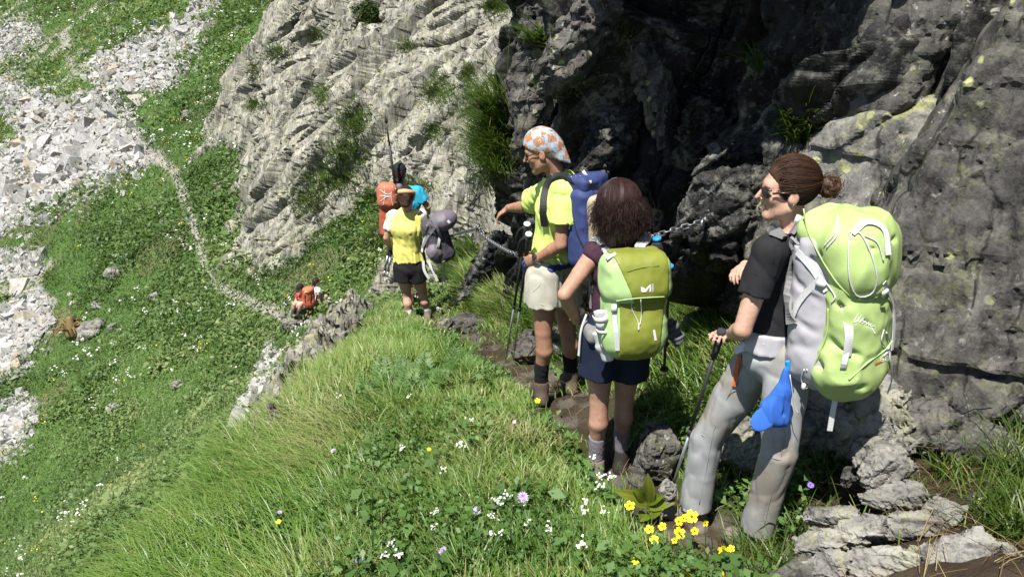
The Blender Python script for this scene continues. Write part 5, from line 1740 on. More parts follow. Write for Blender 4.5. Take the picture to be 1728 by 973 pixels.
def trouser_mat():
    t = NT('worn_grey_trousers')
    p = t.pos()
    n = t.noise(p, 9, 5, .6); w = t.noise(p, 420, 2)
    c = t.mix(1.0, (.30,.31,.315), t.ramp(n, [(.3, .86), (.7, 1.04)]), 'MULTIPLY')
    c = t.mix(t.math('MULTIPLY', t.ramp(t.noise(p, 3.6, 6, .65), [(.46, 0.0), (.60, 1.0)]), .7), c, (.22,.185,.135))   # dried mud
    b = t.bump(t.ridged(t.pos((1.0,1.3,1.9),(.5,.6,.3)), 4.5, 3), .55, .012); b = t.bump(w, .2, .001, b)
    return t.fin(c, .7, b, spec=.3)
M['grey_trousers'] = trouser_mat()
trousers(JN, .95, .008, M['grey_trousers'], woman_near, .0065, 13, 2.06, .98, 'trousers', .0075, .35, (9, 9, 7), (.006, 0))
boot(woman_near, JN['anL'], JN['toL'], .9, M['boot_grey'], .008)
boot(woman_near, JN['anR'], JN['toR'], .9, M['boot_grey'], .008)
def hair_near():
    W, ax = loc(JN['hd'], JN['hf'], JN['hu'])
    def grooves(p):
        q = (p - JN['hd']) @ ax.T
        th = np.arctan2(q[:,0], q[:,2]); ph = np.arctan2(np.hypot(q[:,0], q[:,2]), -q[:,1]-.02)
        return .0035*vnoise(np.stack([th*13, ph*2.2, ph*0], 1), 31) + .0018*vnoise(np.stack([th*31, ph*3, ph*0], 1), 33)
    pr = [ell(W(0, -.014, .030), (.080, .099, .094), ax, .02)]
    V, Q = solid(pr, .0045, warp=grooves, band=.015, cuts=[(W(0, .048, .024), ax[1]*.8 - ax[2]*.6)], it=1)
    n = len(V)
    rnd = .5 + .5*vnoise(np.stack([np.arctan2(((V-JN['hd'])@ax.T)[:,0], ((V-JN['hd'])@ax.T)[:,2])*16, np.zeros(n), np.zeros(n)], 1), 35)
    o = link('hair', np_mesh('hair', V, [Q], {'rnd': rnd}), M['hair_brown'], woman_near)
    r = np.random.default_rng(41)
    st = MB(); strands(st, 1500, lambda a, b, c: W(a, b-.014, c+.030), (.0835, .103, .098), r, 2.05, .25, 'back', .07, .0009)
    m = st.build('hair_strands', M['hair_brown'], o); m['kind'] = 'stuff'
    def curl(p):
        q = (p - W(0, -.143, .004))
        return .006*fbm(q*55, 3, 51)
    V, Q = solid([ell(W(0, -.128, .006), (.030, .030, .032), ax, .02), ell(W(.004, -.150, .004), (.040, .034, .040), ax, .02), ell(W(0, -.168, .018), (.022, .02, .02), ax, .02)], .0045, warp=curl, band=.02)
    b = link('hair_bun', np_mesh('hair_bun', V, [Q], {'rnd': .5+.5*vnoise(V*60, 7)}), M['hair_brown'], woman_near)
    cu = MB()
    for i in range(150):
        c = W(*(A(0, -.148, .006) + r.normal(0, .016, 3)*A(1, 1, 1)))
        t = r.uniform(0, 6.28); R = r.uniform(.022, .036); a1 = unit(r.normal(size=3)); a2 = unit(np.cross(a1, r.normal(size=3))); 
        s = np.linspace(t, t + r.uniform(1.2, 3.2), 8)
        cu.tube(c + R*np.cos(s)[:,None]*a1 + R*np.sin(s)[:,None]*np.cross(a1, a2), np.linspace(.0016, .0008, 8), 3, r.uniform(0, 1), False)
    m = cu.build('curl', M['hair_brown'], b); m['kind'] = 'stuff'
    bw = MB()
    for sg in (1, -1):
        bw = MB(); bw.tube([W(sg*.014, .091, .018), W(sg*.030, .087, .024), W(sg*.048, .072, .017)], [.0025, .003, .0015], 5, .2)
        bw.build('eyebrow', M['hair_brown'], woman_near)
    # sunglasses
    g = MB()
    for sg in (1, -1):
        g.tube([W(sg*.072, .074, -.002), W(sg*.079, .030, .002), W(sg*.080, -.006, .0), W(sg*.078, -.022, -.012)], [.0042, .0038, .0034, .003], 6)
    g.tube([W(.068, .078, .008), W(.036, .096, .010), W(0, .103, .007), W(-.036, .096, .010), W(-.068, .078, .008)], .0036, 6)
    sg_o = g.build('sunglasses', M['shell'], woman_near)
    for sg in (1, -1):
        V, Q = solid([ell(W(sg*.036, .0925, -.008), (.029, .0065, .0200), np.array([unit(ax[0]*.94 - ax[1]*.34*sg), unit(ax[1]*.94 + ax[0]*.34*sg), ax[2]]), .0)], .003)
        link('lens', np_mesh('lens', V, [Q]), M['dark_lens'], sg_o)
    e = MB(); q = W(.081, -.004, -.046); e.tube([q + A(0,0,.004), q, q - A(0,0,.004)], [.001, .003, .001], 6); e.build('earring', M['steel'], woman_near)
    wb = MB(); wv = unit(P(1214, 560, 3.13) - JN['wrL']); c = JN['wrL'] + wv*.012
    a1 = unit(np.cross(wv, A(0,0,1))); a2 = np.cross(wv, a1); t = np.linspace(0, 2*math.pi, 15)
    wb.tube(c + .027*np.cos(t)[:,None]*a1 + .024*np.sin(t)[:,None]*a2, .006, 6, caps=False); wb.build('wristband', M['black_plastic'], woman_near)
hair_near()

# ---- the woman in the plum sleeveless top and navy shorts
JM = J_(3.9, hd=(1043,351,.985), hf=(-.28,.93,-.22), hu=(0,.2,1), sd=(-.985,-.17,0), back=(.1,-1,0),
        nk=(1050,407,.99), ch=(1051,455,.99), wa=(1044,520,.99), pe=(1039,565,.99),
        shL=(1003,428,.985), elL=(953,497,.965), wrL=(973,541,1.0), shR=(1097,422,1.005), elR=(1118,490,1.04), wrR=(1098,535,1.07),
        hpL=(1013,578,.985), knL=(1011,676,.99), anL=(1006,768,1.0), toL=(1002,775,1.04), hpR=(1064,578,.995), knR=(1053,674,1.01), anR=(1048,752,1.02), toR=(1046,758,1.06))
hM = [hand_prims(JM['wrL'], P(990, 546, 4.0) - JM['wrL'], A(.3, .6, -.5), 1, (.3, .5, .4), .88), hand_prims(JM['wrR'], A(-.8, .4, 0), A(-.3, -.5, -.5), -1, (.4, .5, .4), .88)]
woman_mid = person('dark-haired woman in plum sleeveless top and navy shorts seen from behind', JM, hM, .0068, M['skin_mid'], .95, 1.0, lips=False)
tee(JM, .95, .012, .10, .9, M['purple_top'], woman_mid, .0075, 21, 'sleeveless_top', .97, (.054, .053))
trousers(JM, .95, .014, M['navy_shorts'], woman_mid, .0075, 23, .52, 1.03, 'shorts', .008, .5, (7, 7, 4), (.012, .012))
for S, bm in (('L', 'boot_grey'), ('R', 'boot_dark')):
    boot(woman_mid, JM['an'+S], JM['to'+S], .95, M[bm], .008)
    sock(woman_mid, JM['an'+S], JM['kn'+S], M['grey_sock'], .13, .043)
def hair_mid():
    W, ax = loc(JM['hd'], JM['hf'], JM['hu'])
    dn = A(0, 0, -1)
    def grooves(p):
        q = (p - JM['hd']) @ ax.T
        th = np.arctan2(q[:,0], -q[:,1])
        return .006*vnoise(np.stack([th*9, p[:,2]*7, p[:,2]*0], 1), 61) + .0035*vnoise(np.stack([th*26, p[:,2]*9, p[:,2]*0], 1), 63)
    c = JM['hd']
    pr = [ell(W(0, -.014, .034), (.095, .109, .098), ax, .03), econe(c + ax[1]*-.012 + A(0,0,.03), (.098, .106), c + ax[1]*-.026 + dn*.085, (.101, .095), ax[0], .04), econe(c + ax[1]*-.03 + dn*.07, (.098, .09), c + ax[1]*-.035 + dn*.145, (.060, .056), ax[0], .04)]
    V, Q = solid(pr, .0055, warp=grooves, band=.02, cuts=[(W(0, .052, -.02), ax[1]*.98 - ax[2]*.2)], it=1)
    rnd = .5 + .5*vnoise(np.stack([np.arctan2(((V-c)@ax.T)[:,0], -((V-c)@ax.T)[:,1])*22, V[:,2]*5, V[:,2]*0], 1), 65)
    o = link('hair', np_mesh('hair', V, [Q], {'rnd': rnd}), M['hair_dark'], woman_mid)
    r = np.random.default_rng(43)
    st = MB(); strands(st, 3000, lambda a, b, d: W(a, b-.014, d+.034), (.101, .115, .104), r, .15, 1.65, 'down', .14, .0011, (1.25, 5.03), None, .125)
    m = st.build('hair_strands', M['hair_dark'], o); m['kind'] = 'stuff'
    hb = MB(); hb.tube(spline([W(.085, -.01, .045), W(.06, 0, .115), W(0, .002, .139), W(-.06, 0, .115), W(-.085, -.01, .045)], 14), .006, 6); hb.build('hairband', M['white_cloth'], woman_mid)
hair_mid()

# ---- the man in the neon T-shirt and bandana
JK = J_(4.85, hd=(914,254,.992), hf=(-.93,.12,-.32), hu=(-.30,.05,.95), sd=(-.66,-.75,0), back=(.75,-.66,0),
        nk=(946,296,1.0), ch=(946,346,1.0), wa=(937,412,1.005), pe=(930,452,1.008),
        shL=(956,324,.970), elL=(946,413,.955), wrL=(904,438,.978), shR=(921,326,1.032), elR=(886,349,1.085), wrR=(858,351,1.13),
        hpL=(918,468,.99), knL=(917,560,.985), anL=(913,640,.995), toL=(905,648,1.03), hpR=(946,466,1.025), knR=(957,556,1.025), anR=(963,624,1.035), toR=(956,631,1.07))
hK = [hand_prims(JK['wrL'], P(886, 441, 4.80) - JK['wrL'], A(-.2, .9, -.2), -1, (1.0, 1.1, .8), 1.0, .05, (.6, .3, .7)),
      hand_prims(JK['wrR'], P(842, 362, 5.50) - JK['wrR'], A(.2, .1, -1), -1, (.42, .5, .35), 1.0, .22)]
man_neon = person('man in neon yellow-green T-shirt and patterned bandana reaching towards the chain', JK, hK, .0068, M['skin_tan'], 1.03, 1.0)
tee(JK, 1.03, .018, .62, .85, M['neon_tee'], man_neon, .0075, 31, 't_shirt', 1.02, (.076, .084), fold=.010)
trousers(JK, 1.03, .018, M['khaki_shorts'], man_neon, .0075, 33, .50, 1.0, 'shorts', .012, .45, (7, 7, 4), (.016, .016))
for S in 'LR':
    boot(man_neon, JK['an'+S], JK['to'+S], 1.02, M['boot_brown'], .009)
    sock(man_neon, JK['an'+S], JK['kn'+S], M['black_sock'], .14, .046)
def bandana():
    W, ax = loc(JK['hd'], JK['hf'], JK['hu'])
    def wr(p): return .003*np.abs(vnoise((p-JK['hd'])@ax.T*np.array([26, 40, 26]), 71))
    sobj('bandana', [ell(W(0, -.010, .042), (.086, .108, .098), ax, .02), cone(W(0, -.075, -.005), .060, W(0, -.085, -.075), .050, .04), cone(W(0, -.1, -.05), .03, W(0, -.125, -.125), .02, .03)], .006, M['bandana'], man_neon, warp=wr, band=.02,
         cuts=[(W(0, .06, .035), ax[1]*.62 - ax[2]*.78)])
    g = MB()
    for sg in (1, -1):
        g.tube([W(sg*.068, .080, .0), W(sg*.078, .03, .004), W(sg*.080, -.006, .002)], .0028, 5)
        t = np.linspace(0, 2*math.pi, 15)
        c = W(sg*.034, .098, -.010)
        g.tube(c + .027*np.cos(t)[:,None]*ax[0] + .018*np.sin(t)[:,None]*ax[2], .0022, 5, caps=False)
    g.tube([W(.010, .105, -.004), W(0, .108, -.002), W(-.010, .105, -.004)], .002, 5)
    g.build('glasses', M['shell'], man_neon)
    w = MB(); d = unit(JK['elL'] - JK['wrL']); c = JK['wrL'] + d*.025; a1 = unit(np.cross(d, A(0,0,1))); a2 = np.cross(d, a1); t = np.linspace(0, 2*math.pi, 17)
    w.tube(c + .033*np.cos(t)[:,None]*a1 + .030*np.sin(t)[:,None]*a2, .0085, 6, caps=False)
    wo = w.build('wrist_watch', M['steel'], man_neon)
    f = MB(); n = unit(-c/np.linalg.norm(c)*.8 + A(0,0,.5)); n = unit(n - d*(n@d)); f.disc(c + n*.031, n, .019, .009, 16); f.build('watch_face', M['black_plastic'], wo)
bandana()

# ---- the hiker in the yellow top
JY = J_(8.95, hd=(686,333,.99), hf=(.08,.88,-.42), hu=(.02,.42,.88), sd=(-.99,.08,0), back=(0,-1,0),
        nk=(687,357,.995), ch=(686,384,.995), wa=(688,424,1.0), pe=(690,446,1.0),
        shL=(662,366,1.0), elL=(652,401,1.0), wrL=(659,420,1.03), shR=(712,364,1.0), elR=(722,398,1.02), wrR=(712,424,1.04),
        hpL=(680,455,1.0), knL=(687,499,1.005), anL=(690,533,1.0), toL=(691,532,1.02), hpR=(702,455,1.0), knR=(714,498,1.01), anR=(722,526,1.012), toR=(726,525,1.03))
hY = [hand_prims(JY['wrL'], A(0, .5, -.6), A(.6, .3, 0), 1, (.8, .8, .6), .95), hand_prims(JY['wrR'], A(-.6, .5, -.2), A(-.3, .2, -.6), -1, (.6, .6, .5), .95)]
hiker_yellow = person('hiker in pale yellow top and black shorts wearing a sun visor', JY, hY, .011, M['skin_fair'], .98, 1.05, lips=False)
tee(JY, .98, .022, 0, .75, M['yellow_tee'], hiker_yellow, .011, 41, 'sports_top', 1.08, fold=.012)
for S in 'LR':
    sobj('sleeve', [cone(JY['sh'+S]*.9 + JY['nk']*.1, .078, JY['sh'+S]*.4 + JY['el'+S]*.6, .070, .02, True)], .011, M['white_cloth'], hiker_yellow, warp=folds(.008, (11,11,8), 5), band=.03)
trousers(JY, .98, .016, M['black_shorts'], hiker_yellow, .011, 43, .36, 1.05, 'shorts', .010, .5, (7,7,4), (.02, .02))
for S in 'LR':
    boot(hiker_yellow, JY['an'+S], JY['to'+S], .9, M['boot_grey'], .012, 'shoe'); sock(hiker_yellow, JY['an'+S], JY['kn'+S], M['white_cloth'], .09, .040, .011)
def head_extra(p, J, hair, res, kind, mat=None):
    W, ax = loc(J['hd'], J['hf'], J['hu'])
    V, Q = solid([ell(W(0, -.014, .030), (.084, .104, .098), ax, .02), econe(W(0, -.045, .0), (.075, .06), W(0, -.06, -.085), (.055, .045), ax[0], .03)], res, warp=lambda q: .006*fbm((q-J['hd'])*30, 3, 5), band=.03, cuts=[(W(0, .05, .022), ax[1]*.85 - ax[2]*.5)])
    link('hair', np_mesh('hair', V, [Q], {'rnd': .5+.5*vnoise(V*40, 6)}), hair, p)
    if kind == 'visor':
        t = np.linspace(0, 2*math.pi, 25)
        b = MB(); c = W(0, -.008, .045); ring = c + .091*np.cos(t)[:,None]*ax[0] + .112*np.sin(t)[:,None]*ax[1]
        b.ribbon(ring, (ring - c)/np.linalg.norm(ring-c, axis=1)[:,None], .042, .006); b.build('visor_band', mat, p)
        sobj('visor_brim', [econe(W(0, .06, .040), (.085, .008), W(0, .19, .012), (.055, .007), ax[0], .01)], .006, mat, p)
    if kind == 'cap':
        o = sobj('cap', [ell(W(0, -.012, .045), (.090, .110, .096), ax, .02)], res*.8, mat, p, cuts=[(W(0, 0, .028), -ax[2]*.97 + ax[1]*.12)])
        sobj('cap_brim', [econe(W(0, .075, .034), (.075, .008), W(0, .175, .012), (.058, .007), ax[0], .01)], .007, mat, o)
M['visor'] = fabric('peach_visor_cloth', (.72,.42,.20), .8)
head_extra(hiker_yellow, JY, M['hair_red'], .009, 'visor', M['visor'])

# ---- the man in cyan behind
JC = J_(10.2, hd=(674,293,1.0), hf=(.1,.95,-.2), hu=(0,.2,.97), sd=(-.99,.1,0), back=(0,-1,0),
        nk=(680,318,1.0), ch=(685,343,1.0), wa=(689,384,1.0), pe=(690,404,1.0),
        shL=(658,326,1.0), elL=(652,356,1.02), wrL=(664,376,1.05), shR=(704,324,1.0), elR=(722,350,1.0), wrR=(722,372,1.035),
        hpL=(681,412,1.0), knL=(688,455,1.01), anL=(693,497,1.0), toL=(695,497,1.02), hpR=(700,412,1.0), knR=(705,455,1.01), anR=(708,497,1.01), toR=(712,497,1.03))
hC = [hand_prims(JC['wrL'], A(.3, .5, -.4), A(.6, .3, 0), 1, (.6, .6, .5), 1.0), hand_prims(JC['wrR'], A(-.2, .6, -.4), A(-.6, .2, -.2), -1, (.6, .6, .5), 1.0)]
hiker_cyan = person('man in cyan T-shirt and black cap half hidden behind the yellow-topped hiker', JC, hC, .012, M['skin_mid'], 1.02, 1.05, lips=False)
tee(JC, 1.02, .022, .62, .8, M['cyan_tee'], hiker_cyan, .012, 51, 't_shirt', 1.05, (.082, .085), fold=.012)
trousers(JC, 1.02, .018, M['black_shorts'], hiker_cyan, .012, 53, .8, 1.0, 'shorts', .010, .5, (7,7,4), (.015, .015))
for S in 'LR': boot(hiker_cyan, JC['an'+S], JC['to'+S], 1.0, M['boot_brown'], .013)
head_extra(hiker_cyan, JC, M['hair_dark'], .01, 'cap', M['black_cap'])

# ---- two hikers sitting on the stones by the path below
_sx, SF, _sz, _ = (q[0] for q in hill_hit([505], [533]))
JS = J_(SF, hd=(507,486,1.0), hf=(-.45,-.7,-.55), hu=(-.3,-.3,.9), sd=(.8,-.6,0),
        nk=(510,496,1.004), ch=(510,502,1.004), wa=(511,511,1.004), pe=(512,515.5,1.004),
        shL=(516.5,498,.996), elL=(515,508,.985), wrL=(506,514,.978), shR=(502,498,1.008), elR=(498.5,507,.998), wrR=(503,513,.982),
        hpL=(514,516,.998), knL=(507,514.5,.976), anL=(504,527,.978), toL=(501.5,529,.970), hpR=(509,516,1.006), knR=(496.5,513.5,.982), anR=(495,526.5,.984), toR=(492.5,528.5,.976))
sitter_cap = person('seated hiker in black cap bent forward beside a red pack far below', JS, [hand_prims(JS['wr'+S], A(-.3,-.3,-.5), A(.2,.2,-.5), 1, (.5,.5,.5), 1.0) for S in 'LR'], .018, M['skin_fair'], .98, 1.0, lips=False, group='seated hikers')
tee(JS, .98, .025, .6, .9, M['red_tee'], sitter_cap, .018, 61, 't_shirt', 1.0, (.075,.08))
trousers(JS, .98, .02, M['khaki_shorts'], sitter_cap, .018, 63, .8, 1.0, 'shorts', .008, .4, (7,7,4))
for S in 'LR': boot(sitter_cap, JS['an'+S], JS['to'+S], .95, M['boot_dark'], .018, 'shoe')
head_extra(sitter_cap, JS, M['hair_dark'], .016, 'cap', M['black_cap'])
JB = J_(SF*1.01, hd=(533.5,475.5,1.0), hf=(.75,.6,-.25), hu=(.1,.1,1), sd=(-.6,.75,0),
        nk=(532,485.5,1.0), ch=(533,491.5,1.0), wa=(534,501,1.0), pe=(535,506.5,1.0),
        shL=(528,489,1.008), elL=(527,498,1.012), wrL=(530,508,1.01), shR=(537.5,489,.992), elR=(536,498.5,.985), wrR=(533,508.5,.982),
        hpL=(534.5,507,1.006), knL=(547,497,1.014), anL=(543,511,1.010), toL=(546,512.5,1.016), hpR=(538,507.5,.996), knR=(549.5,499,.998), anR=(541.5,513.5,.992), toR=(545,515,.996))
sitter_white = person('seated dark-haired hiker in white T-shirt with knees drawn up far below', JB, [hand_prims(JB['wr'+S], A(.2,-.1,-.8), A(.5,.2,0), 1, (.4,.4,.4), 1.0) for S in 'LR'], .018, M['skin_mid'], .95, 1.0, lips=False, group='seated hikers')
tee(JB, .95, .025, .6, .9, M['white_cloth'], sitter_white, .018, 71, 't_shirt', 1.0, (.075,.08))
trousers(JB, .95, .02, M['beige_shorts'], sitter_white, .018, 73, .8, 1.0, 'shorts', .008, .4, (7,7,4))
for S in 'LR': boot(sitter_white, JB['an'+S], JB['to'+S], .95, M['boot_grey'], .018, 'shoe')
head_extra(sitter_white, JB, M['hair_dark'], .016, 'none')
for (b, h, ypr, sd_, lab) in (((512,525.5,1.0), (.42,.30,.20), (-25,0,0), 441, 'flat grey stone the capped hiker sits on'), ((538,519,1.01), (.40,.32,.20), (-25,0,0), 442, 'flat grey stone the white-shirted hiker sits on'), ((490,548,.97), (.35,.22,.15), (-40,5,-10), 433, 'pale yellow stone below the seated hikers at the path'), ((565,495,1.04), (.75,.18,.10), (50,10,-10), 434, 'narrow tilted stone slab right of the seated hikers')):
    lrock((b[0], b[1], SF*b[2]), h, ypr, sd_, lab, 'rock_pale')

def seams():
    def sm(o, pts, mat, r=.0016):
        bv = bvh_of([o]); p, n = lay(bv, pts, .0012); mb = MB(); mb.tube(spline(p, 30), r, 5); mb.build('seam', mat, o)
    tr = [o for o in woman_near.children if o.name.startswith('trousers')][0]
    for pts in ([(1262,610),(1228,670),(1205,725),(1192,790),(1180,850)], [(1330,640),(1325,700),(1318,770),(1300,840),(1290,885)], [(1168,725),(1188,735),(1212,752)], [(1290,765),(1315,775),(1345,772)]):
        sm(tr, pts, M['grey_trousers'])
    ts = [o for o in woman_near.children if o.name.startswith('t_shirt')][0]
    sm(ts, [(1258,455),(1275,463),(1300,480)], M['black_tee']); sm(ts, [(1318,405),(1305,440),(1312,480)], M['black_tee'])
    nt = [o for o in man_neon.children if o.name.startswith('t_shirt')][0]
    sm(nt, [(925,377),(940,382),(966,382)], M['neon_tee'], .002); sm(nt, [(962,300),(975,330),(970,370)], M['neon_tee'], .002)
    sh = [o for o in man_neon.children if o.name.startswith('shorts')][0]
    sm(sh, [(893,508),(915,514),(938,517)], M['khaki_shorts'], .002); sm(sh, [(935,450),(938,480),(940,512)], M['khaki_shorts'], .002); sm(sh, [(905,462),(912,478),(900,492)], M['khaki_shorts'], .002)
seams()
# ------------------------------------------------------------------ packs
M['pack_lime'] = fabric('lime_green_nylon', (.40,.53,.19), .55, 900, .08, var=.14, spec=.35)
M['pack_grey'] = fabric('light_grey_nylon', (.40,.39,.42), .6, 900, .08, spec=.35)
M['strap_pale'] = fabric('pale_grey_webbing', (.60,.61,.60), .7, 500, .15)
M['strap_grey'] = fabric('grey_webbing', (.22,.22,.225), .75, 500, .15)
M['pack_olive'] = fabric('olive_nylon', (.21,.24,.035), .55, 900, .08, spec=.35)
M['pack_mint'] = fabric('pale_green_nylon', (.40,.58,.24), .55, 900, .08, spec=.35)
M['pack_blue'] = fabric('blue_nylon', (.040,.058,.17), .65)
M['pack_tan'] = fabric('tan_nylon', (.44,.36,.26), .7)
M['pack_black'] = fabric('black_nylon', (.018,.018,.02), .65, spec=.35)
M['pack_slate'] = fabric('slate_grey_nylon', (.075,.07,.085), .6, spec=.35)
M['pack_mauve'] = fabric('mauve_grey_nylon', (.15,.13,.16), .6, spec=.35)
M['pack_red'] = fabric('brick_red_nylon', (.42,.10,.055), .65)
M['pack_orange'] = fabric('orange_red_nylon', (.52,.16,.09), .6)
M['cap_blue'] = fabric('royal_blue_cotton', (.035,.13,.50), .85)
M['orange_web'] = fabric('orange_webbing', (.55,.13,.04), .7)
M['alu'] = plain('aluminium', (.55,.57,.58), .35, .9)
M['cork'] = plain('dark_foam_grip', (.03,.03,.033), .85)
M['blue_top'] = plain('bright_blue_plastic', (.02,.30,.72), .4)
M['white_top'] = plain('white_plastic', (.65,.72,.72), .45)
M['sandal_white'] = plain('white_rubber', (.55,.56,.55), .7)
M['sandal_grey'] = plain('grey_rubber', (.10,.105,.12), .7)
M['white_print'] = plain('white_print', (.75,.76,.74), .7)
M['red_print'] = plain('red_print', (.6,.09,.03), .7)
M['chain'] = plain('galvanised_steel', (.26,.27,.28), .45, .85)

def pack_axes(fwd, tilt=0.0):
    f = unit(fwd); l = unit(np.cross(HR, f)); b = -f
    u = unit(HR + f*tilt); b = unit(b - u*(b @ u))
    return np.array([l, b, u])           # left, away from the back, up
def rb(c, ax, o, h, r, k=.03):
    return rbox(c + ax[0]*o[0] + ax[1]*o[1] + ax[2]*o[2], h, ax, r, k)
def el(c, ax, o, h, k=.03):
    return ell(c + ax[0]*o[0] + ax[1]*o[1] + ax[2]*o[2], h, ax, k)
def wrinkle(amp, sc=14, seed=0, st=(1, 1, 1)):
    k = np.array(st)*sc
    def fn(p): return amp*(1.5*np.abs(vnoise(p*k, seed)) - .6) + amp*.4*vnoise(p*k*2.7, seed+3)
    return fn
def strap(name, parent, bv, pts, w, mat, lift=.004, n=22, th=.003, fb=None):
    p, nr = lay(bv, pts, lift, fb)
    q = spline(p, n); m = spline(nr, n); m /= np.linalg.norm(m, axis=1)[:, None]
    mb = MB(); mb.ribbon(q, m, w, th); return mb.build(name, mat, parent, False)
def cord(name, parent, bv, pts, r, mat, lift=.004, n=26, fb=None):
    p, nr = lay(bv, pts, lift, fb)
    mb = MB(); mb.tube(spline(p, n), r, 6); return mb.build(name, mat, parent)
def printed(name, parent, bv, polys, mat, lift=.0025):
    mb = MB()
    for poly in polys:
        p, nr = lay(bv, poly, lift)
        if len(poly) == 4: mb.add(p, [(0, 1, 2, 3)])
        else: mb.add(p, None, [(0, i, i+1) for i in range(1, len(poly)-1)])
    return mb.build(name, mat, parent, False)
def stroke(pts, w):
    """a print stroke as quads around a polyline of bearings"""
    out = []
    for (x1, y1), (x2, y2) in zip(pts[:-1], pts[1:]):
        l = math.hypot(x2-x1, y2-y1) or 1; nx, ny = -(y2-y1)/l*w/2, (x2-x1)/l*w/2
        out.append([(x1+nx, y1+ny), (x2+nx, y2+ny), (x2-nx, y2-ny), (x1-nx, y1-ny)])
    return out
def buckle(parent, c, nrm, d, s=.02, mat=None):
    n = unit(nrm); d = unit(d - n*(d @ n)); mb = MB(); mb.box(np.asarray(c)+n*.004, np.array([d, np.cross(n, d), n]), (s, s*.75, .004)); 
    return mb.build('buckle', mat or M['strap_pale'], parent)

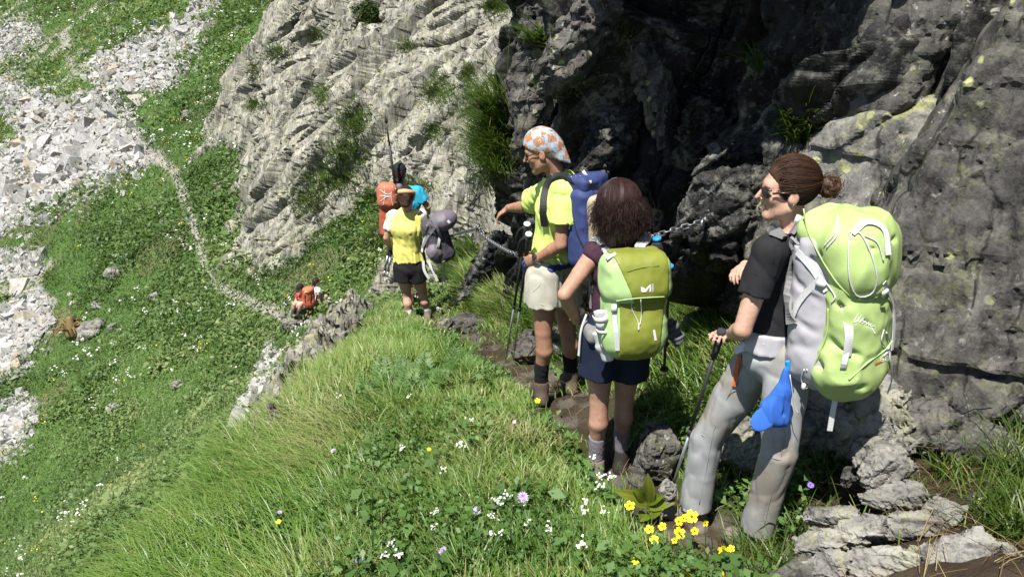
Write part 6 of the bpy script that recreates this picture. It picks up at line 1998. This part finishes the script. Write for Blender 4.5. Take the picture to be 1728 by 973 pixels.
# ---- big green pack on the near woman
def pack_near():
    e = empty('backpack', 'large lime green and grey trekking backpack on the near woman', 'backpack', 'backpacks')
    ax = pack_axes((-.60, .80, 0), .05)
    c = JN['ch']*.45 + JN['wa']*.55 + ax[1]*.235 + HR*.05
    L_ = lambda a_, b_, d_: c + ax[0]*a_ + ax[1]*b_ + ax[2]*d_
    # sagging folds pressed into the lid and the front by the straps
    CR = [cone(L_(.150, .02, .10), .012, L_(.135, .13, .21), .004, .02), cone(L_(.165, .00, .19), .010, L_(.120, .12, .30), .004, .02), cone(L_(.11, .18, .06), .012, L_(.03, .215, .13), .004, .02),
          cone(L_(-.05, .20, .07), .012, L_(.02, .215, .18), .004, .02), cone(L_(.10, .175, .25), .008, L_(-.02, .19, .27), .003, .02), cone(L_(.165, -.03, .14), .014, L_(.155, .06, .10), .006, .02)]
    CR2 = [cone(L_(.14, .10, .04), .014, L_(.06, .19, -.04), .004, .02), cone(L_(.155, .08, -.10), .012, L_(.08, .20, -.16), .004, .02), cone(L_(-.08, .20, .03), .012, L_(.03, .205, -.08), .004, .02), cone(L_(.16, .06, -.2), .012, L_(.06, .19, -.28), .004, .02)]
    CR3 = [cone(L_(.16, -.10, .10), .012, L_(.16, .06, .02), .005, .02), cone(L_(.16, -.10, -.04), .012, L_(.165, .06, -.10), .005, .02), cone(L_(.165, -.08, -.16), .012, L_(.17, .05, -.14), .005, .02), cone(L_(.13, -.10, .24), .010, L_(.15, .03, .16), .005, .02)]
    body = sobj('main_bag', [rb(c, ax, (0, -.025, -.01), (.155, .10, .30), .075), rb(c, ax, (0, -.02, .16), (.13, .095, .16), .07), el(c, ax, (0, -.01, -.22), (.165, .12, .14))], .0068, M['pack_grey'], e, subs=CR3, warp=wrinkle(.007, 11, 3), band=.04)
    front = sobj('front_panel', [rb(c, ax, (0, .085, -.04), (.150, .065, .25), .06), el(c, ax, (0, .075, -.235), (.168, .125, .135), .05), el(c, ax, (0, .115, -.08), (.13, .08, .20), .04)], .0066, M['pack_lime'], e, subs=CR2, warp=wrinkle(.008, 10, 5), band=.04)
    lid = sobj('lid', [el(c, ax, (0, .055, .235), (.168, .150, .135), .04), el(c, ax, (0, .115, .145), (.155, .095, .115), .05), el(c, ax, (.02, -.055, .275), (.12, .075, .08), .05)], .0062, M['pack_lime'], e, subs=CR, warp=wrinkle(.015, 8, 7, (1, 1, .45)), band=.06)
    bv = bvh_of([body, front, lid])
    ST = lambda nm, pts, w, mt='strap_pale', par=e, lf=.005, **k: strap(nm, par, bv, pts, w, M[mt], lf, **k)
    ST('side_strap', [(1347,424),(1372,452),(1395,490)], .025); ST('compression_strap', [(1338,540),(1352,505),(1385,468)], .022)
    ST('lid_strap', [(1438,395),(1462,375),(1490,388),(1497,430)], .022, par=lid)
    ST('front_strap', [(1424,520),(1432,560),(1428,600)], .030, par=front)
    ST('hanging_strap', [(1428,590),(1422,620),(1414,650,2.80),(1406,690,2.79),(1400,726,2.79)], .020, par=front)
    ST('hanging_strap', [(1498,590),(1500,612),(1504,640,2.88),(1497,664,2.88)], .014, par=front)
    ST('edge_strap', [(1490,475),(1503,510),(1508,550),(1505,590)], .018, par=front)
    ST('side_strap', [(1310,590),(1318,560),(1312,530)], .018)
    for pts in ([(1437,392),(1432,420),(1434,470),(1446,498),(1470,494),(1479,470),(1470,430),(1452,395),(1437,392)], [(1459,398),(1480,410),(1490,440)], [(1415,365),(1408,395),(1392,415)], [(1416,368),(1412,398),(1396,418)],
                [(1390,472),(1402,485),(1410,500),(1404,510)], [(1490,555),(1486,575),(1496,592),(1490,600)], [(1494,560),(1500,580),(1492,598)]):
        cord('cord', e, bv, pts, .0028, M['strap_pale'])
    for q, d in (((1386,478), A(1,0,-.6)), ((1424,520), A(.3,0,-1)), ((1490,492), A(.6,0,-1)), ((1347,370), A(.3,0,1))):
        p, n = lay(bv, [q], .006); buckle(e, p[0], n[0], d, .016)
    # white feather-like embroidery and the size mark
    polys = []
    for k in range(7):
        x = 1441 + k*4.6; polys += stroke([(x, 541 + k*1.5), (x+7, 528 + k*3.6)], 1.6)
    polys += stroke([(1440,543),(1455,540),(1468,548),(1476,562)], 2.0)
    printed('emblem', front, bv, polys, M['white_print'])
    printed('number_print', front, bv, stroke([(1489,600),(1485,604),(1485,608),(1489,609),(1490,605),(1486,605)], 1.3) + stroke([(1493,600),(1497,600),(1498,608),(1493,608),(1493,600)], 1.3), M['white_print'])
    printed('red_dash', front, bv, stroke([(1476,614),(1490,608)], 2.6), M['red_print'])
    # seams: darker piping between panels
    cord('piping', lid, bv, [(1356,352),(1362,385),(1378,420),(1398,455),(1420,485),(1446,505),(1476,502),(1497,478)], .003, M['pack_lime'], .002)
    cord('piping', front, bv, [(1398,520),(1396,560),(1382,600),(1362,640)], .0028, M['pack_lime'], .002)
    cord('zip', front, bv, [(1432,640),(1462,612),(1492,590),(1506,575)], .0035, M['pack_mint'], .003)
    # shoulder strap and hip belt
    tb = bvh_of([bpy.data.objects[o.name] for o in woman_near.children if o.name in o_geo and (o.name.startswith('t_shirt'))] + [body])
    strap('shoulder_strap', e, tb, [(1350,388),(1330,392),(1308,402)], .05, M['strap_grey'], .008, th=.012)
    strap('shoulder_strap', e, tb, [(1346,404),(1338,425),(1334,470),(1336,520),(1340,545)], .045, M['strap_grey'], .008, th=.010)
    tb2 = bvh_of([bpy.data.objects[o.name] for o in woman_near.children if o.name in o_geo and (o.name.startswith('trousers') or o.name.startswith('t_shirt'))])
    ax2 = ax
    up = unit(JN['nk'] - JN['pe']); hb = JN['pe'] + up*.035
    sobj('hip_belt', [econe(hb - up*.06, (.166, .122), hb + up*.06, (.156, .115), JN['sd'], .01)], .008, M['pack_grey'], e, cuts=[(hb + up*.04, up), (hb - up*.045, -up), (hb - ax[1]*.05, -ax[1])], warp=wrinkle(.004, 16, 3), band=.03)
    strap('belt_strap', e, tb2, [(1290,575),(1268,582),(1240,592)], .028, M['strap_pale'], .012)
    p, n = lay(tb2, [(1262,582)], .016); buckle(e, p[0], n[0], A(1,0,-.1), .022)
    cord('toggle_cord', e, bv, [(1362,622),(1368,640,2.82),(1360,655,2.82),(1352,640,2.82),(1358,622)], .0026, M['strap_pale'])
    mb = MB(); q = P(1356, 652, 2.81); mb.tube([q+A(0,0,.014), q+A(0,0,.008), q-A(0,0,.006), q-A(0,0,.012)], [.004,.009,.009,.004], 8); mb.build('toggle', M['strap_pale'], e)
    recenter(e, c - ax[2]*.38)
    return bv
bv_near = pack_near()
def orange_tab():
    tr = [o for o in woman_near.children if o.name.startswith('trousers')]
    bv = bvh_of(tr)
    o = strap('webbing_tab', None, bv, [(1252,598),(1246,622),(1240,650)], .020, M['orange_web'], .008)
    tag(o, 'orange webbing tab hanging from the hip belt of the grey trousers', 'webbing tab')
orange_tab()
def blue_cap():
    e = empty('blue_cap', 'royal blue peaked cap hanging from the near woman\'s hip belt', 'cap')
    F = 2.80
    pr = [econe(P(1329,624,F), (.012,.010), P(1324,660,F), (.036,.022), A(1,.3,.1), .015), econe(P(1324,656,F), (.036,.022), P(1312,704,F), (.060,.036), A(1,.3,.25), .02), ell(P(1300,690,F), (.034,.03,.045), None, .03)]
    sobj('crown', pr, .0045, M['cap_blue'], e, warp=wrinkle(.007, 20, 9, (1.3, 1, .3)), band=.03, cuts=[(P(1310,716,F), A(-.25,0,-1))],
         subs=[econe(P(1334,660,F-.05), (.006,.022), P(1326,702,F-.045), (.015,.026), A(1,.3,.1), .006)])
    bc = P(1289,706,F-.03); bx = unit(A(.72,.15,.68)); bn = unit(A(-.15,-.9,.42)); bn = unit(bn - bx*(bn @ bx)); by = np.cross(bn, bx)
    sobj('brim', [ell(bc, (.058, .041, .0065), np.array([bx, by, bn]), .01)], .0035, M['cap_blue'], e)
    mb = MB(); mb.ribbon(spline([P(1328,608,F), P(1330,618,F), P(1326,630,F)], 8), unit(A(-.4,-1,.3)), .018, .003); mb.build('cap_strap', M['blue_top'], e)
    mb = MB(); mb.tube(spline([P(1333,632,F-.03), P(1337,660,F-.03), P(1340,685,F-.02), P(1348,698,F-.02)], 12), .002, 5); mb.build('cord', M['strap_pale'], e)
    recenter(e, P(1312, 715, F))
blue_cap()

# ---- olive and pale green pack of the woman in plum
def pack_mid():
    e = empty('backpack', 'olive and pale green daypack on the woman in the plum top', 'backpack', 'backpacks')
    fw = A(-.17, .985, 0); ax = pack_axes(fw, .06)
    c = P(1069, 512, 3.62)
    body_p = lambda i: [rb(c, ax, (0, 0, -.03), (.150+i, .095+i, .215+i), .07), el(c, ax, (0, .015, -.13), (.148+i, .108+i, .12+i), .05)]
    lid_p = lambda i: [rb(c, ax, (0, .002, .135), (.156+i, .108+i, .115+i), .075), el(c, ax, (0, .02, .10), (.152+i, .108+i, .10+i), .04)]
    body = sobj('main_bag', body_p(0), .007, M['pack_mint'], e, warp=wrinkle(.004, 12, 13), band=.03)
    front = sobj('front_panel', body_p(.005), .006, M['pack_olive'], body, warp=wrinkle(.004, 12, 13), band=.03,
                 cuts=[(c + ax[0]*.095, ax[0]), (c - ax[0]*.118, -ax[0]*1.0 - ax[2]*.12), (c - ax[1]*.02, -ax[1])])
    lid = sobj('lid', lid_p(.004), .007, M['pack_mint'], e, warp=wrinkle(.004, 12, 17), band=.03, cuts=[(c + ax[2]*.035, -ax[2])])
    lp = sobj('lid_panel', lid_p(.009), .006, M['pack_olive'], lid, warp=wrinkle(.004, 12, 17), band=.03,
              cuts=[(c + ax[2]*.038, -ax[2]), (c + ax[0]*.035 + ax[2]*.04, ax[0] - ax[2]*.42), (c - ax[0]*.125, -ax[0]), (c - ax[1]*.06, -ax[1])])
    bv = bvh_of([body, front, lid, lp])
    cord('seam', lid, bv, [(1058,458),(1080,452),(1112,448)], .002, M['pack_olive'], .002)
    cord('seam', lid, bv, [(1040,507),(1070,503),(1100,501),(1121,500)], .0028, M['pack_mint'], .003)
    # white emblem with a column of small letters on the lid
    s = lambda x, y: (920 + x/3.243, 290 + y/3.243)
    printed('emblem', lp, bv, [[s(522,628), s(536,630), s(547,640), s(540,657)], [s(522,628), s(540,657), s(530,657), s(524,652)], [s(547,640), s(572,615), s(577,617), s(552,657)], [s(547,640), s(552,657), s(540,657), s(543,648)], [s(572,615), s(578,615), s(578,655), s(569,655)]], M['white_print'])
    printed('small_lettering', lp, bv, sum([stroke([s(583, 614+6.5*k), s(592, 613+6.5*k)], 1.1) for k in range(7)], []), M['white_print'])
    cord('draw_cord', front, bv, [(1067,504),(1066,520),(1075,540),(1079,548),(1082,530),(1081,504)], .0022, M['strap_pale'])
    strap('hanging_strap', front, bv, [(1077,545),(1077,556)], .006, M['strap_pale'])
    strap('side_strap', body, bv, [(1037,512),(1038,535),(1040,560),(1042,590)], .022, M['strap_pale'])
    p, n = lay(bv, [(1037,520)], .006); buckle(body, p[0], n[0], A(0,0,1), .016)
    p, n = lay(bv, [(1104,565)], .003); printed('side_mark', body, bv, stroke([(1103,556),(1106,574)], 4), M['white_print'])
    tb = bvh_of([o for o in woman_mid.children if o.name.startswith('sleeveless')] + [body, lid])
    strap('shoulder_strap', e, tb, [(1003,398),(1012,408),(1024,424),(1034,436)], .050, M['strap_pale'], .008, th=.010)
    strap('shoulder_strap', e, tb, [(1090,393),(1088,405),(1080,420)], .050, M['strap_pale'], .008, th=.010)
    strap('hip_strap', e, tb, [(995,470),(996,495),(1000,520)], .02, M['strap_grey'], .010)
    tb2 = bvh_of([o for o in woman_mid.children if o.name.startswith('shorts')])
    strap('belt_tail', e, tb2, [(990,530),(986,560),(982,598)], .014, M['strap_pale'], .02)
    sobj('hip_belt', [rb(JM['pe'] + HR*.04, np.array([JM['sd'], np.cross(HR, JM['sd']), HR]), (0, 0, 0), (.175, .115, .04), .03)], .009, M['strap_grey'], e)
    recenter(e, c - ax[2]*.27)
    return c, ax
cM, axM = pack_mid()
def sandal(lab, p_toe, p_heel, F, mat, nrm, s=1.0):
    e = empty('sandal', lab, 'sandal', 'sandals tied to the daypack')
    a, b = P(*p_toe, F), P(*p_heel, F); d = b - a; n = unit(nrm); n = unit(n - unit(d)*(n @ unit(d))); sd = unit(np.cross(d, n))
    L = np.linalg.norm(d)
    sobj('sole', [econe(a, (.038*s, .012*s), a + d*.55, (.032*s, .012*s), sd, .02), econe(a + d*.5, (.032*s, .012*s), b, (.034*s, .013*s), sd, .02)], .005, mat, e)
    for t, w in ((.20, .030), (.70, .018)):
        c = a + d*t; mb = MB()
        mb.ribbon(spline([c - sd*.037*s + n*.004, c - sd*.022*s + n*.034*s + d*.03, c + n*.042*s, c + sd*.022*s + n*.034*s - d*.02, c + sd*.037*s + n*.004], 13), n, w*s, .004); mb.build('band', mat, e)
    recenter(e, b)
sandal('white strapped sandal, upper of the pair on the daypack\'s side', (1013,526), (1023,566), 3.56, M['sandal_white'], A(-.5, -.9, .1), .95)
sandal('white strapped sandal hanging sole out below its twin', (1010,562), (1026,606), 3.60, M['sandal_white'], A(.5, .9, -.1), .95)
sandal('grey sandal hanging on the far side of the daypack', (1128,544), (1146,578), 3.72, M['sandal_grey'], A(.6, -.8, .1), 1.0)

# ---- trekking poles
def pole(lab, top, tip, Ft, Fb, grip, shaft, cap=None, r=.008, basket=True, grip_l=.17, strap_=True, lower=None):
    e = empty('trekking_pole', lab, 'trekking pole', 'trekking poles')
    a, b = P(*top, Ft), P(*tip, Fb); d = unit(b - a); L = np.linalg.norm(b - a)
    g = MB(); g.tube([a, a+d*.01, a+d*.04, a+d*.09, a+d*grip_l], [.017, .021, .017, .0155, .013], 10); g.build('grip', grip, e)
    if cap is not None:
        c = MB(); c.disc(a - d*.008, -d, .021, .012, 12); c.build('grip_top', cap, e)
    L1 = grip_l + (L-grip_l)*.48
    m = MB(); m.tube([a+d*grip_l, a+d*L1], r*1.0, 8); m.build('upper_shaft', shaft, e)
    m = MB(); m.tube([a+d*L1, a+d*(L1+.03)], r*1.35, 8); m.build('collar', M['black_plastic'], e)
    m = MB(); m.tube([a+d*(L1+.03), a+d*(L-.06)], r*.82, 8); m.build('lower_shaft', lower or shaft, e)
    m = MB(); m.tube([a+d*(L-.06), a+d*L], [r*.7, r*.3], 6); m.build('tip', M['steel'], e)
    if basket:
        m = MB(); m.disc(a+d*(L-.075), d, .022, .008, 12); m.build('basket', M['black_plastic'], e)
    if strap_:
        sd = unit(np.cross(d, A(0,1,0))); m = MB()
        m.ribbon(spline([a+d*.01-sd*.012, a+d*.05-sd*.045, a+d*.13-sd*.05, a+d*.17-sd*.03, a+d*.10-sd*.022, a+d*.02-sd*.012], 16), A(0,-1,.2), .018, .002); m.build('wrist_strap', M['pack_black'], e)
    recenter(e, b)
pole('trekking pole with pale cap held by the man, leaning to the path edge', (889,381), (853,607), 4.83, 5.35, M['cork'], M['black_plastic'], M['white_top'], .0085, False, lower=M['alu'])
pole('second trekking pole with pale cap in the man\'s fist, lower handle', (892,398), (867,600), 4.72, 5.25, M['cork'], M['black_plastic'], M['white_top'], .0085, False, lower=M['alu'])
pole('trekking pole with bright blue top strapped to the daypack, higher one', (1109,407), (1124,600), 3.74, 3.82, M['cork'], M['black_plastic'], M['blue_top'], .009, True, .20)
pole('trekking pole with bright blue top strapped to the daypack, lower one', (1129,453), (1120,640), 3.66, 3.85, M['cork'], M['black_plastic'], M['blue_top'], .009, True, .16)
pole('dark trekking pole under the near woman\'s hand', (1219,556), (1128,842), 3.13, 3.30, M['cork'], M['black_plastic'], None, .009, True, .14, False, lower=M['alu'])
pole('pale trekking pole in the yellow-topped hiker\'s left hand', (657,414), (646,474), 9.2, 9.15, M['cork'], M['alu'], None, .011, True, .12, False)
pole('second pale trekking pole beside it in the yellow-topped hiker\'s hand', (661,416), (652,476), 9.2, 9.1, M['cork'], M['alu'], None, .011, True, .12, False)
pole('pale trekking pole leaning beside the seated hiker in the cap', (497,490), (474,518), SF, SF*.995, M['cork'], M['alu'], None, .014, True, .2, False)
pole('second pole leaning next to it beside the seated hiker', (499,494), (478,519), SF*.998, SF*.993, M['cork'], M['alu'], None, .014, True, .2, False)

# ---- the man's blue and tan pack
def pack_man():
    e = empty('backpack', 'blue and tan backpack on the man in the neon T-shirt', 'backpack', 'backpacks')
    ax = pack_axes((-.75, .66, 0), .10)
    c = JK['ch']*.55 + JK['wa']*.45 + ax[1]*.225 + HR*.03
    body = sobj('main_bag', [rb(c, ax, (0, 0, -.02), (.145, .095, .24), .06)], .008, M['pack_blue'], e, warp=wrinkle(.005, 12, 19), band=.03)
    lid = sobj('lid', [rb(c, ax, (0, -.005, .225), (.125, .095, .055), .045)], .008, M['pack_blue'], e, warp=wrinkle(.008, 11, 23), band=.03)
    pk = sobj('front_pocket', [rb(c, ax, (.01, .10, .0), (.11, .05, .17), .045)], .008, M['pack_tan'], e, warp=wrinkle(.004, 12, 29), band=.03)
    bv = bvh_of([body, lid, pk])
    cord('zip', pk, bv, [(968,372),(975,395),(985,418)], .004, M['pack_black'])
    cord('zip_pull', body, bv, [(964,372),(961,386)], .004, M['white_top'])
    tb = bvh_of([o for o in man_neon.children if o.name.startswith('t_shirt')])
    strap('shoulder_strap', e, tb, [(985,328),(972,312),(952,300),(934,300)], .055, M['pack_black'], .010, th=.010)
    strap('shoulder_strap', e, tb, [(934,300),(922,318),(916,352),(920,380)], .04, M['pack_black'], .010, th=.010)
    mb = MB(); r = np.random.default_rng(3); q = P(985, 306, 4.66)
    for i in range(7): mb.ribbon(spline([q + r.normal(0,.02,3), q + r.normal(0,.03,3), q + r.normal(0,.03,3)], 8), A(0,-1,.3), .018, .004)
    mb.build('knotted_cloth', M['strap_pale'], e)
    sobj('hip_belt', [rb(JK['wa']*.25 + JK['pe']*.75, np.array([JK['sd'], np.cross(HR, JK['sd']), HR]), (0, 0, 0), (.165, .125, .032), .03)], .009, M['pack_blue'], e)
    recenter(e, c - ax[2]*.27)
pack_man()

# ---- grey pack slung on the yellow-topped hiker, red packs
def pack_grey():
    e = empty('backpack', 'dark grey backpack slung from one shoulder of the yellow-topped hiker', 'backpack', 'backpacks')
    F = 8.72; ax = frame(A(-.25, .0, .97), A(-.85, -.5, 0)); ax = np.array([ax[0], -ax[1] if ax[1][1] > 0 else ax[1], ax[2]])
    c = P(738, 402, F)
    body = sobj('main_bag', [rb(c, ax, (0, 0, -.02), (.13, .11, .25), .07)], .011, M['pack_slate'], e, warp=wrinkle(.012, 9, 31), band=.05)
    lid = sobj('lid', [el(P(748, 372, F-.05), ax, (0, 0, 0), (.16, .13, .11))], .011, M['pack_mauve'], e, warp=wrinkle(.008, 9, 33), band=.05)
    pk = sobj('side_pocket', [el(P(733, 425, F-.12), ax, (0, 0, 0), (.09, .07, .09))], .011, M['pack_mauve'], e, warp=wrinkle(.012, 12, 37), band=.04)
    bv = bvh_of([body, lid, pk])
    for pts in ([(722,380),(716,405),(712,425)], [(735,382),(722,400),(712,418)], [(742,395),(738,418),(730,440)], [(722,440),(730,455,8.65),(738,474,8.65)], [(714,440),(716,456,8.68),(724,470,8.68)], [(748,440),(749,455,8.7),(750,478,8.7)], [(725,362),(738,385),(745,405)]):
        strap('strap', e, bv, pts, .03, M['strap_grey' if pts[0][0] % 2 else 'strap_pale'], .006)
    strap('shoulder_strap', e, bvh_of([o for o in hiker_yellow.children if o.name.startswith('sports_top')] + [body]), [(722,385),(716,368),(706,358)], .06, M['pack_slate'], .012, th=.012)
    printed('lid_mark', lid, bv, stroke([(755,372),(759,376)], 4), M['white_print'])
    recenter(e, c - HR*.28)
pack_grey()
def pack_cyan():
    e = empty('backpack', 'brick red backpack with corded roll on the man in cyan', 'backpack', 'backpacks')
    F = 9.92; ax = pack_axes((.1, .99, 0), .05); c = P(657, 352, F)
    body = sobj('main_bag', [rb(c, ax, (0, 0, -.06), (.12, .10, .28), .06)], .012, M['pack_red'], e, warp=wrinkle(.01, 9, 41), band=.05)
    roll = sobj('top_pocket', [rb(P(654, 330, F-.06), ax, (0, 0, 0), (.125, .10, .16), .09)], .012, M['pack_orange'], e, warp=wrinkle(.008, 9, 43), band=.05)
    bv = bvh_of([body, roll])
    for pts in ([(641,320),(655,328),(668,318)], [(642,340),(655,332),(669,342)], [(648,314),(650,330),(647,346)], [(662,314),(660,330),(663,347)], [(641,330),(655,331),(669,329)]):
        cord('cord', roll, bv, pts, .005, M['strap_pale'])
    sobj('back_panel', [rb(P(674, 345, F+.05), ax, (0, 0, 0), (.05, .05, .26), .04)], .012, M['pack_mauve'], e)
    recenter(e, c - HR*.33)
    p = empty('black_pole', 'tall thin black pole rising from the red pack', 'pole')
    a, b = P(668, 322, 9.95), P(650, 194, 9.95)
    m = MB(); m.tube([a, a*.4+b*.6], .016, 8); m.build('shaft', M['black_plastic'], p)
    m = MB(); m.tube([a*.4+b*.6, a*.1+b*.9], .011, 8); m.build('upper_shaft', M['black_plastic'], p)
    d = unit(b-a); m = MB(); m.tube([a*.1+b*.9, a*.08+b*.92, b], [.018, .018, .006], 8); m.build('pole_tip', M['rubber'], p)
    recenter(p, a)
pack_cyan()
def pack_red():
    e = empty('backpack', 'orange-red backpack standing between the two seated hikers', 'backpack', 'backpacks')
    F = SF*.985; ax = pack_axes((-.5, .8, 0), 0); c = P(521, 501.5, F)
    body = sobj('main_bag', [rb(c, ax, (0, 0, -.03), (.16, .12, .26), .09), el(c, ax, (0, .03, -.15), (.16, .12, .12))], .018, M['pack_red'], e, warp=wrinkle(.012, 8, 51), band=.05)
    lid = sobj('lid', [el(c, ax, (0, .02, .23), (.165, .14, .10))], .018, M['pack_orange'], e, warp=wrinkle(.012, 8, 53), band=.05)
    bv = bvh_of([body, lid])
    strap('lid_strap', lid, bv, [(513.5,493),(517,492),(521,492.5)], .03, M['yellow_tee'], .01)
    strap('strap', body, bv, [(515,497),(515,504),(516,511)], .03, M['pack_black'], .01); strap('strap', body, bv, [(525,497),(525,504),(524,511)], .03, M['pack_black'], .01)
    recenter(e, c - HR*.3)
pack_red()

# ---- the safety chain along the wall
def chain():
    bv = bvh_of([rock_wall] + [o for o in bpy.data.objects if o.name.startswith('rock_rib')] + [far_cliff])
    a, an = lay(bv, [(1190, 369)], .03)
    b, bn = lay(bv, [(809, 385)], .03)
    a, b = a[0], b[0]
    bc = lambda q, F: P(q[0], q[1], F)
    # from the anchor on the right it sags behind the people and climbs to the left anchor, then runs on
    F1 = a[1]; F2 = min(b[1], 7.0)
    b = P(809, 385, F2)
    p1 = spline([a, P(1150, 384, F1*.99), P(1103, 398, F1), P(1040, 414, max(F1, 5.35)), P(960, 430, 5.62), P(900, 432, 5.72), P(866, 427, 5.85), P(838, 413, (5.9+F2)/2), P(820, 400, F2*.985), b], 400)
    p2 = spline([b, P(795, 388, F2*1.06), P(770, 395, max(8.5, F2*1.1)), P(745, 402, 9.15), P(725, 398, 9.6)], 160)
    e = empty('safety_chain', 'steel safety chain strung along the rock wall behind the hikers', 'chain')
    t = np.linspace(0, 2*math.pi, 13)[:-1]
    L, Wd, R = .0245, .0125, .0046
    ring = np.stack([np.where(np.cos(t) > 0, L-Wd, Wd-L) + Wd*np.cos(t), Wd*np.sin(t), 0*t], 1)
    mb = MB(); mb.tube(np.concatenate([ring, ring[:1]]), R, 5, caps=False)
    me = np_mesh('link', np.concatenate(mb.v), [np.concatenate(mb.q)])
    me.materials.append(M['chain'])
    k = 0
    for path in (p1, p2):
        s = np.r_[0, np.cumsum(np.linalg.norm(np.diff(path, axis=0), axis=1))]
        q = np.arange(0, s[-1], .0385)
        pt = np.stack([np.interp(q, s, path[:, i]) for i in range(3)], 1)
        T = np.gradient(pt, axis=0)
        for i in range(len(pt)):
            x = Vector(unit(T[i])); z = Vector((0, 0, 1)); y = z.cross(x).normalized(); z = x.cross(y)
            m = Matrix((x, y, z)).transposed().to_4x4()
            o = bpy.data.objects.new('link', me); COL.objects.link(o); o.parent = e
            o.matrix_local = Matrix.Translation(Vector(pt[i])) @ m @ Matrix.Rotation(math.radians(90*(k % 2) + 25), 4, 'X'); k += 1
    for q, n, nm in ((a, an[0], 'anchor'), (b, bn[0], 'anchor')):
        m = MB(); n = unit(n); m.tube([q - n*.12, q + n*.01], .011, 8)
        u = unit(np.cross(n, A(0,0,1))); w = np.cross(n, u); tt = np.linspace(0, 2*math.pi, 17)
        m.tube(q + n*.03 + .026*np.cos(tt)[:,None]*n + .026*np.sin(tt)[:,None]*w, .007, 6, caps=False); m.build('anchor_bolt', M['chain'], e)
    recenter(e, a)
chain()
